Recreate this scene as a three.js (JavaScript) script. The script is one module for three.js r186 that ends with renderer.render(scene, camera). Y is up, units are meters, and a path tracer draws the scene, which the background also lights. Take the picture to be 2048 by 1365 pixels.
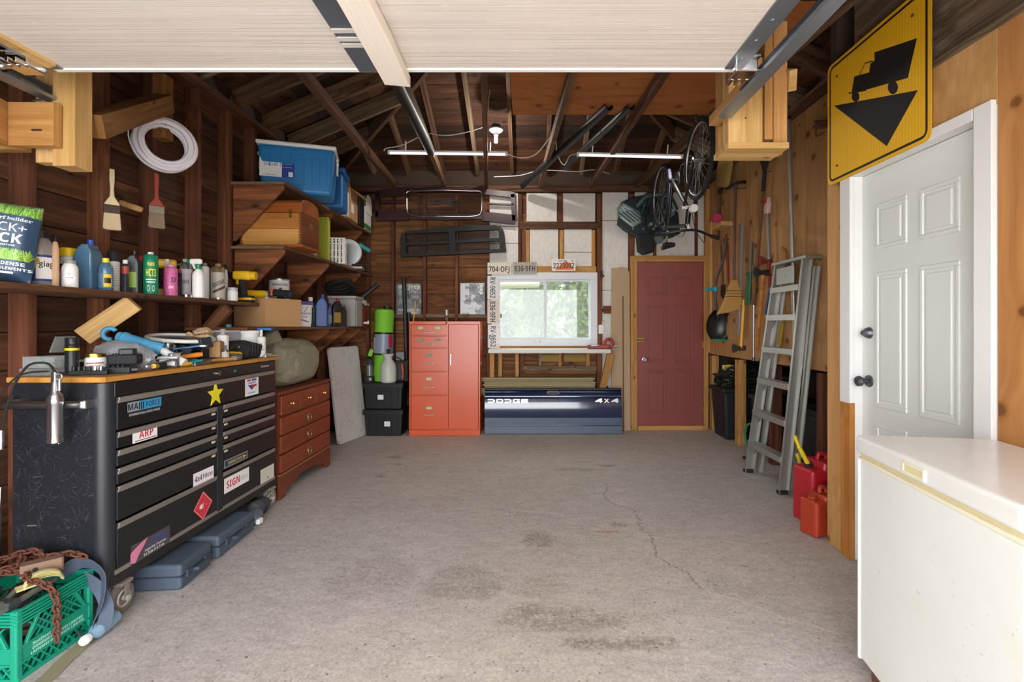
import * as THREE from 'three';
import { RoundedBoxGeometry } from 'three/addons/geometries/RoundedBoxGeometry.js';
import { mergeGeometries, toCreasedNormals } from 'three/addons/utils/BufferGeometryUtils.js';
import { RectAreaLightUniformsLib } from 'three/addons/lights/RectAreaLightUniformsLib.js';

// ---------------------------------------------------------------- camera, sky, exposure
const scene = new THREE.Scene();
const F = 980, CX = 1055, CY = 652, EYE = 1.34;          // focal length and vanishing point in photo pixels, eye height in metres
const camera = new THREE.PerspectiveCamera(2 * Math.atan(682.5 / F) * 180 / Math.PI, 2048 / 1365, 0.05, 200);
camera.position.set(0, EYE, 0);
camera.setViewOffset(2048, 1365, 1024 - CX, 682.5 - CY, 2048, 1365);
scene.add(camera);
scene.background = new THREE.Color(1.0, 1.02, 1.06);     // bright overcast sky
scene.backgroundIntensity = 6;
const renderer = new THREE.WebGLRenderer();
renderer.toneMapping = THREE.LinearToneMapping;
renderer.toneMappingExposure = 1.62;
renderer.shadowMap.enabled = true;
RectAreaLightUniformsLib.init();

// ---------------------------------------------------------------- helpers
const V = (x, y, z) => new THREE.Vector3(x, y, z);
const B = (px, py, d) => V((px - CX) * d / F, EYE + (CY - py) * d / F, -d);          // pixel at a known distance
const G = (px, py, Y = 0) => B(px, py, (EYE - Y) * F / (py - CY));                   // pixel on a level surface
const WX = (px, py, X) => B(px, py, X * F / (px - CX));                              // pixel on a side wall
let seed = 7;
const rnd = () => { seed = (seed * 1664525 + 1013904223) >>> 0; return seed / 4294967296; };
const rr = (a, b) => a + (b - a) * rnd();
const used = {};
const numbered = (n) => { const k = used[n] = (used[n] ?? -1) + 1; return k ? n + '_' + String(k).padStart(3, '0') : n; };
function sh(o) { o.castShadow = true; o.receiveShadow = true; return o; }
function thing(name, label, category, p = V(0, 0, 0), turn = 0, group) {
  const o = new THREE.Group(); o.name = numbered(name); scene.add(o); o.position.copy(p); o.rotation.y = turn;
  o.userData = { label, category }; if (group) o.userData.group = group; return o;
}
function struct(name, label, category) { const o = new THREE.Group(); o.name = name; o.userData = { kind: 'structure', label, category }; scene.add(o); return o; }
function part(parent, name, geo, mat, p, r) {
  const m = sh(new THREE.Mesh(geo, mat)); m.name = name; if (p) m.position.set(...(p.isVector3 ? [p.x, p.y, p.z] : p)); if (r) m.rotation.set(...r); parent.add(m); return m;
}
function single(name, geo, mat, label, category, p = V(0, 0, 0), r = [0, 0, 0], group) {
  const m = sh(new THREE.Mesh(geo, mat)); m.name = numbered(name); m.position.copy(p); m.rotation.set(...r); m.userData = { label, category };
  if (group) m.userData.group = group; scene.add(m); return m;
}
const T = (g, x = 0, y = 0, z = 0, rx = 0, ry = 0, rz = 0) => { g.applyMatrix4(new THREE.Matrix4().compose(V(x, y, z), new THREE.Quaternion().setFromEuler(new THREE.Euler(rx, ry, rz)), V(1, 1, 1))); return g; };
const flat = (g) => { const n = g.index ? g.toNonIndexed() : g; for (const k of Object.keys(n.attributes)) if (!['position', 'normal', 'uv'].includes(k)) n.deleteAttribute(k); n.clearGroups?.(); return n; };
const mg = (...l) => mergeGeometries(l.flat().map(flat));
const box = (w, h, d, r = 0, s = 2) => r ? new RoundedBoxGeometry(w, h, d, s, Math.min(r, w / 2.01, h / 2.01, d / 2.01)) : new THREE.BoxGeometry(w, h, d);
const cyl = (a, b, h, s = 24, open = false) => new THREE.CylinderGeometry(a, b, h, s, 1, open);
const lathe = (pts, s = 28) => toCreasedNormals(new THREE.LatheGeometry(pts.map(([x, y]) => new THREE.Vector2(Math.max(x, 0), y)), s), 0.6);
const tor = (R, r, a = 10, b = 32, arc = Math.PI * 2) => new THREE.TorusGeometry(R, r, a, b, arc);
const tube = (pts, r, n = 40, s = 8, closed = false) => new THREE.TubeGeometry(new THREE.CatmullRomCurve3(pts.map((p) => p.isVector3 ? p : V(...p)), closed), n, r, s, closed);
const bar = (a, b, r, s = 10) => { const d = b.clone().sub(a), g = cyl(r, r, d.length(), s); g.applyQuaternion(new THREE.Quaternion().setFromUnitVectors(V(0, 1, 0), d.normalize())); return T(g, (a.x + b.x) / 2, (a.y + b.y) / 2, (a.z + b.z) / 2); };
const shape = (pts) => { const s = new THREE.Shape(); pts.forEach(([x, y], i) => i ? s.lineTo(x, y) : s.moveTo(x, y)); s.closePath(); return s; };
const rrect = (w, h, r, x = 0, y = 0, S = new THREE.Shape()) => {
  S.moveTo(x - w / 2 + r, y - h / 2); S.lineTo(x + w / 2 - r, y - h / 2); S.quadraticCurveTo(x + w / 2, y - h / 2, x + w / 2, y - h / 2 + r); S.lineTo(x + w / 2, y + h / 2 - r);
  S.quadraticCurveTo(x + w / 2, y + h / 2, x + w / 2 - r, y + h / 2); S.lineTo(x - w / 2 + r, y + h / 2); S.quadraticCurveTo(x - w / 2, y + h / 2, x - w / 2, y + h / 2 - r); S.lineTo(x - w / 2, y - h / 2 + r);
  S.quadraticCurveTo(x - w / 2, y - h / 2, x - w / 2 + r, y - h / 2); return S;
};
const ext = (s, depth, bevel = 0, bs = 2) => { const g = new THREE.ExtrudeGeometry(Array.isArray(s) ? shape(s) : s, { depth: Math.max(depth - 2 * bevel, 1e-4), bevelEnabled: bevel > 0, bevelSize: bevel, bevelThickness: bevel, bevelSegments: bs, bevelOffset: -bevel, curveSegments: 10 }); return T(g, 0, 0, -Math.max(depth - 2 * bevel, 1e-4) / 2); };
// rectangular frame of four bars, each with eased edges
const ring = (w, h, b, dp, r = 0.003) => mg(T(box(w, b, dp, r, 1), 0, h / 2 - b / 2, 0), T(box(w, b, dp, r, 1), 0, -h / 2 + b / 2, 0), T(box(b, h - 2 * b + 0.002, dp, r, 1), -w / 2 + b / 2, 0, 0), T(box(b, h - 2 * b + 0.002, dp, r, 1), w / 2 - b / 2, 0, 0));
function hexa(c) {                                        // eight corners: four below, four above, same order; uv along the first edge
  const q = [[0, 1, 2, 3], [7, 6, 5, 4], [0, 4, 5, 1], [1, 5, 6, 2], [2, 6, 7, 3], [3, 7, 4, 0]], pos = [], uv = [];
  const ax = c[1].clone().sub(c[0]).normalize(), o = rr(0, 9), ov = rr(0, 9);
  for (const f of q) for (const i of [0, 1, 2, 0, 2, 3]) { const p = c[f[i]]; pos.push(p.x, p.y, p.z); const u = p.dot(ax); uv.push(u + o, p.clone().addScaledVector(ax, -u).length() + ov); }
  const g = new THREE.BufferGeometry(); g.setAttribute('position', new THREE.Float32BufferAttribute(pos, 3)); g.setAttribute('uv', new THREE.Float32BufferAttribute(uv, 2)); g.computeVertexNormals(); return g;
}
function wbox(w, h, d, g = 'x', ch = 0.003) {            // board: uv in metres, u along the grain
  const b = ch && Math.min(w, h, d) > 3 * ch ? flat(new RoundedBoxGeometry(w, h, d, 1, ch)) : new THREE.BoxGeometry(w, h, d);
  const p = b.attributes.position, n = b.attributes.normal, uv = b.attributes.uv, a = 'xyz'.indexOf(g), ou = rr(0, 9), ov = rr(0, 9);
  for (let i = 0; i < p.count; i++) {
    const c = [p.getX(i), p.getY(i), p.getZ(i)], m = [n.getX(i), n.getY(i), n.getZ(i)].map(Math.abs), f = m.indexOf(Math.max(...m)), o = [0, 1, 2].filter((k) => k !== a);
    if (f === a) uv.setXY(i, c[o[0]] + ou, c[o[1]] + ov); else uv.setXY(i, c[a] + ou, c[o.find((k) => k !== f)] + ov + f * 0.3);
  }
  return b;
}
// a board from point a to point b, w wide and t thick, "up" gives the direction of its width
function beam(a, b, w, t, up = V(0, 1, 0)) {
  const x = b.clone().sub(a), L = x.length(); x.normalize(); const z = x.clone().cross(up).normalize(), y = z.clone().cross(x);
  const g = wbox(L, w, t, 'x'); g.applyMatrix4(new THREE.Matrix4().makeBasis(x, y, z).setPosition(a.clone().add(b).multiplyScalar(0.5))); return g;
}
function orient(g, a, b, up = V(0, 0, 1)) {              // geometry built along +y from the origin: put its origin at a and point it at b
  const y = b.clone().sub(a).normalize(), x = y.clone().cross(up).normalize(), z = x.clone().cross(y);
  g.applyMatrix4(new THREE.Matrix4().makeBasis(x, y, z).setPosition(a)); return g;
}

// ---------------------------------------------------------------- noise, textures, materials
const perm = new Float32Array(65536); for (let i = 0; i < 65536; i++) perm[i] = rnd();
const sm = (t) => t * t * (3 - 2 * t);
function vn(x, y) { const xi = Math.floor(x), yi = Math.floor(y), u = sm(x - xi), v = sm(y - yi), a = (xi & 255) | ((yi & 255) << 8), b = ((xi + 1) & 255) | ((yi & 255) << 8), c = (xi & 255) | (((yi + 1) & 255) << 8), d = ((xi + 1) & 255) | (((yi + 1) & 255) << 8); return (perm[a] * (1 - u) + perm[b] * u) * (1 - v) + (perm[c] * (1 - u) + perm[d] * u) * v; }
const fbm = (x, y, o = 4) => { let s = 0, a = 0.5, n = 0; for (let i = 0; i < o; i++) { s += a * vn(x, y); n += a; a *= 0.5; x = x * 2.03 + 17.1; y = y * 2.03 + 5.7; } return s / n; };
function tex(w, h, f, srgb = true, rep) {
  const a = new Uint8Array(w * h * 4); let k = 0;
  for (let y = 0; y < h; y++) for (let x = 0; x < w; x++) { const c = f(x / w, y / h, x, y); a[k++] = Math.max(0, Math.min(255, c[0] * 255)); a[k++] = Math.max(0, Math.min(255, c[1] * 255)); a[k++] = Math.max(0, Math.min(255, c[2] * 255)); a[k++] = 255; }
  const t = new THREE.DataTexture(a, w, h); t.wrapS = t.wrapT = THREE.RepeatWrapping; t.magFilter = THREE.LinearFilter; t.minFilter = THREE.LinearMipmapLinearFilter; t.generateMipmaps = true;
  if (srgb) t.colorSpace = THREE.SRGBColorSpace; if (rep) t.repeat.set(...rep); t.needsUpdate = true; return t;
}
function canvas(w, h, draw) {
  const c = document.createElement('canvas'); c.width = w; c.height = h; const g = c.getContext('2d'); draw(g, w, h);
  const t = new THREE.CanvasTexture(c); t.colorSpace = THREE.SRGBColorSpace; t.magFilter = THREE.LinearFilter; return t;
}
const mats = {};
function M(c, rough = 0.6, metal = 0, o = {}) {
  const k = JSON.stringify([c, rough, metal, Object.keys(o).length ? Object.entries(o).map(([a, b]) => [a, b?.uuid ?? b]) : 0]);
  return mats[k] ??= new THREE.MeshPhysicalMaterial({ color: c, roughness: rough, metalness: metal, ...o });
}
// wood: u along the grain; 2.4 m by 0.6 m
function woodTex(knots, contrast, fine, sd) {
  const kn = []; seed = sd; for (let i = 0; i < knots; i++) kn.push([rnd(), rnd(), rr(0.008, 0.02)]);
  const f = (u, v) => {
    let x = u * 2.4, y = v * 0.6, dk = 0, bend = 0;
    for (const [kx, ky, kr] of kn) { let dx = u - kx, dy = v - ky; dx -= Math.round(dx); dy -= Math.round(dy); dx *= 1.32; dy *= 0.6; const r2 = dx * dx + dy * dy; if (r2 > kr * kr * 40) continue; const r = Math.sqrt(r2); bend += Math.exp(-r * r / (kr * kr * 9)) * kr * 1.2 * Math.sign(dy); dk = Math.max(dk, r < kr * 0.6 ? 0.55 : Math.exp(-(r - kr * 0.6) / (kr * 0.3)) * 0.5); }
    y += bend; const wrap = Math.min(u, 1 - u) * 8; const e = Math.min(1, wrap);
    const g = fbm(x * 1.6 * e, y * 46 + sd, 3), s = vn(x * 9, y * 420), big = fbm(x * 1.1 * e + 3, y * 7 + sd * 2, 3);
    return 1 - contrast * (0.55 * (1 - sm(g)) + 0.35 * (1 - big)) - fine * (s - 0.5) - dk * 0.62;
  };
  return f;
}
function woodMap(knots, contrast, fine, sd, warm) { const f = woodTex(knots, contrast, fine, sd); return tex(768, 320, (u, v) => { const b = Math.max(0.08, f(u, v)); return [b ** (1 - warm * 0.25), b, b ** (1 + warm)]; }, true, [1 / 2.4, 1 / 0.6]); }
const tOld = woodMap(9, 0.7, 0.2, 11, 0.3), tPine = woodMap(7, 0.34, 0.07, 23, 0.7);
const woodM = (t, c, r = 0.8, o = {}) => M(c, r, 0, { map: t, bumpMap: t, bumpScale: 0.0012, ...o });
const C = (r, g, b) => new THREE.Color().setRGB(r, g, b);
const hx = (s) => new THREE.Color(s);
const W = {
  plank: [0x6e4530, 0x7a4c33, 0x63402d, 0x825638].map((c) => woodM(tOld, c)),
  backplank: [0x9a6238, 0xa56b40, 0x8d5833, 0xaa7448].map((c) => woodM(tOld, c)),
  stud: [0x8a5238, 0x93593a, 0x7d4a33].map((c) => woodM(tOld, c)),
  roof: [0x5a3826, 0x75492f, 0x412a1e].map((c) => woodM(tOld, c)),
  rafter: [0x8d6a50, 0x7c5a44, 0x9d8570].map((c) => woodM(tOld, c)),
  grey: woodM(tOld, 0xa58e7c), joist: woodM(tOld, 0x805640),
  pine: woodM(tPine, 0xe6be86), pineO: woodM(tPine, 0xd4a066), pale: woodM(tPine, 0xe6cda0),
  shelf: woodM(tOld, 0x8a5a3c), shelfEdge: woodM(tOld, 0xa98a74), gusset: woodM(tOld, 0xa0623a),
};
const pick = (a) => a[Math.floor(rnd() * a.length)];
const K = {
  black: M(0x16171a, 0.45), blackM: M(0x1a1b1e, 0.75), rubber: M(0x1c1c1c, 0.85), white: M(0xe9e8e4, 0.5), whiteG: M(0xf0f0ee, 0.25), steel: M(0xb9bcc0, 0.32, 1), chrome: M(0xe6e8ea, 0.12, 1), dsteel: M(0x70747a, 0.45, 1),
  galv: M(0x9ba6b0, 0.42, 0.9), alu: M(0xb8b8b2, 0.48, 0.85), red: M(0xb5231f, 0.4), yellow: M(0xe8b818, 0.4), brass: M(0xb79a4e, 0.35, 1), grey: M(0x77797c, 0.6), lgrey: M(0xb8b9ba, 0.6), blue: M(0x2b6ea8, 0.4), teal: M(0x1793a0, 0.45),
  clear: M(0xf4f6f6, 0.15, 0, { transmission: 0.85, thickness: 0, transparent: false }), rust: M(0x6d4433, 0.9), orange: M(0xe2571e, 0.4), tan: M(0xcda882, 0.6), card: M(0xb58c5f, 0.85), cardD: M(0x9a7148, 0.85), green: M(0x0e8a52, 0.4), darkbrown: M(0x3a241a, 0.7),
};
// flat print on a thing
function decal(parent, name, w, h, px, draw, p, r = [0, 0, 0], rough = 0.5) {
  const t = canvas(px, Math.round(px * h / w), draw); return part(parent, name, new THREE.PlaneGeometry(w, h), M(0xffffff, rough, 0, { map: t }), p, r);
}
function txt(g, s, x, y, size, color, font = 'sans-serif', align = 'center', bold = true, maxw) { g.fillStyle = color; g.font = (bold ? 'bold ' : '') + size + 'px ' + font; g.textAlign = align; g.textBaseline = 'middle'; maxw ? g.fillText(s, x, y, maxw) : g.fillText(s, x, y); }

// ================================================================ STRUCTURE
const XL = -2.45, XR = 2.35, DB = 6.35, XP = 1.86, PLATE = 3.2, PITCH = 0.42, XC = -0.07, RB = 6.46, RL = -2.56, RR = 2.42;
// ---- concrete floor: 6 m by 7.2 m
const FX0 = -2.8, FZ0 = -6.7, FW = 6.0, FL = 7.2;
{
  const w = 1280, h = 1536, a = new Float32Array(w * h * 3), mw = w / FW, mh = h / FL;
  const stains = [[0.2, -2.25, 0.35, 0.12, 0.22], [0.35, -2.08, 0.22, 0.05, 0.30], [0.08, -2.5, 0.16, 0.10, 0.12], [0.05, -3.1, 0.12, 0.14, 0.22], [-0.85, -2.6, 0.25, 0.2, 0.12], [0.62, -3.3, 0.08, 0.05, 0.35], [0.75, -4.7, 0.12, 0.05, 0.3], [1.05, -2.5, 0.12, 0.14, 0.12], [-1.35, -5.0, 0.1, 0.06, 0.28], [-1.25, -4.75, 0.06, 0.03, 0.3], [-1.32, -4.35, 0.05, 0.04, 0.32], [0.5, -4.55, 0.3, 0.07, 0.2], [-0.35, -2.55, 0.2, 0.16, 0.16]];
  const low = (f) => { const gw = w / 8 + 2, gh = h / 8 + 2, q = new Float32Array(gw * gh); for (let j = 0; j < gh; j++) for (let i = 0; i < gw; i++) q[j * gw + i] = f(FX0 + i * 8 / mw, FZ0 + j * 8 / mh); return (i, j) => { const a = i >> 3, b = j >> 3, u = (i & 7) / 8, v = (j & 7) / 8, k = b * gw + a; return (q[k] * (1 - u) + q[k + 1] * u) * (1 - v) + (q[k + gw] * (1 - u) + q[k + gw + 1] * u) * v; }; };
  const lb = low((x, z) => fbm(x * 1.3 + 4, z * 1.3, 4)), lw = low((x, z) => fbm(x * 3.1, z * 3.1, 4)), lt = low((x, z) => fbm(x * 0.8 + 9, z * 0.8 + 2, 3));
  const blob = (l, fm) => low((x, z) => { let s = 0; const wob = fbm(x * 3.1, z * 3.1, 4) - 0.5; for (const [sx, sz, rx, rz, k] of l) { const q = Math.sqrt(((x - sx) / rx) ** 2 + ((z - sz) / rz) ** 2) + wob * 1.2; if (q < 1) s += sm(Math.min(1, (1 - q) * fm)) * k; } return s; });
  const ls = blob(stains, 5);
  for (let j = 0; j < h; j++) for (let i = 0; i < w; i++) {
    const x = FX0 + i / mw, z = FZ0 + j / mh, k = (j * w + i) * 3;
    let b = 0.70 + 0.07 * (lb(i, j) - 0.5) + 0.06 * (fbm(x * 9, z * 22, 2) - 0.5) + 0.05 * (vn(x * 26, z * 60) - 0.5);
    b += 0.12 * (vn(x * 150, z * 150) - 0.5) + 0.09 * (vn(x * 330 + 7, z * 330) - 0.5);
    const sp = vn(x * 95 + 31, z * 95 + 8); if (sp > 0.93) b -= 1.9 * (sp - 0.93) * (1 + (perm[(i * 7 + j) & 65535])); const sp2 = vn(x * 120 + 3, z * 120 + 77); if (sp2 > 0.93) b += 1.3 * (sp2 - 0.93);
    const e = ls(i, j) * (vn(x * 85 + 5, z * 110) > 0.38 ? 1.15 : 0.3), brown = e * 0.12; b -= e * 0.42;
    const t = lt(i, j) - 0.5;
    a[k] = b * (1.01 + 0.05 * t + brown * 0.3); a[k + 1] = b * (0.965 + 0.02 * t); a[k + 2] = b * (0.93 - 0.06 * t - brown * 0.4);
  }
  const dot = (x, z, r, c, s) => { const i0 = Math.round((x - FX0) * mw), j0 = Math.round((z - FZ0) * mh), R = Math.ceil(r * mw) + 1; for (let j = j0 - R; j <= j0 + R; j++) for (let i = i0 - R; i <= i0 + R; i++) { if (i < 0 || j < 0 || i >= w || j >= h) continue; const q = Math.hypot(i - (x - FX0) * mw, j - (z - FZ0) * mh) / (r * mw); if (q < 1.3) { const e = Math.min(1, (1.3 - q) * 2) * s, k = (j * w + i) * 3; for (let n = 0; n < 3; n++) a[k + n] += (c[n] - a[k + n]) * e; } } };
  const line = (pts, r, c, s, jit) => { for (let n = 0; n + 1 < pts.length; n++) { const L = Math.hypot(pts[n + 1][0] - pts[n][0], pts[n + 1][1] - pts[n][1]), m = Math.ceil(L / 0.003); for (let q = 0; q < m; q++) { const t = q / m, o = (fbm((pts[n][0] + t) * 9, n * 3.3 + t * 6, 3) - 0.5) * jit; dot(pts[n][0] + (pts[n + 1][0] - pts[n][0]) * t + o, pts[n][1] + (pts[n + 1][1] - pts[n][1]) * t + o * 0.6, r * rr(0.5, 1.1), c, s * rr(0.2, 1)); } } };
  const fl = (l) => l.map(([x, y]) => { const p = G(1100 + x / 2.703, 860 + y / 2.703); return [p.x, p.z]; });
  const crack = fl([[310, 290], [290, 365], [330, 395], [440, 430], [480, 490], [490, 540], [545, 570], [565, 650], [580, 690], [680, 745], [740, 775], [775, 820], [830, 870], [1000, 915], [1130, 960], [1250, 1015], [1380, 1045], [1540, 1100]]);
  line(crack.slice(0, 13), 0.0036, [0.36, 0.31, 0.28], 0.8, 0.05); line(crack.slice(12), 0.005, [0.82, 0.77, 0.7], 0.95, 0.05); line(crack, 0.0022, [0.72, 0.66, 0.6], 0.5, 0.06);
  line(fl([[740, 640], [710, 660], [712, 720], [770, 820]]), 0.002, [0.35, 0.3, 0.26], 0.5, 0.03); line(fl([[1030, 735], [1075, 740]]), 0.003, [0.2, 0.18, 0.17], 0.9, 0.01);
  const rust = G(1215, 1064); for (let i = 0; i < 60; i++) dot(rust.x + rr(-0.07, 0.07), rust.z + rr(-0.012, 0.012), 0.006, [0.72, 0.42, 0.28], 0.4);
  line([[-1.9, -3.15], [-0.6, -3.12]], 0.002, [0.7, 0.66, 0.6], 0.35, 0.01);
  for (let i = 0; i < 1500; i++) dot(rr(-1.8, 1.8), -1.3 - 3.6 * rnd() * rnd(), rr(0.0018, 0.0045), rnd() < 0.6 ? [0.28, 0.26, 0.25] : [0.86, 0.83, 0.78], rr(0.3, 0.9));
  for (let i = 0; i < 60; i++) { const x = rr(-1.2, 1.2), z = rr(-4.5, -1.6), q = rr(0, 3), L = rr(0.01, 0.05); line([[x, z], [x + Math.cos(q) * L, z + Math.sin(q) * L]], 0.0016, rnd() < 0.6 ? [0.8, 0.77, 0.72] : [0.35, 0.32, 0.3], 0.6, 0.005); }
  for (let i = 0; i < 26; i++) { const x = -0.15 + i * 0.035 + rr(-0.01, 0.01), z = rr(-4.4, -3.9); line([[x, z], [x + rr(-0.02, 0.02), z + rr(-0.7, 0.1)]], 0.003, [0.66, 0.63, 0.58], 0.16, 0.01); }
  const u8 = new Uint8Array(w * h * 4); for (let i = 0; i < w * h; i++) { for (let n = 0; n < 3; n++) u8[i * 4 + n] = Math.max(0, Math.min(255, a[i * 3 + n] * 255)); u8[i * 4 + 3] = 255; }
  const t = new THREE.DataTexture(u8, w, h); t.colorSpace = THREE.SRGBColorSpace; t.magFilter = THREE.LinearFilter; t.minFilter = THREE.LinearMipmapLinearFilter; t.generateMipmaps = true; t.needsUpdate = true;
  const g = new THREE.BoxGeometry(FW, 0.12, FL), p = g.attributes.position, uv = g.attributes.uv; for (let i = 0; i < p.count; i++) uv.setXY(i, (p.getX(i) + FW / 2) / FW, (p.getZ(i) + FL / 2) / FL);
  const f = sh(new THREE.Mesh(g, M(0xffffff, 0.72, 0, { map: t, bumpMap: t, bumpScale: 0.002 }))); f.name = 'floor'; f.position.set(FX0 + FW / 2, -0.06, FZ0 + FL / 2); f.userData = { kind: 'structure', label: 'worn cracked grey concrete garage floor', category: 'floor' }; scene.add(f);
}
const shellM = M(0x4a3a30, 0.9);
// ---- left wall: outer skin, horizontal planks, studs, plate
{
  const w = struct('wall_left', 'dark stained plank wall with exposed studs behind the shelves', 'wall');
  part(w, 'siding', box(0.08, 3.4, 7.1), shellM, [-2.62, 1.7, -3.0]);
  for (let y = 0; y < 3.15; y += 0.187) part(w, 'plank', T(wbox(0.02, 0.183, 6.9, 'z'), 0, 0, 0, 0, 0, rr(-0.02, 0.02)), pick(W.plank), [-2.56 + rr(-0.003, 0.003), y + 0.092, -2.98]);
  let k = 0; for (const px of [45, 197, 297, 386, 450, 500]) part(w, 'stud', wbox(0.1, 3.1, 0.045, 'y'), W.stud[k++ % 3], [XL - 0.05, 1.56, -2.5 * F / (CX - px)]);
  for (const d of [0.5, 0.95, 1.4, 1.85, 4.75, 5.15, 5.55, 5.95, 6.3]) part(w, 'stud', wbox(0.1, 3.1, 0.045, 'y'), W.stud[k++ % 3], [XL - 0.05, 1.56, -d]);
  part(w, 'top_plate', wbox(0.1, 0.09, 6.9, 'z'), W.stud[2], [XL - 0.05, 3.155, -2.98]);
  part(w, 'bottom_plate', wbox(0.1, 0.045, 6.9, 'z'), W.stud[2], [XL - 0.05, 0.0225, -2.98]);
}
// ---- back wall
const bx = (px) => (px - CX) * DB / F, by = (py) => EYE + (CY - py) * DB / F;
const WN = { x0: bx(985), x1: bx(1193), y0: by(692), y1: by(547) };
{
  const w = struct('wall_back', 'plank wall with exposed studs and white foam boards around the window', 'wall');
  const z0 = -DB - 0.14;
  for (const [x0, x1, y0, y1] of [[-2.66, WN.x0, 0, 3.4], [WN.x1, 3.15, 0, 3.4], [WN.x0, WN.x1, 0, WN.y0], [WN.x0, WN.x1, WN.y1, 3.4]]) part(w, 'siding', box(x1 - x0, y1 - y0, 0.08), shellM, [(x0 + x1) / 2, (y0 + y1) / 2, z0 - 0.02]);
  let row = 0;
  for (let y = 0; y < 3.1; y += 0.176, row++) {
    const c = y + 0.088, cut = c > WN.y0 - 0.08 && c < WN.y1 + 0.08, segs = cut ? [[-2.5, WN.x0], [WN.x1, 2.4]] : [[-2.5, 2.4]];
    for (const [a, b] of segs) part(w, 'plank', T(wbox(b - a, 0.172, 0.02, 'x'), 0, 0, 0, rr(0.0, 0.05)), pick(W.backplank), [(a + b) / 2, c, -DB - 0.092 + rr(-0.003, 0.003)]);
  }
  part(w, 'top_plate', wbox(4.85, 0.08, 0.1, 'x'), W.joist, [-0.05, by(378), -DB - 0.035]);
  let k = 0; const stud = (px, y0, y1, wd = 0.04, m) => part(w, 'stud', wbox(wd, y1 - y0, 0.085, 'y'), m ?? W.stud[k++ % 3], [bx(px), (y0 + y1) / 2, -DB - 0.04]);
  for (const px of [690, 735, 785, 849, 913]) stud(px, 0.04, 3.05);
  stud(976, 0.04, by(525)); stud(1040, by(547), 3.05, 0.05); stud(1199, 0.04, 3.05, 0.07); stud(1120, by(444), 3.05, 0.07); stud(1263, 0.04, 3.05, 0.07); stud(1310, by(514), 3.05, 0.035); stud(1393, by(514), 3.05, 0.035);
  stud(1047, by(547), by(444), 0.07); stud(1055, by(535), by(460), 0.04, W.pineO); stud(1123, by(535), by(460), 0.05, W.pineO); stud(1187, by(535), by(460), 0.045, W.pineO);
  stud(1000, 0.04, WN.y0 - 0.05, 0.05, W.pineO); stud(1034, 0.04, WN.y0 - 0.05, 0.045, W.pineO); stud(1044, 0.04, WN.y0 - 0.05, 0.05); stud(1080, by(742), WN.y0 - 0.05, 0.04, W.grey); stud(1120, by(742), WN.y0 - 0.05, 0.04, W.pineO); stud(1176, by(742), WN.y0 - 0.05, 0.045, W.pineO);
  part(w, 'crosspiece', wbox(1.05, 0.09, 0.09, 'x'), W.joist, [bx(1120), by(451), -DB - 0.035]);
  part(w, 'window_header', wbox(0.9, 0.09, 0.08, 'x'), W.pineO, [bx(1123), by(540), -DB - 0.035]);
  part(w, 'window_sill_rail', wbox(1.28, 0.05, 0.09, 'x'), W.pineO, [bx(1087), by(696), -DB - 0.02]);
  part(w, 'crosspiece', wbox(0.95, 0.06, 0.06, 'x'), W.grey, [bx(1120), by(737), -DB - 0.02]);
  part(w, 'crosspiece', wbox(1.6, 0.05, 0.06, 'x'), W.grey, [bx(880), by(632), -DB - 0.03]);
  part(w, 'crosspiece', wbox(0.11, 0.1, 0.06, 'x'), W.stud[1], [bx(1215), by(620), -DB - 0.03]);
  const insM = M(0xc9a657, 0.95, 0, { bumpMap: tOld, bumpScale: 0.01 });
  part(w, 'insulation_batt', box(0.24, 0.1, 0.06, 0.02), insM, [bx(1100), by(717), -DB - 0.05]); part(w, 'insulation_batt', box(0.3, 0.1, 0.06, 0.02), insM, [bx(1150), by(717), -DB - 0.05]);
  const foamT = tex(256, 256, (u, v) => { const b = 0.93 - 0.07 * fbm(u * 14, v * 14, 3) - 0.06 * (Math.abs((v * 24) % 1 - 0.5) < 0.06 ? 1 : 0) * vn(u * 30, v * 3); const s = fbm(u * 5 + 7, v * 5 + 2, 3) > 0.66 ? 0.08 : 0; return [b, b - 0.006 - s * 0.4, b - 0.018 - s]; }, true);
  const foam = M(0xf6f4f0, 0.85, 0, { map: foamT });
  for (const [a, b, c, d] of [[979, 1036, 386, 452], [979, 1037, 453, 486], [979, 1038, 487, 546], [1053, 1114, 386, 443], [1126, 1191, 386, 443], [1059, 1117, 458, 533], [1128, 1184, 458, 504], [1128, 1184, 505, 533], [1205, 1257, 384, 440], [1205, 1257, 441, 580], [1205, 1224, 581, 618], [1205, 1224, 624, 690], [1205, 1232, 690, 782], [1270, 1307, 384, 514], [1313, 1391, 384, 514], [1396, 1410, 384, 514]])
    part(w, 'foam_board', box((b - a) * DB / F, (d - c) * DB / F, 0.03, 0.004, 1), foam, [bx((a + b) / 2), by((c + d) / 2), -DB - 0.03 - rr(0, 0.012)]);
}
// leaning kraft panel strips beside the window
single('hardboard_strip', ext([[-0.12, 0], [0.115, 0], [0.115, 2.02], [0.08, 2.09], [0.0, 2.1], [-0.06, 2.08], [-0.115, 2.09], [-0.125, 1.4]], 0.008), M(0xb59c7c, 0.9), 'beige torn hardboard strip leaning on the wall between window and maroon door', 'board', V(bx(1240), 0.0, -DB + 0.1), [-0.028, 0, 0]);
single('copper_pipe', T(cyl(0.006, 0.006, 1.72, 8), 0, 0.86, 0), M(0x8a4a34, 0.5, 0.6), 'thin brown rod standing against beige hardboard beside the maroon door', 'rod', V(bx(1243), 0.0, -DB + 0.13), [-0.02, 0, 0]);
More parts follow.
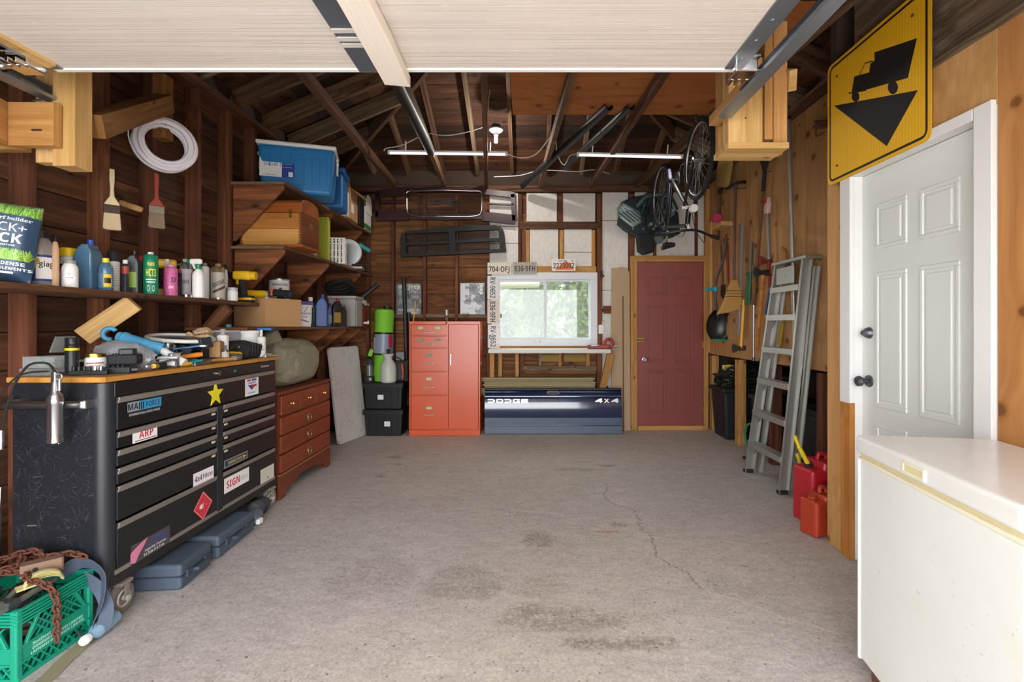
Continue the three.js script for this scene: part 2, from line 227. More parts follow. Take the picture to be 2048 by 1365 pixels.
// ---- right walls
const plyT = (() => { const f = woodTex(24, 0.3, 0.05, 41); return tex(768, 512, (u, v) => { const b = f(u, v); return [b ** 0.8, b, b ** 1.6]; }, true, [1 / 2.4, 1 / 1.22]); })();
const plyF = woodM(plyT, 0xc8996a, 0.75), plyN = woodM(plyT, 0xdcab72, 0.7), plyO = woodM(plyT, 0xd2955c, 0.7);
{
  const w = struct('wall_right', 'knotty plywood wall where the garden tools hang', 'wall');
  part(w, 'siding', box(0.08, 3.4, 3.6), shellM, [3.08, 1.7, -4.75]); part(w, 'siding', box(1.2, 3.4, 0.06), shellM, [2.5, 1.7, -2.98 - 0.06]);
  part(w, 'soffit_board', wbox(0.66, 0.03, 3.3, 'z'), W.stud[0], [2.71, 0.985, -4.75]); part(w, 'upper_fill', box(0.6, 2.2, 3.3), shellM, [2.72, 2.11, -4.75]);
  for (const [a, b] of [[3.08, 4.12], [4.125, 5.34], [5.345, 6.36]]) part(w, 'plywood_sheet', wbox(0.018, 2.2, b - a, 'y', 0.002), plyF, [XR, 2.08, -(a + b) / 2]);
  part(w, 'ledger', wbox(0.05, 0.09, 3.28, 'z'), W.joist, [XR - 0.035, 3.2, -4.72]);
  for (const [d, m] of [[6.3, W.pineO], [5.52, W.pineO], [4.75, W.stud[0]], [3.95, W.stud[2]]]) part(w, 'post', wbox(0.09, 0.96, 0.09, 'y'), m, [XR + 0.05, 0.48, -d]);
  part(w, 'corner_stud', wbox(0.06, 2.1, 0.06, 'y'), W.pineO, [XR - 0.04, 2.05, -6.31]);
}
{
  const w = struct('wall_right_near', 'orange plywood partition wall around the white door', 'wall'), t = 0.12, xc = XP + t / 2;
  const pc = (d0, d1, y0, y1, m) => part(w, 'plywood_sheet', wbox(t, y1 - y0, d1 - d0, 'y', 0.002), m, [xc, (y0 + y1) / 2, -(d0 + d1) / 2]);
  pc(2.86, 3.04, 0.0, 2.52, plyN); pc(1.94, 2.858, 2.22, 2.52, plyN); pc(1.03, 1.938, 0, 2.52, plyO); pc(-0.6, 1.028, 0, 2.52, plyO);
  part(w, 'header_board', wbox(t - 0.02, 0.72, 3.3, 'z', 0.002), woodM(tOld, 0x9c8578), [xc + 0.03, 2.88, -1.2]);
  part(w, 'header_batten', wbox(0.03, 0.05, 3.3, 'z'), W.grey, [XP + 0.02, 2.535, -1.2]);
  part(w, 'siding', box(0.06, 3.52, 3.7), shellM, [XP + 0.2, 1.76, -1.2]);
}
// ---- front wall with the open garage doorway behind the camera
{
  const w = struct('wall_front', 'front wall around the garage doorway', 'wall'), m = woodM(tPine, 0xc9b8a0);
  for (const [x0, x1, y0, y1] of [[-2.66, -2.2, 0, 3.4], [1.35, 2.1, 0, 3.4], [-2.2, 1.35, 2.32, 4.4]]) part(w, 'wall_panel', wbox(x1 - x0, y1 - y0, 0.12, 'y'), m, [(x0 + x1) / 2, (y0 + y1) / 2, 0.54]);
}
// ---- roof: planks, rafters, hips, joists
{
  const w = struct('ceiling', 'unfinished hip roof of dark planks, rafters and joists', 'ceiling');
  const hl = XC - RL, hr = RR - XC, ry = (s) => PLATE + 0.05 + s * PITCH, n = 14, t = 0.02;
  const up = (p, q) => V(p.x, p.y + q, p.z);
  const slab = (name, m, a, b, c, d, th = t) => part(w, name, hexa([a, b, c, d, up(a, th), up(b, th), up(c, th), up(d, th)]), m);
  const zf = 0.62;
  for (let i = 0; i < n; i++) {
    const s0 = i / n, s1 = (i + 0.965) / n, o = rr(-0.004, 0.004);
    const L = (s, z) => V(RL + s * hl, ry(s * hl) + 0.14 + o, z), R = (s, z) => V(RR - s * hr, ry(s * hl) + 0.14 + o, z), zb = (s) => -RB + s * hl;
    slab('sheathing_plank', pick(W.roof), L(s0, zb(s0)), L(s0, zf), L(s1, zf), L(s1, zb(s1)));
    slab('sheathing_plank', pick(W.roof), R(s0, zf), R(s0, zb(s0)), R(s1, zb(s1)), R(s1, zf));
    slab('sheathing_plank', pick(W.roof), R(s0, zb(s0)), L(s0, zb(s0)), L(s1, zb(s1)), R(s1, zb(s1)));
  }
  const e = 0.15, yd = 0.17, E = (x, z) => V(x, ry(-e) + yd, z), Cc = V(XC, ry(hl) + yd, -RB + hl), D = V(XC, ry(hl) + yd, zf);
  slab('roof_deck', shellM, E(RL - e, -RB - e), E(RL - e, zf), D, Cc, 0.05); slab('roof_deck', shellM, E(RR + e, zf), E(RR + e, -RB - e), Cc, D, 0.05); slab('roof_deck', shellM, E(RR + e, -RB - e), E(RL - e, -RB - e), Cc, V(XC + 0.001, Cc.y, Cc.z), 0.05);
  part(w, 'eave_block', box(0.72, 0.3, 3.7), shellM, [2.78, 3.36, -4.75]);
  // side rafters, jack rafters running up to the hips
  let k = 0;
  for (let d = 0.25; d < 6.1; d += 0.5) {
    const run = Math.min(hl, RB - d);
    for (const sgn of [0, 1]) { const a = sgn ? V(RR - 0.02, ry(0) + 0.05, -d) : V(RL + 0.02, ry(0) + 0.05, -d), b = sgn ? V(RR - run, ry(run) + 0.05, -d) : V(RL + run, ry(run) + 0.05, -d); part(w, 'rafter', beam(a, b, 0.16, 0.045), W.rafter[k++ % 3]); }
  }
  for (let i = 0; i < 10; i++) { const x = -2.0 + i * 0.45, run = Math.min(x - RL, RR - x, hl); part(w, 'rafter', beam(V(x, ry(0.05) + 0.08, -RB + 0.05), V(x, ry(run) + 0.08, -RB + run), 0.1, 0.045), W.rafter[(k++ + 2) % 3]); }
  part(w, 'hip_rafter', beam(V(RL, ry(0) + 0.05, -RB), V(XC, ry(hl) + 0.05, -RB + hl), 0.16, 0.045), W.rafter[1]); part(w, 'hip_rafter', beam(V(RR, ry(0) + 0.05, -RB), V(XC, ry(hl) + 0.05, -RB + hl), 0.16, 0.045), W.rafter[1]);
  part(w, 'ridge_board', beam(V(XC, ry(hl) + 0.04, -RB + hl - 0.05), V(XC, ry(hl) + 0.04, zf), 0.2, 0.03), W.joist);
  for (const [p0, p1, q] of [[790, 612, 152], [890, 803, 152], [973, 968, 152], [1080, 1142, 152], [1180, 1322, 152], [1272, 1490, 178]]) {
    const y = 3.165, dn = (y - EYE) * F / (CY - q), a = V(bx(p0), y, -DB + 0.03), b = V((p1 - CX) * dn / F, y, -dn), dir = b.clone().sub(a).normalize();
    part(w, 'ceiling_joist', beam(a, b.clone().addScaledVector(dir, 2.6), 0.1, 0.045), k++ % 2 ? W.rafter[0] : W.joist);
  }
  part(w, 'collar_tie', beam(V(-2.3, 3.3, -3.05), V(2.3, 3.3, -3.05), 0.12, 0.045), W.joist);
}
// plywood sheets resting on the joists
{ const p = B(1230, 228, (3.225 - EYE) * F / (CY - 228)); single('loft_plywood', wbox(1.9, 0.018, 1.5, 'x', 0.002), woodM(plyT, 0xb8733c), 'orange plywood sheet lying across the ceiling joists', 'plywood', V(0.82, 3.226, p.z + 0.75)); }
// ---- six-panel doors
function sixPanel(t, w, h, mat, th = 0.04, name = 'leaf') {
  part(t, name, box(w, h, th, 0.003, 1), mat, [0, h / 2, 0]);
  const cw = w * 0.30, cx = w * 0.205, rows = [[0.855, 0.115], [0.565, 0.345], [0.215, 0.27]];
  for (const [cy, ph] of rows) for (const s of [-1, 1]) {
    const H = h * ph, g = mg(ring(cw, H, 0.022, 0.012, 0.005), T(box(cw - 0.08, H - 0.08, 0.012, 0.005, 1), 0, 0, 0));
    part(t, 'panel', g, mat, [s * cx, h * cy, th / 2 + 0.001]);
  }
}
{
  const o = struct('door_1', 'white six panel door in the plywood partition', 'door');
  const white = M(0xdcdfd9, 0.38), d0 = 2.06, d1 = 2.80, h = 2.13; o.position.set(XP + 0.075, 0.06, -(d0 + d1) / 2); o.rotation.y = -Math.PI / 2;
  sixPanel(o, d1 - d0, h, white); 
  const knob = lathe([[0, 0.075], [0.018, 0.074], [0.028, 0.066], [0.03, 0.055], [0.024, 0.045], [0.012, 0.036], [0.011, 0.012], [0.032, 0.008], [0.034, 0]]);
  part(o, 'door_knob', T(knob, 0, 0, 0, Math.PI / 2), K.dsteel, [-0.315, 0.97, 0.02]);
  part(o, 'deadbolt', T(lathe([[0, 0.04], [0.014, 0.04], [0.016, 0.03], [0.026, 0.022], [0.033, 0.0]]), 0, 0, 0, Math.PI / 2), K.dsteel, [-0.315, 1.24, 0.02]);
  const tr = struct('trim_1', 'white painted door casing with bare wood below the lock', 'trim'), wp = M(0xe9e8e6, 0.5);
  part(tr, 'casing', wbox(0.03, 1.35, 0.09, 'y'), wp, [XP - 0.004, 1.57, -2.845]); part(tr, 'bare_casing', wbox(0.03, 0.9, 0.085, 'y'), woodM(tPine, 0xd08c46), [XP - 0.003, 0.45, -2.842]);
  part(tr, 'casing', wbox(0.03, 2.24, 0.08, 'y'), wp, [XP - 0.004, 1.12, -1.985]); part(tr, 'head_casing', wbox(0.03, 0.05, 0.78, 'z'), wp, [XP - 0.004, 2.215, -2.42]);
  part(tr, 'jamb', wbox(0.1, 2.22, 0.025, 'y'), wp, [XP + 0.06, 1.11, -2.815]); part(tr, 'jamb', wbox(0.1, 2.22, 0.025, 'y'), wp, [XP + 0.06, 1.11, -2.045]); part(tr, 'jamb', wbox(0.1, 0.025, 0.75, 'z'), wp, [XP + 0.06, 2.205, -2.43]);
}
{
  const o = struct('door_2', 'maroon six panel door in the back wall', 'door'), red = M(0x8e4a44, 0.42); o.position.set(bx(1338), by(855), -DB + 0.03);
  sixPanel(o, bx(1403) - bx(1273), by(525) - by(855), red);
  part(o, 'door_knob', T(lathe([[0, 0.075], [0.018, 0.074], [0.028, 0.066], [0.03, 0.055], [0.024, 0.045], [0.012, 0.036], [0.011, 0.012], [0.03, 0.008], [0.032, 0]]), 0, 0, 0, Math.PI / 2), K.steel, [bx(1287) - bx(1338), by(719) - by(855), 0.02]);
  part(o, 'slide_bolt', mg(box(0.1, 0.055, 0.012, 0.003), T(cyl(0.009, 0.009, 0.11, 10), 0, 0, 0.012, 0, 0, Math.PI / 2)), K.brass, [bx(1279) - bx(1338), by(680) - by(855), 0.028]);
  for (const py of [690, 818]) part(o, 'hinge', box(0.025, 0.09, 0.012, 0.002), K.brass, [bx(1404) - bx(1338), by(py) - by(855), 0.02]);
  const tr = struct('trim_2', 'orange wood casing around the maroon door', 'trim');
  part(tr, 'casing', wbox(0.085, by(518) - 0.0, 0.06, 'y'), W.pineO, [bx(1266), by(518) / 2, -DB + 0.03]); part(tr, 'casing', wbox(0.06, by(518), 0.06, 'y'), W.pineO, [bx(1409), by(518) / 2, -DB + 0.03]);
  part(tr, 'head_casing', wbox(1.0, 0.075, 0.065, 'x'), W.pineO, [bx(1337), by(519), -DB + 0.032]); part(tr, 'threshold', wbox(0.84, 0.06, 0.09, 'x'), W.pineO, [bx(1338), 0.03, -DB + 0.04]);
}
// ---- back window
{
  const o = struct('window_1', 'white vinyl sliding window in the back wall', 'window'), vin = M(0xd9dde2, 0.35), w = WN.x1 - WN.x0, h = WN.y1 - WN.y0; o.position.set((WN.x0 + WN.x1) / 2, (WN.y0 + WN.y1) / 2, -DB);
  const fr = (W_, H_, b, dp) => ring(W_, H_, b, dp);
  part(o, 'window_frame', fr(w + 0.02, h + 0.02, 0.09, 0.1), vin, [0, 0, -0.03]);
  const gl = M(0xf2f7f4, 0.02, 0, { transmission: 0.86, thickness: 0, ior: 1.45 });
  const hw = (w - 0.14) / 2;
  const s1 = part(o, 'sash', fr(hw + 0.04, h - 0.14, 0.042, 0.03), vin, [-hw / 2 + 0.01, 0, -0.005]); part(s1, 'pane', box(hw - 0.04, h - 0.22, 0.004), gl, [0, 0, 0]);
  const s2 = part(o, 'sash', fr(hw + 0.02, h - 0.14, 0.035, 0.03), vin, [hw / 2, 0, -0.045]); part(s2, 'pane', box(hw - 0.04, h - 0.2, 0.004), gl, [0, 0, 0]);
  part(o, 'latch', box(0.03, 0.012, 0.012, 0.003), K.brass, [-0.13, -h / 2 + 0.055, 0.025]); part(o, 'latch', box(0.012, 0.01, 0.012, 0.003), K.black, [-0.06, -h / 2 + 0.055, 0.025]);
}
// ---- outside: lawn, drive, neighbour eave, shrubs
{
  const g = sh(new THREE.Mesh(box(60, 0.1, 40), M(0x6a7a50, 0.95))); g.name = 'ground'; g.position.set(0, -0.17, -27); g.userData = { kind: 'structure', label: 'green lawn beyond the back window', category: 'lawn' }; scene.add(g);
  const dr = sh(new THREE.Mesh(box(60, 0.1, 40), M(0xd6d3cc, 0.9))); dr.name = 'driveway'; dr.position.set(0, -0.06, 20.62); dr.userData = { kind: 'structure', label: 'pale concrete driveway in front of the garage', category: 'driveway' }; scene.add(dr);
  const leafG = new THREE.PlaneGeometry(0.09, 0.035);
  const bush = (x, z, rx, ry, n, col, label, y0 = 0) => {
    const t = thing('shrub', label, 'shrub', V(x, -0.12, z)); part(t, 'trunk', T(cyl(0.04, 0.07, ry * 0.9, 8), 0, ry * 0.45, 0), K.darkbrown);
    const im = new THREE.InstancedMesh(leafG, new THREE.MeshPhysicalMaterial({ color: 0xffffff, roughness: 0.7, side: THREE.DoubleSide, transmission: 0.3, thickness: 0 }), n), m = new THREE.Matrix4(), q = new THREE.Quaternion(), c = new THREE.Color();
    for (let i = 0; i < n; i++) { const a = rr(0, 6.28), u = rr(-1, 1), r = 0.55 + 0.45 * Math.sqrt(rnd()), f = 0.75 + 0.5 * vn(a * 2 + x, u * 3 + z), p = V(Math.cos(a) * Math.sqrt(1 - u * u) * rx * r * f, ry * 0.55 + u * ry * 0.5 * r * f + y0, Math.sin(a) * Math.sqrt(1 - u * u) * rx * 0.7 * r * f); q.setFromEuler(new THREE.Euler(rr(-1.2, 1.2), rr(0, 6.28), rr(-1.4, -0.2))); m.compose(p, q, V(1, 1, 1).multiplyScalar(rr(0.9, 2.0))); im.setMatrixAt(i, m); c.set(col).multiplyScalar(rr(0.3, 0.85)); im.setColorAt(i, c); }
    im.name = 'foliage'; im.userData = { kind: 'stuff' }; sh(im); t.add(im);
  };
  bush(0.75, -9.0, 1.0, 3.4, 5000, 0x93b268, 'pale green leafy shrub outside behind the window pane nearest the door'); bush(1.7, -9.6, 1.1, 3.6, 4000, 0x8cac60, 'tall green shrub outside, half hidden by the window frame by the door');
  bush(-0.5, -10.5, 0.9, 2.2, 3500, 0xa3a892, 'low grey-green shrub outside under the neighbour eave'); bush(0.2, -9.6, 0.5, 1.5, 2200, 0x9cb86e, 'small bright shrub at the middle of the window view'); bush(-0.25, -11.5, 0.5, 3.1, 2600, 0x74946a, 'dark green young tree outside before the neighbour eave'); bush(-1.3, -9.5, 0.6, 1.4, 2000, 0xa4bc70, 'low yellow-green shrub outside by the plate-lined window edge');
  const e = thing('neighbour_eave', 'cream gutter and soffit of the house outside the window', 'eave', V(-0.9, 1.99, -8.2)); part(e, 'soffit', box(2.2, 0.03, 0.6), M(0xd9d2b8, 0.6), [0, 0.03, -0.2]); part(e, 'gutter', box(2.2, 0.14, 0.1, 0.02), M(0xded8c0, 0.5), [0, 0.1, 0.1]); part(e, 'roof_tiles', T(box(2.2, 0.04, 1.6), 0, 0, 0, 0.45), M(0xb0a48c, 0.9), [0, 0.55, -0.65]); part(e, 'post', box(0.1, 2.1, 0.1), M(0xd9d2b8, 0.6), [-0.95, -1.03, -0.3]);
}

// ================================================================ OVERHEAD DOOR, TRACKS, LAMPS
const DY = 2.39;
{
  const t = thing('garage_door', 'open sectional garage door with pale ribbed underside hanging overhead', 'garage door', V(-0.545, DY, 0));
  const ribT = tex(256, 1024, (u, v) => { const b = 0.90 + 0.06 * (fbm(u * 3, v * 110, 2) - 0.5) - (vn(u * 5, v * 250) > 0.7 ? 0.06 : 0) + 0.06 * (vn(u * 60, v * 120) > 0.93 ? 1 : 0) + 0.03 * (fbm(u * 6, v * 9, 3) - 0.5); return [b, b * 0.975, b * 0.95]; }, true, [1, 1]);
  const skin = M(0xfbf8f4, 0.7, 0, { map: ribT, bumpMap: ribT, bumpScale: 0.002 }), wht = M(0xf2f2f0, 0.4);
  for (let i = 0; i < 4; i++) { const s = part(t, 'door_section', T(box(2.7, 0.045, 0.52, 0.004, 1), 0, 0.024, 0), skin, [0, 0, -2.0 + 0.26 + i * 0.525]); for (const x of [-1, 1]) part(s, 'end_stile', mg(box(0.075, 0.05, 0.52, 0.003, 1), ...[-0.18, -0.06, 0.06, 0.18].map((z) => T(cyl(0.011, 0.011, 0.004, 12), 0, -0.026, z))), K.galv, [x * 1.385, 0.02, 0]); }
  part(t, 'bottom_rail', box(2.78, 0.05, 0.022, 0.003, 1), wht, [0, 0.02, -2.01]);
  part(t, 'centre_stile', box(0.085, 0.012, 2.05, 0.002, 1), M(0x6d7580, 0.5, 0.6), [-0.10, -0.006, -0.98]);
  for (const z of [-1.81, -1.77, -1.72]) part(t, 'stile_tab', box(0.08, 0.004, 0.022), M(0xcfc9c2, 0.6), [-0.10, -0.014, z]);
  part(t, 'hinge', mg(box(0.07, 0.02, 0.06, 0.003), T(cyl(0.008, 0.008, 0.07, 10), 0, -0.012, 0, 0, 0, Math.PI / 2)), K.steel, [-0.1, -0.02, -1.5]);
  const fb = ext([[-1.02, -0.05], [-0.7, -0.056], [-0.3, -0.047], [0.2, -0.055], [0.6, -0.049], [1.02, -0.052], [1.03, 0], [1.02, 0.05], [0.5, 0.045], [0.1, 0.054], [-0.5, 0.047], [-1.0, 0.052]], 0.05, 0.006);
  part(t, 'foam_strip', T(fb, 0, 0, 0, Math.PI / 2, 0, Math.PI / 2), M(0xf0e6da, 0.85, 0, { bumpMap: ribT, bumpScale: 0.006 }), [0.005, -0.028, -1.03]);
  part(t, 'splintered_edge', T(ext([[0, 0], [0.05, 0.02], [0.045, 0.2], [0.03, 0.36], [0.0, 0.4]], 0.02, 0.004), 0, 0, 0, Math.PI / 2), W.pine, [-1.39, -0.002, -1.98]);
  const br = () => mg(box(0.09, 0.05, 0.08, 0.006), T(box(0.1, 0.012, 0.11, 0.003), 0, 0.03, 0), ...[-0.03, 0, 0.03].map((x) => T(box(0.014, 0.02, 0.05, 0.003), x, -0.018, -0.05)), T(cyl(0.012, 0.012, 0.1, 12), 0.06, -0.005, 0, 0, 0, Math.PI / 2), T(cyl(0.024, 0.024, 0.014, 16), 0.1, -0.005, 0, 0, 0, Math.PI / 2));
  part(t, 'roller_bracket', br(), K.chrome, [1.41, -0.02, -1.97]); part(t, 'roller_bracket', T(br(), 0, 0, 0, 0, Math.PI, 0), K.chrome, [-1.43, -0.02, -1.93]);
}
{
  const prof = [[0, 0], [0.055, 0], [0.06, 0.012], [0.052, 0.014], [0.05, 0.006], [0.006, 0.006], [0.006, 0.05], [0.03, 0.062], [0.028, 0.068], [0, 0.056]];
  for (const s of [1, -1]) {
    const x = s > 0 ? 0.945 : -2.11, lab = s > 0 ? 'galvanized door track ending at the pale timber bracket near the yellow sign' : 'galvanized door track ending at the diagonal timber by the stud wall';
    const t = thing('door_track', lab, 'track', V(x, DY - 0.02, -2.36), 0, 'overhead door tracks');
    const L = 2.55, g = T(ext(prof.map(([a, b]) => [s * (0.035 - a), b - 0.03]), L), 0, 0, L / 2); part(t, 'channel', g, K.galv);
    for (const z of [0.06, 0.3]) part(t, 'bolt', T(cyl(0.011, 0.011, 0.014, 6), 0, 0, 0, 0, 0, Math.PI / 2), K.steel, [s * 0.022, 0.0, z]);
  }
}
{ // timber brackets
  const t = thing('timber_bracket', 'pale stacked timber block bracket holding the door track beside the yellow sign', 'bracket', V(1.17, 2.24, -2.5));
  part(t, 'block', wbox(0.17, 0.42, 0.07, 'y'), W.pine, [-0.10, 0.21, 0.06]); part(t, 'block', wbox(0.04, 0.56, 0.09, 'y'), W.pineO, [0.02, 0.3, 0.04]); part(t, 'block', wbox(0.07, 0.62, 0.06, 'y'), W.pineO, [0.09, 0.31, 0.03]);
  part(t, 'bottom_board', wbox(0.3, 0.03, 0.19, 'x'), W.pine, [-0.035, -0.012, 0.0]); part(t, 'back_board', wbox(0.34, 1.0, 0.04, 'y'), W.pineO, [0.0, 0.5, -0.09]);
  part(t, 'track_rail', wbox(0.05, 0.05, 0.34, 'z'), W.pineO, [-0.205, 0.16, 0.13]); part(t, 'peg', T(wbox(0.04, 0.1, 0.1, 'x'), 0, 0, 0, 0.5, 0, 0.2), W.pine, [0.145, 0.34, 0.03]);
  for (const y of [0.12, 0.3]) part(t, 'nail', T(cyl(0.004, 0.004, 0.004, 8), 0, 0, 0, Math.PI / 2), K.dsteel, [-0.1, y, 0.097]);
}
{
  const t = thing('timber_bracket', 'orange timber bracket fixed across dark studs under the track', 'bracket', V(-2.2, 2.05, -2.2));
  part(t, 'post', wbox(0.1, 0.95, 0.09, 'y'), W.pine, [0.14, 0.475, -0.02]); part(t, 'post', wbox(0.1, 0.95, 0.05, 'y'), W.pine, [0.035, 0.5, -0.03]);
  part(t, 'arm', wbox(0.2, 0.19, 0.04, 'x'), W.pineO, [0.04, 0.17, 0.05]); part(t, 'wall_arm', T(wbox(0.045, 0.19, 0.7, 'z'), 0, 0, 0, 0, 0.25, 0), W.pineO, [-0.0, 0.17, 0.4]); part(t, 'wall_block', wbox(0.16, 0.19, 0.05, 'x'), W.pineO, [-0.13, 0.17, 0.0]);
  for (const y of [0.14, 0.27]) part(t, 'nail', T(cyl(0.004, 0.004, 0.04, 6), 0, 0, 0, 0, 0, Math.PI / 2), K.dsteel, [0.07, y, 0.074]);
}
{ const a = V(-2.07, 2.29, -2.33), b = V(-2.40, 2.82, -3.25); const t = thing('diagonal_brace', 'rough diagonal timber brace running from the track bracket up to a stud', 'brace'); part(t, 'brace', beam(a, b, 0.11, 0.09), woodM(tPine, 0xa67844)); part(t, 'stud_block', wbox(0.08, 0.42, 0.08, 'y'), woodM(tPine, 0x9a6a3c), [-2.41, 2.78, -3.24]); }
// ---- lamps: two slim strip lights, one bare bulb
const tubeM = M(0xf4f0f6, 0.4, 0, { emissive: 0xfff4fb, emissiveIntensity: 0.55 });
function strip(a, b, label) {
  const t = thing('strip_light', label, 'lamp', a.clone().add(b).multiplyScalar(0.5), 0, 'slim strip lights under the joists'), L = a.distanceTo(b); t.rotation.y = -Math.atan2(b.z - a.z, b.x - a.x); t.rotation.z = Math.asin((b.y - a.y) / L);
  part(t, 'housing', box(L, 0.02, 0.03, 0.004), K.whiteG, [0, 0.012, 0]); part(t, 'diffuser', T(cyl(0.014, 0.014, L - 0.03, 14), 0, 0, 0, 0, 0, Math.PI / 2), tubeM, [0, -0.005, 0]); for (const s of [-1, 1]) part(t, 'end_cap', box(0.025, 0.04, 0.036, 0.005), K.white, [s * L / 2, 0, 0]);
  for (const s of [-0.36, 0.36]) part(t, 'clip', box(0.012, 0.1, 0.01), K.white, [s * L, 0.07, 0]);
  const l = new THREE.RectAreaLight(0xfff8f0, 30, L - 0.04, 0.03); l.position.set(0, -0.03, 0); l.rotation.x = -Math.PI / 2; t.add(l);
}
strip(B(778, 305, 5.15), B(1013, 308, 5.15), 'slim white strip light beside the bare bulb, crossed by a black pipe'); strip(B(1156, 309, 5.15), B(1364, 314, 5.0), 'slim white strip light reaching to the hung bicycle');
{
  const p = B(992, 262, 5.35), t = thing('bulb_fixture', 'white porcelain lamp holder with bare spiral bulb hanging from a cable', 'lamp', p);
  part(t, 'holder', lathe([[0, 0.03], [0.04, 0.03], [0.072, 0.018], [0.074, 0.006], [0.06, -0.008], [0.03, -0.02], [0.026, -0.05], [0, -0.05]]), K.whiteG); part(t, 'junction_box', T(cyl(0.05, 0.05, 0.035, 16), 0, 0.045, 0), K.dsteel);
  part(t, 'bulb', lathe([[0, -0.13], [0.015, -0.128], [0.02, -0.12], [0.022, -0.07], [0.018, -0.05]]), M(0xffffff, 0.4, 0, { emissive: 0xffffff, emissiveIntensity: 0.35 }));
  part(t, 'cable', tube([[0, 0.06, 0], [-0.03, 0.12, 0.0], [-0.08, 0.25, 0.02], [-0.05, 0.5, 0.1], [-0.08, 0.75, 0.2], [-0.08, 0.95, 0.25]], 0.005, 40, 6), M(0xb8a890, 0.6));
  const l = new THREE.PointLight(0xfff6ec, 1.5); l.position.set(0, -0.16, 0); l.castShadow = true; t.add(l);
}
const cord = (name, label, pts, r, m) => single(name, tube(pts, r, pts.length * 10, 6), m, label, 'cable');
const wcab = M(0xd6cdc4, 0.6);
cord('lamp_cable', 'white cable from the strip light end up to the joists beside the black pipe', [B(768, 302, 5.16), B(770, 298, 5.15), B(800, 292, 5.1), B(836, 275, 5.0)], 0.005, wcab);
cord('lamp_cable', 'white cable looping between strip light and joist past the bulb', [B(1014, 308, 5.15), B(1040, 316, 5.1), B(1070, 310, 5.05), B(1101, 274, 5.0)], 0.005, wcab);
cord('lamp_cable', 'white cable drooping in a U behind the black pipes to the second strip', [B(1112, 284, 5.0), B(1115, 310, 5.1), B(1128, 330, 5.2), B(1140, 312, 5.2), B(1153, 308, 5.15)], 0.005, wcab);
cord('lamp_cable', 'white cable stapled under the rafters above the maroon grille', [B(859, 267, 5.2), B(890, 271, 5.2), B(930, 265, 5.15), B(973, 252, 5.1)], 0.005, wcab);
cord('lamp_cable', 'white cable running along above the back wall plate behind pipes', [B(988, 354, 6.0), B(1040, 351, 6.0), B(1075, 342, 5.9), B(1100, 341, 5.9), B(1160, 343, 5.9), B(1188, 340, 5.9), B(1219, 348, 6.0)], 0.005, wcab);
// ---- long black pipes stored across the joists
const pipe = (a, b, r, label) => { const t = thing('black_pipe', label, 'pipe'); const d = b.clone().sub(a), L = d.length(); const g = lathe([[r * 0.86, 0], [r, 0], [r, L], [r * 0.86, L], [r * 0.86, 0]], 22); g.applyQuaternion(new THREE.Quaternion().setFromUnitVectors(V(0, 1, 0), d.normalize())); part(t, 'pipe', T(g, a.x, a.y, a.z), M(0x1d1e1f, 0.45)); return t; };
pipe(B(861, 303, 5.0), B(768, 110, 2.75), 0.045, 'black plastic pipe hanging below the joists in front of the strip light');
pipe(B(1046, 372, 6.1), B(1218, 212, 4.15), 0.04, 'long black plastic pipe slanting under the loft plywood down to the wall plate'); pipe(B(1128, 336, 5.9), B(1262, 212, 4.15), 0.035, 'shorter black plastic pipe slanting beside another above the drooping cable');

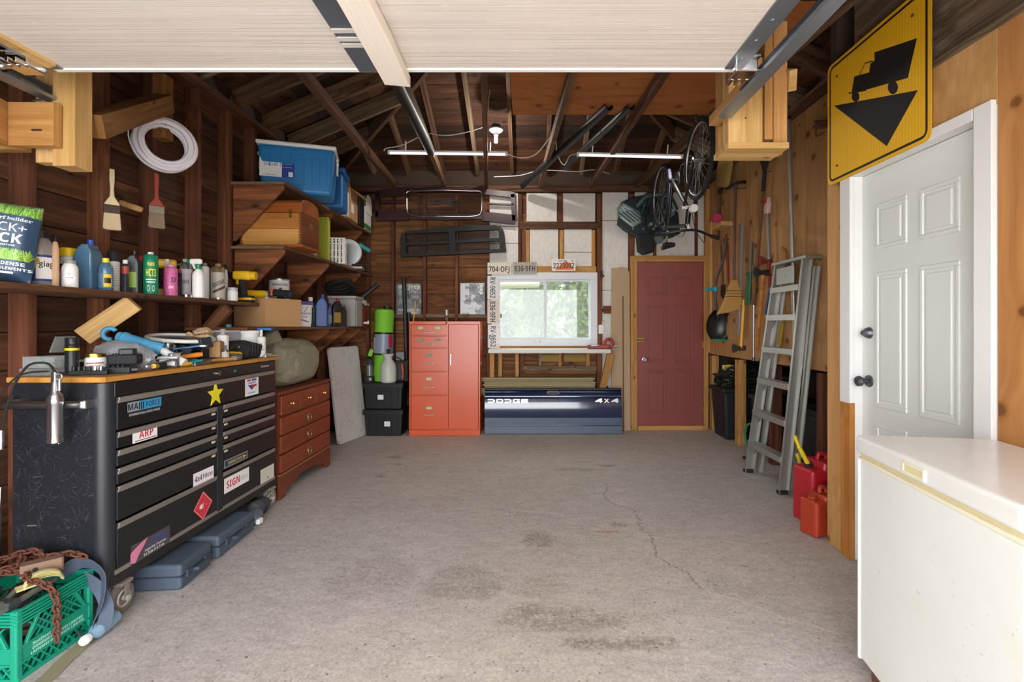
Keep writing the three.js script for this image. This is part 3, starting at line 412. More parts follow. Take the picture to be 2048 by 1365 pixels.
// ================================================================ ROAD SIGN, FREEZER
{
  const w = 0.77, h = 0.73, t = thing('road_sign', 'yellow road sign with black truck on a steep slope above white door', 'sign', V(XP - 0.02, 2.19, -2.615), -Math.PI / 2);
  const yel = canvas(1024, 970, (g, W_, H_) => {
    g.fillStyle = '#f0b80e'; g.fillRect(0, 0, W_, H_); for (let x = 0; x < W_; x += 13) { g.fillStyle = x % 26 ? 'rgba(214,150,24,0.55)' : 'rgba(240,200,50,0.4)'; g.fillRect(x, 0, 4, H_); }
    for (let i = 0; i < 14; i++) { g.fillStyle = 'rgba(120,80,20,0.5)'; g.fillRect(rr(80, W_ - 80), rr(60, H_ - 60), rr(4, 22), 2); }
    g.strokeStyle = '#15130f'; g.lineWidth = 17; g.lineJoin = 'round'; g.beginPath(); const m = 34, r = 46; g.moveTo(m + r, m); g.lineTo(W_ - m - r, m); g.quadraticCurveTo(W_ - m, m, W_ - m, m + r); g.lineTo(W_ - m, H_ - m - r); g.quadraticCurveTo(W_ - m, H_ - m, W_ - m - r, H_ - m); g.lineTo(m + r, H_ - m); g.quadraticCurveTo(m, H_ - m, m, H_ - m - r); g.lineTo(m, m + r); g.quadraticCurveTo(m, m, m + r, m); g.closePath(); g.stroke();
    const sg = ([cx, cy]) => { const px = 1620 + cx / 2.843, py = cy / 2.843, d = (XP - 0.02) * F / (px - CX), y = EYE + (CY - py) * d / F; return [(3.0 - d) / w * W_, (1 - (y - 2.19) / h) * H_]; };
    g.fillStyle = '#131211'; const P = (l) => { g.beginPath(); l.map(sg).forEach(([x, y], i) => i ? g.lineTo(x, y) : g.moveTo(x, y)); g.closePath(); g.fill(); };
    P([[140, 602], [617, 513], [440, 832]]); P([[370, 298], [612, 217], [560, 443], [325, 510], [320, 517], [225, 535], [222, 527], [240, 525], [255, 435], [340, 412], [346, 362], [370, 345]]);
    g.lineWidth = 8; g.strokeStyle = '#131211'; g.beginPath(); [[285, 425], [316, 360], [362, 346]].map(sg).forEach(([x, y], i) => i ? g.lineTo(x, y) : g.moveTo(x, y)); g.stroke();
    for (const [c, r] of [[[262, 550], 26], [[475, 497], 34]]) { const q = Array.from({ length: 24 }, (_, i) => [c[0] + r * 0.85 * Math.cos(i / 24 * 6.283), c[1] + r * 1.12 * Math.sin(i / 24 * 6.283)]); P(q); }
  });
  part(t, 'plate', T(ext(rrect(w, h, 0.045), 0.004, 0.001), 0, h / 2, 0), M(0xd9a61c, 0.35)); 
  const sg = new THREE.ShapeGeometry(rrect(w - 0.004, h - 0.004, 0.043), 12), p = sg.attributes.position, uv = sg.attributes.uv; for (let i = 0; i < p.count; i++) uv.setXY(i, p.getX(i) / w + 0.5, p.getY(i) / h + 0.5);
  part(t, 'sign_face', sg, M(0xffffff, 0.62, 0, { map: yel }), [0, h / 2, 0.0032]);
  for (const [x, y] of [[-0.29, 0.1], [0.28, 0.63], [-0.29, 0.63]]) part(t, 'screw', T(cyl(0.008, 0.008, 0.004, 8), 0, 0, 0, Math.PI / 2), K.rust, [x, y, 0.006]);
}
{
  const a = -0.157, t = thing('chest_freezer', 'white chest freezer standing against the plywood by the white door', 'freezer', V(1.263, 0, -1.885), a);
  const ft = tex(512, 512, (u, v) => { let b = 0.96 - 0.03 * fbm(u * 4, v * 4, 3); const s = vn(u * 60, v * 40) > 0.975 ? 0.12 : 0, y = Math.max(0, fbm(u * 6 + 8, v * 6, 3) - 0.66) * 0.35; return [b - s, b - s - y * 0.15, b - s - y * 0.7 - 0.01]; });
  const wm = M(0xf1f3f0, 0.34, 0, { map: ft }), L = 0.76, D = 0.47;
  const off = (g, x, y, z) => T(g, x, y, z);
  part(t, 'body', off(box(D - 0.02, 0.76, L, 0.012), D / 2, 0.45, L / 2), wm); part(t, 'seal', off(box(D - 0.03, 0.03, L - 0.01, 0.004), D / 2, 0.842, L / 2), M(0xd9cca0, 0.6)); part(t, 'seal_lip', off(box(D - 0.015, 0.012, L, 0.003), D / 2, 0.832, L / 2), M(0xe9e2c8, 0.5));
  const lid = part(t, 'lid', off(box(D, 0.068, L + 0.006, 0.014), D / 2, 0.888, L / 2), M(0xf3f3f1, 0.22, 0, { map: ft }));
  part(lid, 'handle_recess', T(ring(0.11, 0.036, 0.008, 0.008, 0.002), 0, 0, 0, 0, -Math.PI / 2), M(0xe8e0c4, 0.5), [-0.002, 0.886, 0.36]); part(lid, 'handle_inset', T(box(0.006, 0.022, 0.095), 0, 0, 0), M(0xd8cfa0, 0.6), [0.0, 0.886, 0.36]);
  part(t, 'plinth', off(box(D - 0.06, 0.08, L - 0.06), D / 2 + 0.01, 0.04, L / 2), M(0x6a4a38, 0.8)); part(t, 'corner_bead', T(cyl(0.008, 0.008, 0.76, 10), 0.012, 0.45, 0.006), wm);
}

// ================================================================ TOOL CHEST
const TX = -1.88, T0 = 2.18, T1 = 3.69, TY = 1.11;
{
  const t = thing('tool_chest', 'black rolling tool chest with wooden top and sticker covered drawers', 'tool chest', V(TX, 0, -(T0 + T1) / 2), Math.PI / 2), Wd = T1 - T0, D = 0.42, c0 = (T0 + T1) / 2;
  const scr = canvas(512, 1024, (g, w, h) => { g.fillStyle = '#1c1e24'; g.fillRect(0, 0, w, h); for (let i = 0; i < 900; i++) { g.strokeStyle = `rgba(${150 + rr(0, 60)},${155 + rr(0, 60)},${165 + rr(0, 60)},${rr(0.1, 0.55)})`; g.lineWidth = rr(0.5, 1.6); g.beginPath(); const x = rr(0, w), y = rr(0, h), a = rr(0, 6.3), L = rr(6, 60); g.moveTo(x, y); g.quadraticCurveTo(x + L * 0.5 * Math.cos(a) + rr(-8, 8), y + L * 0.5 * Math.sin(a), x + L * Math.cos(a), y + L * Math.sin(a)); g.stroke(); } g.fillStyle = 'rgba(190,160,120,0.7)'; g.fillRect(90, 700, 60, 4); for (let i = 0; i < 500; i++) { g.fillStyle = `rgba(200,200,205,${rr(0.05, 0.4)})`; g.fillRect(rr(0, w), rr(0, h), rr(1, 3), rr(1, 3)); } });
  const bl = M(0x17181b, 0.36), side = M(0xffffff, 0.42, 0, { map: scr }), str = M(0x9b958d, 0.5, 0.55), y0 = 0.158;
  part(t, 'cabinet_body', T(box(Wd - 0.09, TY - 0.025 - y0, D - 0.03), 0, (TY - 0.025 + y0) / 2, -D / 2 - 0.01), bl);
  const near = part(t, 'side_panel', T(box(0.012, TY - 0.025 - y0, D - 0.06), 0, (TY - 0.025 + y0) / 2, -D / 2 - 0.02), side, [-Wd / 2 + 0.006, 0, 0]); part(t, 'side_panel', T(box(0.012, TY - 0.025 - y0, D - 0.06), 0, (TY - 0.025 + y0) / 2, -D / 2 - 0.02), bl, [Wd / 2 - 0.006, 0, 0]);
  for (const s of [-1, 1]) { const q = new THREE.Shape(); q.moveTo(0, 0); q.lineTo(0.05, 0); q.lineTo(0.05, -0.05); q.absarc(0.05 - 0.05, -0.05, 0.05, 0, Math.PI / 2); const g = T(new THREE.CylinderGeometry(0.046, 0.046, TY - 0.028 - y0, 20, 1), 0, (TY - 0.028 + y0) / 2, 0); part(t, 'corner_post', g, s < 0 ? M(0x23262c, 0.38) : bl, [s * (Wd / 2 - 0.046), 0, -0.046]); }
  part(t, 'base_rail', box(Wd - 0.06, 0.045, 0.03, 0.004), M(0x24221f, 0.6), [0, 0.178, -0.012]); part(t, 'base_trim', box(Wd - 0.1, 0.022, 0.012, 0.003), str, [0, 0.214, 0.0]);
  part(t, 'worktop', wbox(Wd + 0.02, 0.026, D + 0.02, 'x', 0.006), woodM(tPine, 0xd49a4c), [0, TY - 0.011, -D / 2 - 0.002]);
  part(t, 'control_strip', box(Wd - 0.1, 0.068, 0.012, 0.003), bl, [0, 1.048, -0.003]);
  part(t, 'lock', T(cyl(0.016, 0.016, 0.014, 18), 0, 0, 0, Math.PI / 2), K.chrome, [2.95 - c0 + 0.02, 1.052, 0.008]); part(t, 'button', T(cyl(0.008, 0.008, 0.01, 12), 0, 0, 0, Math.PI / 2), K.green, [3.12 - c0 + 0.02, 1.05, 0.006]);
  decal(t, 'maker_plate', 0.13, 0.035, 128, (g, w, h) => { g.fillStyle = '#101114'; g.fillRect(0, 0, w, h); txt(g, 'Maximum', w / 2, h * 0.6, 22, '#d8d8d8'); }, [3.5 - c0, 1.055, 0.0042]);
  const pull = (p, w, y) => part(p, 'pull', mg(T(box(w, 0.026, 0.006, 0.002, 1), 0, 0, 0.004, 0.35), T(box(w, 0.006, 0.018, 0.002, 1), 0, 0.011, -0.002)), str, [0, y, 0.006]);
  const rows = [[1.012, 0.862], [0.852, 0.778], [0.768, 0.695], [0.685, 0.612], [0.602, 0.446], [0.435, 0.228]];
  rows.forEach(([a, b], i) => { for (const [u, v] of i ? [[0.06, 0.775], [0.835, Wd - 0.06]] : [[0.06, Wd - 0.06]]) { const w = v - u, h = a - b; const dr = part(t, 'drawer', box(w, h, 0.014, 0.003, 1), bl, [-Wd / 2 + (u + v) / 2, (a + b) / 2, -0.002]); pull(dr, w - 0.006, h / 2 - 0.014); if (i && i < 5) part(dr, 'tab', box(0.03, 0.012, 0.004), M(0xd8cdb8, 0.6), [(u < 0.5 ? 1 : -1) * (w / 2 - 0.03), h / 2 - 0.04, 0.008]); } });
  part(t, 'divider', box(0.05, 0.64, 0.016, 0.003), M(0x1d2229, 0.4), [-Wd / 2 + 0.805, 0.535, 0.0]);
  // stickers, placed from the photograph on the front face
  const st = (name, x0, x1, y0_, y1_, px, draw, lab) => { const da = -TX * F / (CX - x0), db = -TX * F / (CX - x1), dm = (da + db) / 2, m = decal(t, name, db - da, (y1_ - y0_) * dm / F, px, draw, [dm - c0, EYE + (CY - (y0_ + y1_) / 2) * dm / F, 0.0068]); m.userData.label = lab; return m; };
  st('sticker', 252, 320, 800, 830, 256, (g, w, h) => { g.fillStyle = '#14161a'; g.fillRect(0, 0, w, h); g.fillStyle = '#8d9a9f'; g.fillRect(0, 0, w * 0.5, h * 0.62); g.fillStyle = '#2f94c4'; g.fillRect(w * 0.36, 0, w * 0.64, h * 0.62); txt(g, 'MA', w * 0.15, h * 0.32, h * 0.56, '#0c0d10'); for (let i = 0; i < 3; i++) { g.fillStyle = '#0c0d10'; g.fillRect(w * (0.32 + i * 0.06), h * 0.08, w * 0.03, h * 0.48); } txt(g, 'FORCE', w * 0.74, h * 0.32, h * 0.5, '#1c3d58', 'sans-serif', 'center', true, w * 0.44); txt(g, 'INTERNATIONAL DIESEL POWER', w / 2, h * 0.82, h * 0.2, '#c8c8c8', 'sans-serif', 'center', true, w * 0.92); }, 'blue and grey lettered sticker');
  st('sticker', 262, 312, 856, 881, 256, (g, w, h) => { g.fillStyle = '#f4f2f0'; g.fillRect(0, 0, w, h); txt(g, 'ARP', w * 0.55, h * 0.45, h * 0.8, '#d3202b', 'sans-serif', 'center', true); g.fillStyle = '#333'; g.fillRect(w * 0.1, h * 0.85, w * 0.85, h * 0.06); }, 'white sticker with red letters');
  { const da = -TX * F / (CX - 429), s = []; for (let i = 0; i < 10; i++) { const r = i % 2 ? 0.033 : 0.078, a = Math.PI / 2 + i * Math.PI / 5; s.push([r * Math.cos(a), r * Math.sin(a)]); } part(t, 'star_sticker', ext(s, 0.002), M(0xf2e12a, 0.45), [da - c0, EYE + (CY - 789) * da / F, 0.0068]).userData.label = 'yellow star sticker'; }
  st('sticker', 488, 515, 757, 791, 160, (g, w, h) => { g.fillStyle = '#eef0f4'; g.fillRect(0, 0, w, h); g.fillStyle = '#cc2233'; g.fillRect(w * 0.15, h * 0.05, w * 0.3, h * 0.1); g.fillStyle = '#2b3f9c'; g.fillRect(w * 0.5, h * 0.05, w * 0.35, h * 0.1); txt(g, 'CARQUEST', w / 2, h * 0.26, h * 0.17, '#2b3f9c', 'sans-serif', 'center', true, w * 0.86); g.fillStyle = '#2b3f9c'; g.beginPath(); g.moveTo(w * 0.2, h * 0.38); g.lineTo(w * 0.85, h * 0.38); g.lineTo(w * 0.5, h * 0.68); g.fill(); g.fillStyle = '#cc2233'; g.fillRect(w * 0.5, h * 0.38, w * 0.35, h * 0.14); txt(g, 'AUTO PARTS', w / 2, h * 0.84, h * 0.12, '#2b3f9c', 'sans-serif', 'center', true, w * 0.8); }, 'white sticker with blue and red emblem');
  st('sticker', 384, 425, 940, 966, 192, (g, w, h) => { g.fillStyle = '#f1eef0'; g.fillRect(0, 0, w, h); txt(g, '4x4', w * 0.25, h * 0.5, h * 0.6, '#3b2d4a', 'sans-serif', 'center', true, w * 0.36); txt(g, 'Pièces', w * 0.7, h * 0.5, h * 0.5, '#5a3c5c', 'sans-serif', 'center', true, w * 0.5); }, 'white sticker with dark lettering');
  { const d = -TX * F / (CX - 404), m = decal(t, 'hazard_sticker', 0.12, 0.12, 192, (g, w, h) => { g.fillStyle = '#cf3640'; g.fillRect(0, 0, w, h); g.strokeStyle = '#f0d8d4'; g.lineWidth = 4; g.strokeRect(10, 10, w - 20, h - 20); g.save(); g.translate(w / 2, h / 2); g.rotate(-Math.PI / 4); g.fillStyle = '#f4e4e0'; g.beginPath(); g.moveTo(-20, -8); g.quadraticCurveTo(-26, -34, -6, -58); g.quadraticCurveTo(-4, -40, 8, -48); g.quadraticCurveTo(28, -24, 18, -8); g.fill(); g.fillRect(-28, -2, 56, 6); txt(g, '3', 0, 42, 20, '#f4e4e0'); g.restore(); }, [d - c0, EYE + (CY - 1012) * d / F, 0.0068], [0, 0, Math.PI / 4]); m.userData.label = 'red diamond flammable hazard sticker'; }
  st('sticker', 446, 496, 946, 975, 224, (g, w, h) => { g.fillStyle = '#f2f0ee'; g.fillRect(0, 0, w, h); txt(g, 'SIGN', w * 0.36, h * 0.5, h * 0.66, '#cf2730', 'sans-serif', 'center', true, w * 0.58); txt(g, 'West', w * 0.8, h * 0.52, h * 0.5, '#b9b2b4', 'sans-serif', 'center', false, w * 0.3); }, 'white sticker with red SIGN lettering');
  st('sticker', 519, 546, 934, 962, 96, (g, w, h) => { g.fillStyle = '#ddd9cc'; g.fillRect(0, 0, w, h); g.strokeStyle = '#b9b4a4'; for (let i = 1; i < 6; i++) { g.beginPath(); g.moveTo(w * 0.15, h * i / 6); g.lineTo(w * 0.85, h * i / 6); g.stroke(); } g.fillStyle = '#6a5a30'; g.fillRect(w * 0.5, h * 0.7, 6, 8); }, 'cream square sticker');
  st('sticker', 446, 493, 912, 927, 160, (g, w, h) => { g.fillStyle = '#2c3850'; g.fillRect(0, 0, w, h); g.strokeStyle = '#9aa0a8'; g.lineWidth = 4; g.strokeRect(2, 2, w - 4, h - 4); txt(g, 'UNDERCOVER', w * 0.46, h * 0.55, h * 0.5, '#d8c25a', 'sans-serif', 'center', true, w * 0.6); g.fillStyle = '#e0c030'; g.beginPath(); g.moveTo(w * 0.8, h * 0.3); g.lineTo(w * 0.96, h * 0.5); g.lineTo(w * 0.8, h * 0.8); g.fill(); }, 'navy bar sticker with yellow arrow');
  st('sticker', 258, 337, 1071, 1108, 320, (g, w, h) => { g.fillStyle = '#4a474c'; g.fillRect(0, 0, w, h); g.fillStyle = '#d77fa0'; g.beginPath(); g.moveTo(0, h * 0.4); g.quadraticCurveTo(w * 0.2, h * 0.1, w * 0.42, 0); g.lineTo(w * 0.3, h * 0.4); g.quadraticCurveTo(w * 0.2, h * 0.6, w * 0.12, h); g.lineTo(0, h * 0.9); g.fill(); txt(g, 'DAYS', w * 0.72, h * 0.2, h * 0.28, '#2f4da8', 'sans-serif', 'center', true, w * 0.45); txt(g, 'Sport Rack Series', w * 0.66, h * 0.44, h * 0.18, '#2f4da8', 'sans-serif', 'center', true, w * 0.6); txt(g, 'Capacité / Inseries', w * 0.62, h * 0.65, h * 0.17, '#e8e2e4', 'sans-serif', 'center', true, w * 0.66); txt(g, '12.7cm X 5.1cm', w * 0.58, h * 0.86, h * 0.2, '#f0eaec', 'sans-serif', 'center', true, w * 0.72); }, 'pink arrow sticker with dimensions');
  // side handle and casters
  const hb = part(near, 'handle', mg(T(cyl(0.017, 0.017, 0.34, 16), 0, 0, 0, Math.PI / 2), T(box(0.06, 0.045, 0.04, 0.012), 0.024, 0, -0.165), T(box(0.06, 0.045, 0.04, 0.012), 0.024, 0, 0.165)), K.steel, [-0.05, 0.995, -D / 2 - 0.02]);
  const wheel = () => [T(mg(tor(0.056, 0.018, 10, 28), T(cyl(0.056, 0.056, 0.03, 24), 0, 0, 0, Math.PI / 2)), 0, 0, 0), T(mg(tor(0.036, 0.005, 6, 20), T(cyl(0.012, 0.012, 0.05, 10), 0, 0, 0, Math.PI / 2)), 0, 0, 0)];
  for (const [x, z] of [[-Wd / 2 + 0.1, -0.015], [Wd / 2 - 0.09, -0.02], [-Wd / 2 + 0.09, -D + 0.06], [Wd / 2 - 0.09, -D + 0.06]]) { const [a, b] = wheel(), c = new THREE.Group(); c.name = 'caster'; c.position.set(x, 0, z); c.rotation.y = rr(-0.4, 0.4); t.add(c); part(c, 'tyre', a, M(0x6f6a64, 0.85), [0, 0.074, 0]); part(c, 'hub', b, M(0xc4bcb2, 0.6, 0.3), [0, 0.074, 0.016]); part(c, 'fork', mg(T(box(0.028, 0.07, 0.006, 0.003), 0, 0.105, 0.03), T(box(0.05, 0.07, 0.006, 0.004), 0, 0.105, -0.028), T(box(0.07, 0.016, 0.07, 0.004), 0, 0.147, 0)), M(0x8d8578, 0.7, 0.3)); }
}
{ // grease gun over the side handle
  const d = T0 - 0.09, t = thing('grease_gun', 'chrome grease gun hanging from the tool chest handle', 'grease gun', B(110, 885, d));
  part(t, 'barrel', lathe([[0, 0], [0.026, 0.0], [0.027, 0.01], [0.024, 0.018], [0.026, 0.03], [0.026, 0.16], [0.029, 0.165], [0.029, 0.185], [0.026, 0.19], [0.026, 0.2], [0.016, 0.215], [0.012, 0.26], [0, 0.262]], 24), K.steel); part(t, 'head', mg(T(box(0.022, 0.075, 0.022, 0.006), 0, 0.265, 0), T(cyl(0.006, 0.006, 0.05, 8), 0.02, 0.245, 0), T(tor(0.012, 0.004, 6, 14), 0.018, 0.28, 0)), K.steel); part(t, 'plunger_cap', T(box(0.035, 0.006, 0.02, 0.003), 0.008, -0.004, 0), K.chrome);
  part(t, 'hose', tube([[0.0, 0.3, 0], [-0.03, 0.335, 0], [-0.08, 0.335, 0.02], [-0.14, 0.27, 0.02], [-0.19, 0.13, 0.02], [-0.205, 0.05, 0.02]], 0.005, 50, 8), K.rubber); part(t, 'coupler', T(mg(cyl(0.008, 0.01, 0.05, 12), T(cyl(0.007, 0.007, 0.03, 12), 0, -0.04, 0)), -0.208, 0.03, 0.02), K.steel);
}
cord('extension_lead', 'black plug cord trailing over the tool chest edge beside grease gun', [V(-2.09, 1.118, -2.24), V(-2.17, 1.135, -2.2), V(-2.24, 1.12, -2.16), V(-2.30, 1.02, -2.13), V(-2.33, 0.9, -2.12), V(-2.305, 0.8, -2.13)], 0.004, K.rubber);
// ================================================================ CLUTTER ON THE CHEST TOP
const at = (px, x, y = TY + 0.004) => V(x, y, x * F / (CX - px));       // on the chest top at depth set by x
{
  let p = V(-2.21, TY + 0.003, -2.27), t = thing('parts_organizer', 'clear plastic hardware tray with open lid at the end of the worktop', 'organizer', p);
  const cp = M(0xe8ecec, 0.2, 0, { transmission: 0.8, thickness: 0 }); part(t, 'tray', box(0.16, 0.035, 0.13, 0.005), cp, [0, 0.018, 0]); part(t, 'upper_tray', mg(T(box(0.14, 0.006, 0.11), 0, 0.04, 0), T(box(0.14, 0.05, 0.005), 0, 0.062, 0.055), T(box(0.14, 0.05, 0.005), 0, 0.062, -0.055), T(box(0.005, 0.05, 0.11), 0.07, 0.062, 0), T(box(0.005, 0.05, 0.11), -0.07, 0.062, 0)), cp); part(t, 'lid', T(box(0.08, 0.005, 0.1), 0, 0.05, 0, 0, 0, 1.2), cp, [0.0, 0.09, -0.06]);
  const sc = mg(...Array.from({ length: 46 }, () => T(cyl(0.003, 0.003, rr(0.012, 0.026), 6), rr(-0.06, 0.06), rr(0.046, 0.068), rr(-0.045, 0.045), rr(0, 3), rr(0, 3), rr(0, 3)))); part(t, 'loose_screws', sc, K.steel).userData.kind = 'stuff';
}
const can = (name, lab, cat, p, r, h, body, cap, capH, o = {}) => {
  const t = thing(name, lab, cat, p, o.turn ?? 0, o.group), bh = h - capH;
  part(t, 'body', lathe([[0, 0], [r * 0.92, 0], [r, r * 0.08], [r, bh - r * 0.35], [r * 0.86, bh - r * 0.12], [r * 0.6, bh], [0, bh]]), body);
  if (capH > 0) part(t, 'cap', T(lathe([[0, 0], [r * (o.cr ?? 0.8), 0], [r * (o.cr ?? 0.8), capH * 0.9], [r * (o.cr ?? 0.8) * 0.92, capH], [0, capH]], 24), 0, bh - r * 0.1, 0), cap);
  if (o.label) { const [c, l0, l1] = o.label; const g = cyl(r * 1.006, r * 1.006, bh * (l1 - l0), 28, true); part(t, 'paper_label', T(g, 0, bh * (l0 + l1) / 2, 0, 0, o.lturn ?? -0.9, 0), c.isTexture ? M(0xffffff, 0.5, 0, { map: c }) : c); }
  return t;
};
const wrapLabel = (bg, draw) => canvas(512, 160, (g, w, h) => { g.fillStyle = bg; g.fillRect(0, 0, w, h); draw(g, w, h); });
const twice = (f) => (g, w, h) => { for (const k of [0.25, 0.75]) f(g, w * k, h, w, h); };
can('spray_can', 'black aerosol can with yellow band beside the clear hardware tray', 'can', V(-2.11, TY + 0.003, -2.27), 0.026, 0.175, K.black, K.black, 0.03, { cr: 0.95, label: [M(0xd9c21e, 0.4), 0.78, 0.86] });
can('glass_jar', 'white labelled jar beside the black aerosol can', 'jar', V(-2.06, TY + 0.003, -2.36), 0.042, 0.1, K.white, K.brass, 0.018, { cr: 0.95, label: [wrapLabel('#e9e6e2', twice((g, x, y, w, h) => { g.fillStyle = '#a33'; g.fillRect(x - 70, h * 0.3, 140, 14); txt(g, 'PASTE', x, h * 0.6, 34, '#555'); })), 0.15, 0.85] });
{ // crumpled clear bag
  const g = new THREE.IcosahedronGeometry(0.1, 4), q = g.attributes.position; for (let i = 0; i < q.count; i++) { const v = V(q.getX(i), q.getY(i), q.getZ(i)), n = 1 + 0.5 * (fbm(v.x * 22 + 4, v.y * 22 + v.z * 18, 3) - 0.5); q.setXYZ(i, v.x * n * 1.5, Math.max(-0.045, v.y * n * 0.8), v.z * n * 0.8); } g.computeVertexNormals();
  single('plastic_bag', T(g, 0, 0.045, 0, 0, 0, -0.12), M(0xdfe3e8, 0.2, 0, { transmission: 0.65, thickness: 0 }), 'crumpled clear plastic bag of parts on the worktop', 'bag', V(-2.08, TY + 0.01, -2.53));
}
const tool = (name, lab, cat, p, turn, parts) => { const t = thing(name, lab, cat, p, turn); for (const [n, g, m, pp, r] of parts) part(t, n, g, m, pp, r); return t; };
tool('socket_rail', 'black socket rail with chrome sockets at the worktop edge', 'socket set', V(-2.02, TY + 0.003, -2.26), 0.25, [['rail', box(0.15, 0.022, 0.03, 0.004), K.black, [0, 0.011, 0]], ...[-0.06, -0.04, -0.02, 0, 0.02, 0.045].map((x) => ['socket', cyl(0.008, 0.008, 0.02, 12), x > 0.01 ? K.chrome : K.black, [x, 0.03, 0]])]);
tool('battery_charger', 'black battery charger block beside the crumpled clear bag', 'charger', V(-2.03, TY + 0.003, -2.48), 0.4, [['body', box(0.12, 0.05, 0.09, 0.01), K.blackM, [0, 0.025, 0]], ['dock', box(0.06, 0.03, 0.06, 0.006), K.black, [0.01, 0.062, 0]], ['vent', mg(...[0, 1, 2, 3].map((i) => T(box(0.004, 0.004, 0.06), -0.045 + i * 0.012, 0.052, 0))), K.grey, [0, 0, 0]]]);
tool('battery_pack', 'flat dark grey battery pack lying at the chest front edge', 'battery', V(-1.95, TY + 0.003, -2.36), 0.2, [['body', box(0.13, 0.03, 0.075, 0.006), M(0x2c2f34, 0.6), [0, 0.016, 0]], ['contacts', mg(...[-0.03, -0.01, 0.01, 0.03].map((x) => T(box(0.012, 0.01, 0.05), x, 0.034, 0))), K.black, [0, 0, 0]], ['latch', box(0.03, 0.012, 0.04, 0.003), M(0x53585f, 0.5), [0.075, 0.018, 0]]]);
tool('tape_measure', 'yellow and black tape measure behind the battery charger', 'tape measure', V(-2.12, TY + 0.003, -2.72), 0.5, [['case', T(box(0.075, 0.07, 0.045, 0.016), 0, 0.035, 0), K.yellow], ['grip', box(0.078, 0.02, 0.047, 0.006), K.black, [0, 0.066, 0]], ['blade_hook', box(0.03, 0.003, 0.02), K.yellow, [0.045, 0.006, 0]]]);
{ const p = V(-2.13, TY + 0.12, -2.68), t = thing('blower_nozzle', 'blue cylindrical blower nozzle tool propped on the clutter heap', 'blower', p, 0.2); const bm = M(0x4d9cc4, 0.5); part(t, 'barrel', T(lathe([[0.028, -0.13], [0.032, -0.12], [0.03, -0.05], [0.033, -0.045], [0.033, -0.03], [0.03, -0.025], [0.03, 0.05], [0.034, 0.055], [0.034, 0.075], [0.029, 0.08], [0.027, 0.1], [0.0, 0.1]], 24), 0, 0, 0, 0, 0, 1.25), bm); part(t, 'nozzle_claw', T(tor(0.03, 0.012, 8, 20, 4.4), -0.135, 0.045, 0, 0, 0.2, 0.6), bm); part(t, 'stem', T(cyl(0.018, 0.024, 0.16, 12), 0.16, -0.075, 0, 0, 0, 1.0), K.white); part(t, 'stand', T(box(0.06, 0.11, 0.06, 0.01), 0.0, -0.075, 0), M(0x5f666c, 0.6)); }
{ const t = thing('round_lid', 'large round white rimmed lid propped against the clutter behind blue tool', 'lid', V(-2.16, TY + 0.155, -3.03)); part(t, 'disc', T(cyl(0.165, 0.165, 0.008, 48), 0, 0, 0), M(0x34363a, 0.3)); part(t, 'rim', T(tor(0.17, 0.012, 10, 56), 0, 0.006, 0, Math.PI / 2), M(0xe6e6da, 0.4)); t.rotation.set(0.05, 0, -0.1); }
tool('tool_case', 'black plastic case supporting the round white rimmed lid', 'case', V(-2.17, TY + 0.003, -3.05), 0.1, [['body', box(0.2, 0.12, 0.24, 0.012), M(0x202226, 0.6), [0, 0.062, 0]], ['clasp', box(0.03, 0.03, 0.01, 0.003), K.grey, [0.03, 0.06, 0.125]], ['seam', box(0.203, 0.006, 0.243), K.black, [0, 0.07, 0]]]);
tool('charger_unit', 'boxy black charger with grey label leaning on the case', 'charger', V(-2.02, TY + 0.06, -3.0), -0.4, [['body', T(box(0.12, 0.065, 0.07, 0.006), 0, 0.03, 0, 0.2, 0, 0.15), M(0x2a2d33, 0.45)], ['foot', box(0.07, 0.06, 0.05, 0.006), K.black, [0.01, -0.03, 0]], ['face_plate', T(box(0.09, 0.045, 0.004), 0, 0.035, 0.037, 0.2, 0, 0.15), M(0x3d4249, 0.4)]]);
tool('claw_hammer', 'wooden handled hammer lying along the chest front edge', 'hammer', V(-1.94, TY + 0.014, -3.0), 1.25, [['handle', T(lathe([[0, -0.2], [0.013, -0.195], [0.012, -0.1], [0.009, 0], [0.01, 0.1]], 12), 0, 0, 0, 0, 0, Math.PI / 2), woodM(tPine, 0xd9a765)], ['head', mg(T(cyl(0.013, 0.013, 0.05, 14), -0.12, 0, 0.03, Math.PI / 2), T(box(0.03, 0.026, 0.04, 0.005), -0.12, 0, 0), T(box(0.02, 0.012, 0.05, 0.004), -0.12, 0.0, -0.04, 0.3)), K.steel]]);
tool('screwdriver', 'orange handled screwdriver lying across the clutter', 'screwdriver', V(-2.0, TY + 0.05, -2.86), 0.9, [['handle', T(lathe([[0, -0.06], [0.014, -0.058], [0.016, -0.03], [0.012, 0.02], [0.015, 0.035], [0.006, 0.05]], 12), 0, 0, 0, 0, 0, Math.PI / 2 + 0.12), M(0xe08a2c, 0.35)], ['shank', T(cyl(0.003, 0.003, 0.14, 8), -0.11, 0.013, 0, 0, 0, Math.PI / 2 + 0.12), K.chrome], ['prop', box(0.06, 0.035, 0.06, 0.008), M(0x4a4c50, 0.6), [0, -0.034, 0]]]);
tool('spring_clamp', 'orange and grey spring clamp on the worktop', 'clamp', V(-2.08, TY + 0.005, -2.78), 0.3, [['jaw', T(box(0.12, 0.02, 0.022, 0.006), 0, 0.03, 0, 0, 0, 0.2), K.orange], ['jaw', T(box(0.12, 0.02, 0.022, 0.006), 0, 0.014, 0, 0, 0, -0.05), K.orange], ['pivot', T(cyl(0.012, 0.012, 0.03, 12), 0, 0.022, 0, Math.PI / 2), K.dsteel], ['tip', box(0.02, 0.03, 0.024, 0.004), M(0xd06a50, 0.6), [0.06, 0.028, 0]]]);
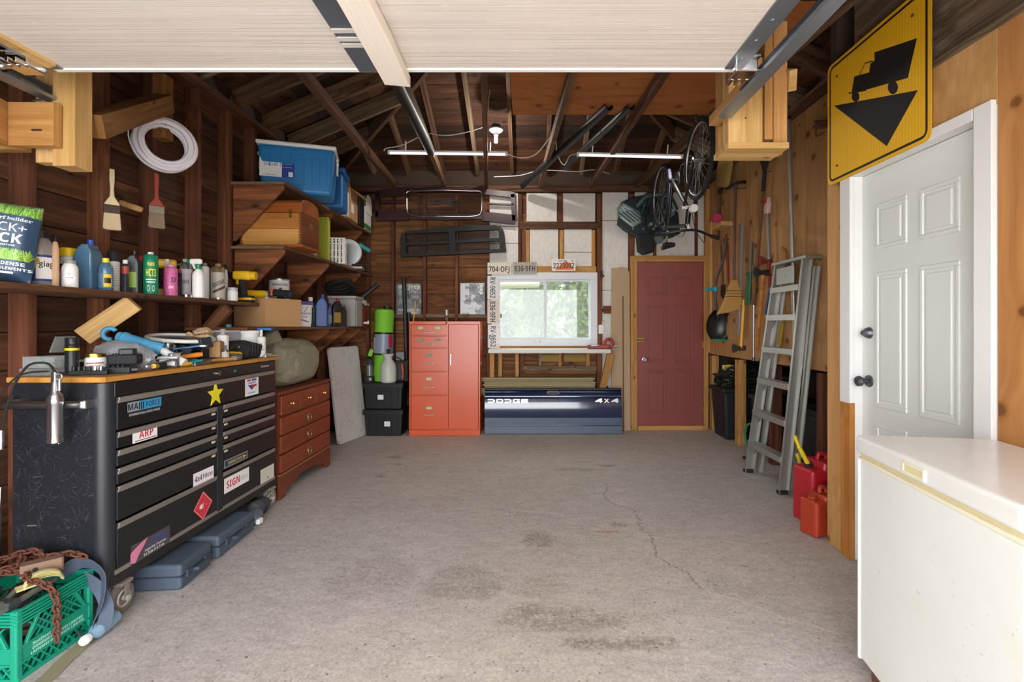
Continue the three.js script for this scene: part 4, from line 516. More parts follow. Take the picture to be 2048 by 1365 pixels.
tool('utility_box', 'small white and grey plastic box near the chest front', 'box', V(-1.96, TY + 0.003, -2.68), 0.35, [['body', box(0.09, 0.05, 0.06, 0.006), M(0x565b62, 0.5), [0, 0.025, 0]], ['label', box(0.07, 0.034, 0.003), K.white, [0.0, 0.028, 0.031]], ['lid', box(0.092, 0.012, 0.062, 0.004), M(0xcfd2d4, 0.5), [0, 0.054, 0]]]);
tool('pliers', 'teal gripped pliers lying on the worktop', 'pliers', V(-1.95, TY + 0.012, -2.83), 1.2, [['grip', T(lathe([[0, 0], [0.008, 0.004], [0.009, 0.05], [0.006, 0.11]], 10), 0, 0, 0.012, 0, 0, -1.4), K.teal], ['grip', T(lathe([[0, 0], [0.008, 0.004], [0.009, 0.05], [0.006, 0.11]], 10), 0, 0, -0.012, 0, 0, -1.4), K.teal], ['jaw', box(0.06, 0.014, 0.022, 0.004), K.dsteel, [0.14, 0.02, 0]]]);
tool('screwdriver', 'yellow handled screwdriver at the front edge by the utility box', 'screwdriver', V(-1.92, TY + 0.014, -2.74), 1.45, [['handle', T(lathe([[0, -0.05], [0.011, -0.048], [0.012, 0], [0.008, 0.03], [0.005, 0.04]], 12), 0, 0, 0, 0, 0, Math.PI / 2), K.yellow], ['shank', T(cyl(0.003, 0.003, 0.1, 8), -0.09, 0, 0, 0, 0, Math.PI / 2), K.chrome]]);
tool('safety_glasses', 'blue tinted safety glasses lying among tools', 'glasses', V(-2.03, TY + 0.015, -2.66), 0.3, [['lens', T(box(0.06, 0.035, 0.004, 0.002), -0.034, 0.012, 0, -0.4), M(0x8ac5dd, 0.15, 0, { transmission: 0.5, thickness: 0 })], ['lens', T(box(0.06, 0.035, 0.004, 0.002), 0.034, 0.012, 0, -0.4), M(0x8ac5dd, 0.15, 0, { transmission: 0.5, thickness: 0 })], ['temple', box(0.004, 0.008, 0.12), K.black, [0.066, 0.014, -0.06]], ['temple', box(0.004, 0.008, 0.12), K.black, [-0.066, 0.014, -0.06]]]);
{ const t = thing('work_light', 'round chrome bowled clamp lamp lying in the tool heap', 'lamp', V(-2.05, TY + 0.045, -2.9), 0.4); part(t, 'reflector', T(lathe([[0.02, -0.03], [0.045, -0.015], [0.06, 0.02], [0.062, 0.03]], 28), 0, 0, 0, 1.0), K.chrome); part(t, 'socket', T(cyl(0.018, 0.02, 0.06, 14), 0, -0.03, -0.05, 1.0), K.black); }
{ // glove
  const g = mg(new THREE.SphereGeometry(0.06, 24, 16), ...[-0.035, -0.012, 0.012, 0.035].map((x, i) => T(new THREE.CapsuleGeometry(0.015, 0.06 + (i % 2) * 0.015, 6, 10), x, 0.02, 0.055, 1.2, 0, x * 6)), T(new THREE.CapsuleGeometry(0.016, 0.05, 6, 10), -0.06, 0, 0.01, 0.4, 0, 0.9), T(cyl(0.045, 0.05, 0.06, 20), 0.0, 0.0, -0.06, Math.PI / 2)); const q = g.attributes.position; for (let i = 0; i < q.count; i++) q.setY(i, q.getY(i) * 0.8 + 0.012 * fbm(q.getX(i) * 40, q.getZ(i) * 40, 2)); g.computeVertexNormals();
  single('work_glove', g, M(0xcfae86, 0.9), 'tan leather work glove on the black case beside white bottle', 'glove', V(-2.13, TY + 0.17, -3.22), [0.1, 0.5, 0]);
}
tool('cardboard_box', 'small brown cardboard box under the glove', 'box', V(-2.08, TY + 0.003, -3.2), 0.3, [['body', box(0.1, 0.1, 0.1, 0.006), K.card, [0, 0.052, 0]], ['flap', box(0.1, 0.004, 0.05), K.cardD, [0, 0.105, 0.03]]]);
can('squeeze_bottle', 'white squeeze bottle with grey cap by the chest front', 'bottle', V(-1.99, TY + 0.003, -3.16), 0.034, 0.21, K.white, M(0x9b948c, 0.5), 0.04, { cr: 0.5, label: [wrapLabel('#e2e0dc', twice((g, x, y, w, h) => { g.fillStyle = '#889'; g.fillRect(x - 50, h * 0.2, 100, 60); txt(g, 'WD', x, h * 0.75, 34, '#667'); })), 0.2, 0.7] });
can('roller_cup', 'small grey roller cup lying below the white squeeze bottle', 'cup', V(-1.925, TY + 0.003, -3.12), 0.022, 0.05, M(0xb8b4ac, 0.5), K.dsteel, 0.012);
tool('rubber_tray', 'black ribbed rubber tray tipped at the far end of the worktop', 'tray', V(-1.98, TY + 0.05, -3.43), 0.12, [['base', T(box(0.15, 0.1, 0.22, 0.02), 0, 0, 0, 0, 0, -0.25), K.rubber], ['rib', mg(...[-0.07, -0.025, 0.02, 0.065].map((z) => T(box(0.006, 0.09, 0.012, 0.003), 0.078, 0, z, 0.5, 0, -0.25))), M(0x3a3a3c, 0.7)]]);
tool('storage_bin', 'clear plastic bin with odd bottles behind the ribbed tray', 'bin', V(-2.16, TY + 0.003, -3.42), 0.1, [['body', mg(T(box(0.2, 0.005, 0.22), 0, 0.003, 0), T(box(0.2, 0.19, 0.005), 0, 0.095, 0.11), T(box(0.2, 0.19, 0.005), 0, 0.095, -0.11), T(box(0.005, 0.19, 0.22), 0.1, 0.095, 0), T(box(0.005, 0.19, 0.22), -0.1, 0.095, 0)), M(0xe2e6ec, 0.2, 0, { transmission: 0.75, thickness: 0 })], ['rim', mg(T(box(0.21, 0.01, 0.012, 0.003), 0, 0.19, 0.11), T(box(0.21, 0.01, 0.012, 0.003), 0, 0.19, -0.11), T(box(0.012, 0.01, 0.22, 0.003), 0.102, 0.19, 0), T(box(0.012, 0.01, 0.22, 0.003), -0.102, 0.19, 0)), M(0xe8ebf0, 0.3)]]);
can('spray_bottle', 'teal spray bottle standing in the clear bin', 'bottle', V(-2.17, TY + 0.012, -3.46), 0.03, 0.24, K.teal, K.teal, 0.05, { cr: 0.6 });
can('glue_bottle', 'white glue bottle with pointed nozzle at the far worktop end', 'bottle', V(-1.94, TY + 0.003, -3.57), 0.03, 0.2, K.white, M(0xdedbd0, 0.5), 0.05, { cr: 0.3, label: [wrapLabel('#e8e4da', twice((g, x, y, w, h) => txt(g, 'GLUE', x, h / 2, 40, '#777'))), 0.15, 0.6] });
{ const t = thing('bucket_stack', 'stack of white plastic tubs standing behind the chest end', 'bucket', V(-2.0, TY + 0.003, -3.6)); for (const [y, r] of [[0, 0.075], [0.05, 0.077], [0.1, 0.079]]) part(t, 'tub', lathe([[0, y], [r - 0.012, y], [r - 0.002, y + 0.075], [r + 0.006, y + 0.076], [r + 0.006, y + 0.092], [r - 0.003, y + 0.092]], 32), K.white); t.position.set(-2.16, TY + 0.003, -3.6); }
tool('stir_stick', 'pale stick poking out above the white tubs', 'stick', V(-2.12, TY + 0.2, -3.6), 0, [['stick', T(box(0.012, 0.16, 0.006, 0.002), 0, 0, 0, 0, 0, -0.9), M(0xd8d4d0, 0.6)]]);
tool('painting_pad', 'blue painting pad lying at the chest corner', 'tool', V(-1.955, TY + 0.003, -3.65), 0.1, [['pad', box(0.1, 0.02, 0.04, 0.004), K.blue, [0, 0.012, 0]], ['handle', box(0.05, 0.016, 0.02, 0.004), K.black, [0.05, 0.02, 0]]]);
for (const [x, z, c, lab] of [[-1.97, -2.57, 0x38393c, 'dark ratchet lying by the utility box'], [-2.06, -2.62, 0x8a4433, 'rust red cutter lying near the safety glasses'], [-1.93, -2.92, 0x707478, 'grey steel wrench beside the hammer'], [-1.96, -3.3, 0x2a2a2c, 'short black pry tool before the ribbed tray'], [-1.92, -3.5, 0xb0b2b4, 'bright steel wrench by the ribbed tray'], [-2.02, -2.4, 0x9c9a94, 'silver air fitting wand by the socket rail']])
  tool('hand_tool', lab, 'tool', V(x, TY + 0.009, z), rr(0.2, 1.6), [['shaft', T(lathe([[0, -0.07], [0.007, -0.068], [0.005, 0], [0.006, 0.05]], 10), 0, 0, 0, 0, 0, Math.PI / 2), M(c, 0.4, 0.5)], ['head', mg(T(cyl(0.013, 0.013, 0.014, 14), -0.06, 0, 0), T(box(0.02, 0.012, 0.01, 0.002), -0.075, 0, 0)), M(c, 0.35, 0.7)]]);
{ // rags and cords that raise the heap
  const rag = (lab, p, c, sx, sy, sz, k) => { const g = new THREE.IcosahedronGeometry(1, 5), q = g.attributes.position; for (let i = 0; i < q.count; i++) { const x = q.getX(i), y = q.getY(i), z = q.getZ(i), n = 1 + 0.55 * (fbm(x * 2.4 + k, y * 2.4 + z * 2.1, 3) - 0.5) + 0.2 * (fbm(x * 8 + k, z * 8 + y * 6, 2) - 0.5); q.setXYZ(i, x * n * sx, Math.max(-0.6, y * n) * sy + 0.6 * sy, z * n * sz); } g.computeVertexNormals(); single('shop_rag', g, M(c, 0.9), lab, 'rag', p); };
  rag('dark oily rag bundled behind the tape measure', V(-2.2, TY + 0.003, -2.66), 0x3d352f, 0.07, 0.06, 0.11, 3); rag('brown rag stuffed under the round lid edge', V(-2.03, TY + 0.003, -3.1), 0x6a5240, 0.06, 0.05, 0.07, 8); 
  const t = thing('cord_coil', 'orange power cord coiled among the tools', 'cord', V(-2.06, TY + 0.012, -2.82)); for (let i = 0; i < 6; i++) part(t, 'loop', T(tor(0.055 - (i % 3) * 0.006, 0.006, 8, 32), rr(-0.006, 0.006), i * 0.009, rr(-0.006, 0.006), Math.PI / 2 + rr(-0.12, 0.12), 0, 0), M(0xd8662a, 0.5));
}
{ // the rest of the heap
  const cols = [['black', 0x1b1c1e], ['grey', 0x7c8084], ['red', 0xa83226], ['yellow', 0xd9ad1e], ['blue', 0x2f6ea8], ['silver', 0xc2c4c6]], spots = [[-2.12, -2.45], [-2.2, -2.5], [-2.0, -2.55], [-2.15, -2.6], [-2.2, -2.75], [-1.98, -2.62], [-2.05, -2.72], [-2.0, -2.78], [-2.2, -2.85], [-2.1, -2.84], [-1.97, -2.88], [-2.02, -2.95], [-2.08, -2.98], [-1.96, -3.05], [-2.05, -3.08], [-2.0, -3.22], [-1.93, -3.2], [-2.03, -3.3], [-1.95, -3.38], [-2.2, -2.4], [-2.06, -2.5], [-1.93, -2.55], [-2.14, -2.9], [-1.99, -2.46]];
  spots.forEach(([x, z], i) => {
    const [cn, c] = cols[i % 6], kind = Math.floor(i / 6), y = TY + 0.003, m = M(c, 0.45, cn === 'silver' || cn === 'grey' ? 0.7 : 0.1), lift = 0.02 + rr(0, 0.03), tn = rr(0, 3.1);
    if (kind === 0) tool('bit_case', cn + ' pocket bit case in the heap on the worktop', 'case', V(x, y, z), tn, [['body', box(0.09, lift * 2, 0.055, 0.006), m, [0, lift, 0]], ['lid_line', box(0.092, 0.004, 0.057), K.black, [0, lift * 1.2, 0]]]);
    else if (kind === 1) tool('adjustable_wrench', cn + ' adjustable wrench in the heap on the worktop', 'wrench', V(x, y + lift, z), tn, [['handle', T(box(0.14, 0.01, 0.018, 0.004), 0, 0, 0, 0, 0, 0.12), m], ['jaw', T(ext([[0, -0.012], [0.03, -0.022], [0.04, -0.008], [0.024, 0], [0.04, 0.01], [0.03, 0.022], [0, 0.014]], 0.012, 0.002), 0.065, 0.008, 0, Math.PI / 2), K.steel], ['rest', box(0.05, lift * 1.6, 0.04, 0.004), K.blackM, [0, -lift * 0.9 + 0.002, 0]]]);
    else if (kind === 2) tool('tape_roll', cn + ' tape roll in the heap on the worktop', 'tape', V(x, y, z), tn, [['roll', T(mg(tor(0.035, 0.012, 8, 28).scale(1, 1, 1.6)), 0, 0.02, 0, Math.PI / 2 + 0.1), m], ['core', T(cyl(0.024, 0.024, 0.03, 20, true), 0, 0.02, 0, 0.1), K.card]]);
    else tool('nut_driver', cn + ' handled nut driver in the heap on the worktop', 'driver', V(x, y + 0.017 + lift * 0.3, z), tn, [['handle', T(lathe([[0, -0.05], [0.014, -0.046], [0.015, 0], [0.01, 0.03], [0.012, 0.045], [0, 0.046]], 12), 0, 0, 0, 0, 0, 1.5), m], ['shank', T(cyl(0.004, 0.004, 0.1, 8), -0.09, 0.006, 0, 0, 0, 1.5), K.chrome]]);
  });
}
// box and bucket behind the chest end
tool('tall_carton', 'yellow and white printed carton standing between chest and dresser', 'carton', V(-2.0, 0, -3.722), 0, [['body', box(0.1, 1.13, 0.03, 0.003), M(0xd8d0c0, 0.7), [0, 0.565, 0]], ['yellow_band', box(0.102, 0.25, 0.032), M(0xd8b02c, 0.6), [0, 0.93, 0]]]);
{ // let the heap settle: every piece rests on the worktop or on the piece under it
  scene.updateMatrixWorld(true); const heap = [], small = /^(bit_case|adjustable_wrench|tape_roll|nut_driver|hand_tool|shop_rag|cord_coil|screwdriver|pliers|safety_glasses|spring_clamp|tape_measure|utility_box)/;
  for (const o of scene.children) { if (!o.userData.category || /tool_chest|grease_gun|extension_lead|carton|wall_/.test(o.name)) continue; const b = new THREE.Box3().setFromObject(o, true); if (b.isEmpty()) continue; const c = b.getCenter(V(0, 0, 0)); if (c.x > -2.4 && c.x < -1.84 && c.z < -2.15 && c.z > -3.74 && b.min.y > TY - 0.06 && b.min.y < TY + 0.3) heap.push({ o, b, small: small.test(o.name) }); }
  const first = ['tool_case', 'round_lid', 'blower_nozzle', 'plastic_bag', 'parts_organizer', 'spray_can', 'claw_hammer', 'squeeze_bottle', 'rubber_tray', 'storage_bin', 'glue_bottle', 'battery_pack'], rank = (h) => h.small ? 99 : (first.indexOf(h.o.name) + 1 || 50); heap.sort((a, b) => rank(a) - rank(b)); const put = [];
  for (const h of heap) {
    const b = h.b, R = h.small ? 0.34 : 0.1, st = h.small ? 0.034 : 0.02; let best = null;
    for (let dx = -R; dx <= R + 1e-6; dx += st) for (let dz = -R; dz <= R + 1e-6; dz += st) {
      const x0 = b.min.x + dx, x1 = b.max.x + dx, z0 = b.min.z + dz, z1 = b.max.z + dz; if (x0 < -2.33 || x1 > -1.868 || z0 < -3.72 || z1 > -2.19) continue;
      let y = TY + 0.0025; const e = h.small ? 0.3 : 0.1, ex = (x1 - x0) * e, ez = (z1 - z0) * e; for (const q of put) if (!(q.airy && (h.small || q.max.y > TY + 0.12)) && x0 + ex < q.max.x - q.sx && x1 - ex > q.min.x + q.sx && z0 + ez < q.max.z - q.sz && z1 - ez > q.min.z + q.sz) y = Math.max(y, q.max.y + 0.0006);
      const cost = (y - TY) * (h.small ? 1 : 2) + Math.hypot(dx, dz) * (h.small ? 0.08 : 0.7); if (!best || cost < best[0]) best = [cost, dx, y - b.min.y, dz];
    }
    if (!best) best = [0, 0, 0, 0]; if (best[2] + b.max.y > TY + (h.small ? 0.135 : 0.3)) { scene.remove(h.o); continue; } const d = V(best[1], best[2], best[3]); h.o.position.add(d); b.translate(d); b.airy = /round_lid|blower/.test(h.o.name); b.sx = (b.max.x - b.min.x) * (h.small ? 0.25 : 0.06); b.sz = (b.max.z - b.min.z) * (h.small ? 0.25 : 0.06); put.push(b);
  }
}

// ================================================================ SHELVES ON THE LEFT WALL
const S1 = 1.52, SU = 2.53, SM = 2.0, SL = 1.33;
{
  const t = thing('wall_shelf', 'long plank shelf carrying bottles and spray cans above the tool chest', 'shelf', V(0, 0, 0));
  part(t, 'board', wbox(0.33, 0.026, 2.6, 'z'), W.shelf, [-2.285, S1 - 0.013, -2.57]);
  for (const d of [2.74, 3.55]) part(t, 'brace', d < 3 ? beam(V(-2.44, 1.28, -d + 0.05), V(-2.2, S1 - 0.05, -d), 0.1, 0.035, V(0, 1, 0.3)) : beam(V(-2.44, 1.2, -d - 0.05), V(-2.17, S1 - 0.04, -d), 0.09, 0.035), d < 3 ? W.pine : W.shelf);
}
const gus = (t, d, Y, w, h) => part(t, 'gusset', T(ext([[0, 0], [w, 0], [w, -0.03], [0.02, -h], [0, -h]], 0.018), XL + 0.005, Y, -d), W.gusset);
for (const [Y, d0, d1, gs, lab] of [[SU, 4.05, 6.33, [4.08, 5.1, 6.0], 'top corner shelf holding the blue cooler'], [SM, 4.05, 6.33, [4.1, 5.0, 5.95], 'middle corner shelf holding the wooden chest'], [SL, 3.5, 6.2, [5.0, 5.45, 5.95], 'bottom corner shelf holding buckets and jugs']]) {
  const t = thing('wall_shelf', lab, 'shelf', V(0, 0, 0)); part(t, 'board', wbox(0.45, 0.024, d1 - d0, 'z'), W.shelf, [-2.225, Y - 0.012, -(d0 + d1) / 2]);
  if (Y > 1.5) part(t, 'edge_strip', wbox(0.44, 0.026, 0.012, 'x'), W.shelfEdge, [-2.23, Y - 0.012, -d0 + 0.006]); for (const d of gs) gus(t, d, Y - 0.024, 0.42, Y > 1.5 ? 0.46 : 0.34);
}
const onShelf = (x0, x1, top, X = -2.22, Y = S1) => { const c = (x0 + x1) / 2, d = X * F / (c - CX), th = Math.atan((c - CX) / F); return { p: V(X, Y + 0.001, -d), r: (x1 - x0) / 2 * d / F * Math.cos(th), h: EYE + (CY - top) * d / F - Y }; };
const lth = (p, m, s) => [lathe(p, s), m];
function bottle(lab, o, body, cap, k = {}) {               // round bottle with shoulders, neck and cap
  const { p, r, h } = o, t = thing(k.name ?? 'bottle', lab, k.cat ?? 'bottle', p, k.turn ?? 0), nr = r * (k.neck ?? 0.42), nh = h * (k.nh ?? 0.14), sh0 = h * (k.sh ?? 0.66);
  part(t, 'body', lathe([[0, 0], [r * 0.93, 0], [r, r * 0.12], [r, sh0], [r * 0.9, sh0 + (h - nh - sh0) * 0.45], [nr * 1.05, h - nh], [nr, h - nh * 0.8], [nr, h - nh * 0.4], [0, h - nh * 0.4]]), body);
  if (cap) part(t, 'cap', lathe([[0, h - nh], [nr * 1.18, h - nh], [nr * 1.18, h - nh * 0.06], [nr * 1.05, h], [0, h]], 20), cap);
  if (k.label) { const [c, a, b] = k.label; part(t, 'paper_label', T(cyl(r * 1.008, r * 1.008, h * (b - a), 28, true), 0, h * (a + b) / 2, 0, 0, -0.9, 0), c.isTexture ? M(0xffffff, 0.5, 0, { map: c }) : c); }
  if (k.liquid) part(t, 'liquid_band', T(cyl(r * 1.006, r * 1.006, h * k.liquid, 28, true), 0, h * k.liquid / 2, 0), M(k.lc, 0.3)); return t;
}
function jug(lab, o, body, cap, k = {}) {                  // flat sided jug
  const { p, r, h } = o, dz = k.dz ?? r * 0.62, t = thing(k.name ?? 'jug', lab, k.cat ?? 'jug', p, k.turn ?? 0.5);
  const s = new THREE.Shape(); s.moveTo(-r * 0.95, 0); s.lineTo(r * 0.95, 0); s.quadraticCurveTo(r, 0, r, r * 0.1); s.lineTo(r, h * 0.66); s.quadraticCurveTo(r, h * 0.8, r * 0.6, h * 0.84); s.lineTo(r * 0.55, h * 0.9); s.lineTo(-r * 0.05, h * 0.9); s.quadraticCurveTo(-r * 0.9, h * 0.8, -r, h * 0.62); s.lineTo(-r, r * 0.1); s.quadraticCurveTo(-r, 0, -r * 0.95, 0);
  if (k.grip) { const hole = new THREE.Path(); hole.absellipse(-r * 0.55, h * 0.66, r * 0.16, h * 0.09, 0, 7, true, -0.5); s.holes.push(hole); }
  part(t, 'body', ext(s, dz * 2, Math.min(dz * 0.35, r * 0.2), 3), body); part(t, 'cap', T(cyl(r * 0.34, r * 0.34, h * 0.1, 18), r * 0.25, h * 0.95, 0), cap);
  if (k.label) part(t, 'paper_label', box(r * 1.5, h * 0.36, dz * 2 + 0.002), k.label.isTexture ? M(0xffffff, 0.5, 0, { map: k.label }) : k.label, [0, h * 0.32, 0]);
  return t;
}
function pillow(w, h, d, n = 18, pinch = 3) { const g = new THREE.BoxGeometry(w, h, d, n, n, 1), p = g.attributes.position, uv = g.attributes.uv; for (let i = 0; i < p.count; i++) { const x = p.getX(i) / w * 2, y = p.getY(i) / h * 2, f = Math.pow(Math.max(0, 1 - Math.abs(x) ** pinch), 0.5) * Math.pow(Math.max(0, 1 - Math.abs(y) ** (pinch * 2)), 0.5); p.setZ(i, Math.sign(p.getZ(i)) * (0.004 + d / 2 * f * (0.85 + 0.3 * vn(x * 2.2 + 3, y * 2.2)))); uv.setXY(i, x / 2 + 0.5, y / 2 + 0.5); } g.computeVertexNormals(); return g; }
{ // lawn seed bag
  const m = canvas(512, 640, (g, w, h) => { g.fillStyle = '#2f4660'; g.fillRect(0, 0, w, h); for (let i = 0; i < 900; i++) { g.strokeStyle = `hsl(${rr(75, 105)},${rr(35, 60)}%,${rr(30, 68)}%)`; g.lineWidth = 3; const x = rr(0, w); g.beginPath(); g.moveTo(x, 95 + rr(-10, 16)); g.lineTo(x + rr(-14, 14), rr(0, 80)); g.stroke(); } for (let i = 0; i < 700; i++) { g.strokeStyle = `hsl(${rr(70, 100)},${rr(40, 60)}%,${rr(35, 70)}%)`; const x = rr(230, 500); g.beginPath(); g.moveTo(x, 470 + rr(-8, 8)); g.lineTo(x + rr(-16, 16), rr(380, 450)); g.stroke(); } g.fillStyle = '#17803e'; g.beginPath(); g.ellipse(230, 130, 62, 30, 0, 0, 7); g.fill(); g.strokeStyle = '#fff'; g.lineWidth = 6; g.stroke(); txt(g, 'turf builder', 390, 142, 34, '#e8eef0', 'serif'); txt(g, 'QUICK+', 318, 212, 92, '#eef2f4', 'sans-serif', 'center', false); txt(g, 'THICK', 310, 300, 104, '#ffffff'); txt(g, 'GRASS SEED MIXTURE', 320, 358, 22, '#dfe6ea'); txt(g, 'DENSE', 430, 505, 40, '#ffffff'); txt(g, 'ENSEULEMENTS', 400, 545, 30, '#fff'); g.fillStyle = '#e8ebec'; g.fillRect(200, 570, 240, 16); });
  const t = thing('seed_bag', 'navy and green grass seed bag leaning on the bottle shelf', 'bag', V(-2.24, S1 + 0.001, -2.06), 0.35); part(t, 'sack', T(pillow(0.28, 0.33, 0.13), 0, 0.165, 0, -0.08, 0, -0.1), M(0xffffff, 0.4, 0, { map: m })); t.position.y += 0.012;
}
{ const o = onShelf(52, 112, 462); bottle('clear jar with white and blue label beside the seed bag', o, M(0xd9d2cc, 0.15, 0, { transmission: 0.6, thickness: 0 }), K.black, { neck: 0.5, name: 'jar', cat: 'jar', label: [wrapLabel('#243a86', twice((g, x, y, w, h) => { g.fillStyle = '#f0ede8'; g.fillRect(x - 20, 14, 120, h - 28); txt(g, 'giag', x + 40, h * 0.35, 44, '#222', 'sans-serif', 'center', true, 100); g.fillStyle = '#d8a02c'; g.beginPath(); g.arc(x - 20, h * 0.25, 22, 0, 7); g.fill(); g.fillStyle = '#fff'; g.fillRect(x - 90, h * 0.55, 40, 50); })), 0.08, 0.55] }); }
bottle('slim tan bottle with black cap between clear jar and white jar', onShelf(102, 119, 470, -2.17), K.tan, K.black, { neck: 0.5 });
{ const o = onShelf(119, 154, 496, -2.31); can('plastic_tub', 'white tub with bright yellow lid behind the white jar', 'tub', o.p, o.r, o.h, K.white, M(0xf0cc1c, 0.4), o.h * 0.2, { cr: 1.02, label: [M(0x2b2c30, 0.5), 0.5, 0.75] }); }
{ const o = onShelf(121, 158, 522, -2.17); bottle('white round jar with grey cap before the yellow lidded tub', o, K.white, M(0x8f9090, 0.4), { neck: 0.62, nh: 0.12, sh: 0.7, name: 'jar', cat: 'jar', label: [wrapLabel('#e4e1e0', twice((g, x, y, w, h) => { g.fillStyle = '#fff'; g.fillRect(x - 60, h * 0.42, 120, 30); txt(g, 'EPSOM', x, h * 0.52, 24, '#a04050'); txt(g, 'sel', x, h * 0.25, 24, '#889'); })), 0.1, 0.62] }); }
jug('tall blue washer fluid jug with blue cap', onShelf(155, 197, 481, -2.24), M(0x6590b2, 0.2, 0, { transmission: 0.3, thickness: 0 }), M(0x2f55b8, 0.4), { turn: 0.25, dz: 0.05 });
{ const o = onShelf(196, 227, 517, -2.17); bottle('small clear blue bottle with yellow cap and black label', o, M(0x56799a, 0.2, 0, { transmission: 0.2, thickness: 0 }), M(0xe8cf2c, 0.4), { neck: 0.4, label: [wrapLabel('#5a7c98', twice((g, x, y, w, h) => { g.fillStyle = '#e2bd22'; g.fillRect(x - 20, 10, 90, h - 20); g.fillStyle = '#1b1b1b'; g.fillRect(x - 14, 50, 78, 60); })), 0.08, 0.52] }); }
{ const o = onShelf(212, 243, 503, -2.25); can('spray_can', 'white spray can with wide black cap', 'can', o.p, o.r * 0.85, o.h, M(0xd9d7d2, 0.4), K.blackM, o.h * 0.24, { cr: 1.04, label: [wrapLabel('#d8d6d0', (g, w, h) => { for (let i = 0; i < 9; i++) { g.fillStyle = '#999'; g.fillRect(60, 14 + i * 15, 140, 3); g.fillRect(300, 14 + i * 15, 140, 3); } }), 0.1, 0.9] }); }
{ const o = onShelf(243, 258, 520, -2.2); can('aerosol_can', 'dark small aerosol with red and blue print', 'can', o.p, o.r, o.h, M(0x33323a, 0.4), K.white, o.h * 0.12, { cr: 0.7, label: [M(0xb04a3c, 0.5), 0.65, 0.9] }); }
jug('grey motor oil bottle with green label', onShelf(250, 281, 503, -2.23), M(0x3d4145, 0.35), M(0x1c1d20, 0.4), { turn: 0.4, dz: 0.035, grip: true, label: M(0x8fae48, 0.5), name: 'oil_bottle', cat: 'bottle' });
bottle('black bottle with red cap behind the green can', onShelf(272, 290, 512, -2.31), K.blackM, K.red, {});
{ const o = onShelf(286, 317, 504, -2.17); can('spray_can', 'tall green lubricant spray can with yellow lettering', 'can', o.p, o.r, o.h, M(0x0f7a56, 0.35), K.white, o.h * 0.07, { cr: 0.4, label: [wrapLabel('#107a55', (g, w, h) => { for (const x of [128, 384]) { txt(g, 'POWER', x, 22, 24, '#e8dd30'); txt(g, 'HCT3', x, 62, 48, '#f0e428'); g.fillStyle = '#dfe8e0'; g.fillRect(x - 60, 92, 120, 5); g.fillRect(x - 50, 104, 100, 5); for (const q of [-28, 28]) { g.strokeStyle = '#cfe6da'; g.lineWidth = 4; g.beginPath(); g.arc(x + q, 136, 13, 0, 7); g.stroke(); } } }), 0.02, 0.86] }); }
{ const o = onShelf(316, 332, 505, -2.36), t = thing('cordless_driver', 'yellow cordless driver behind the green spray can', 'drill', o.p, 0.6); part(t, 'body', T(box(0.16, 0.06, 0.06, 0.02), 0.0, 0.22, 0), K.yellow); part(t, 'grip', T(box(0.045, 0.15, 0.045, 0.015), -0.03, 0.13, 0, 0, 0, 0.1), K.blackM); part(t, 'battery', box(0.1, 0.055, 0.07, 0.01), K.yellow, [-0.02, 0.03, 0]); part(t, 'chuck', T(cyl(0.02, 0.025, 0.05, 16), 0.1, 0.22, 0, 0, 0, Math.PI / 2), K.black); }
{ const o = onShelf(327, 342, 519, -2.3); bottle('plain white bottle behind the pink can', o, K.white, K.white, { neck: 0.5 }); }
{ const o = onShelf(327, 356, 529, -2.17); can('spray_can', 'pink spray can with black lettering', 'can', o.p, o.r, o.h, M(0xcf6ea0, 0.4), M(0xd58aa8, 0.4), o.h * 0.1, { cr: 0.55, label: [wrapLabel('#cc5f98', (g, w, h) => { for (const x of [128, 384]) { txt(g, 'XX', x + 30, 54, 56, '#1c1018'); txt(g, 'pink', x, 105, 30, '#f4d8e6'); for (let i = 0; i < 12; i++) { g.strokeStyle = 'rgba(245,220,235,0.7)'; g.beginPath(); g.arc(x + rr(-70, 70), rr(20, 150), rr(5, 16), 0, 7); g.stroke(); } } }), 0.04, 0.82] }); }
{ const o = onShelf(352, 364, 540, -2.2); can('aerosol_can', 'narrow black and red can wedged before the silver can', 'can', o.p, o.r, o.h, M(0x1d1b1e, 0.4), K.red, o.h * 0.1, { cr: 0.8 }); }
{ const o = onShelf(357, 386, 518, -2.26); can('solvent_can', 'silver metal can with screw cap', 'can', o.p, o.r, o.h, M(0xc4c4c6, 0.25, 0.9), K.lgrey, o.h * 0.09, { cr: 0.45, label: [wrapLabel('#c9c8ca', (g, w, h) => { g.fillStyle = '#8c2038'; g.fillRect(190, 20, 70, 120); g.fillRect(440, 20, 70, 120); txt(g, 'BRAKE', 110, 80, 34, '#555'); txt(g, 'BRAKE', 350, 80, 34, '#555'); }), 0.1, 0.8] }); }
{ const o = onShelf(384, 410, 530, -2.12), t = bottle('white trigger spray bottle with green nozzle', { ...o, h: o.h }, K.white, K.green, { neck: 0.38, name: 'spray_bottle' }); part(t, 'trigger_head', mg(T(box(0.075, 0.035, 0.026, 0.01), -0.015, o.h + 0.02, 0), T(box(0.012, 0.05, 0.016, 0.004), -0.03, o.h - 0.005, 0, 0, 0, 0.4)), K.white); part(t, 'nozzle', T(cyl(0.012, 0.012, 0.02, 12), -0.06, o.h + 0.022, 0, 0, 0, Math.PI / 2), K.green); }
{ const o = onShelf(401, 419, 526, -2.26); can('spray_can', 'plain white aerosol beside the trigger spray bottle', 'can', o.p, o.r, o.h, K.white, M(0x777a80, 0.4), o.h * 0.1, { cr: 0.5 }); }
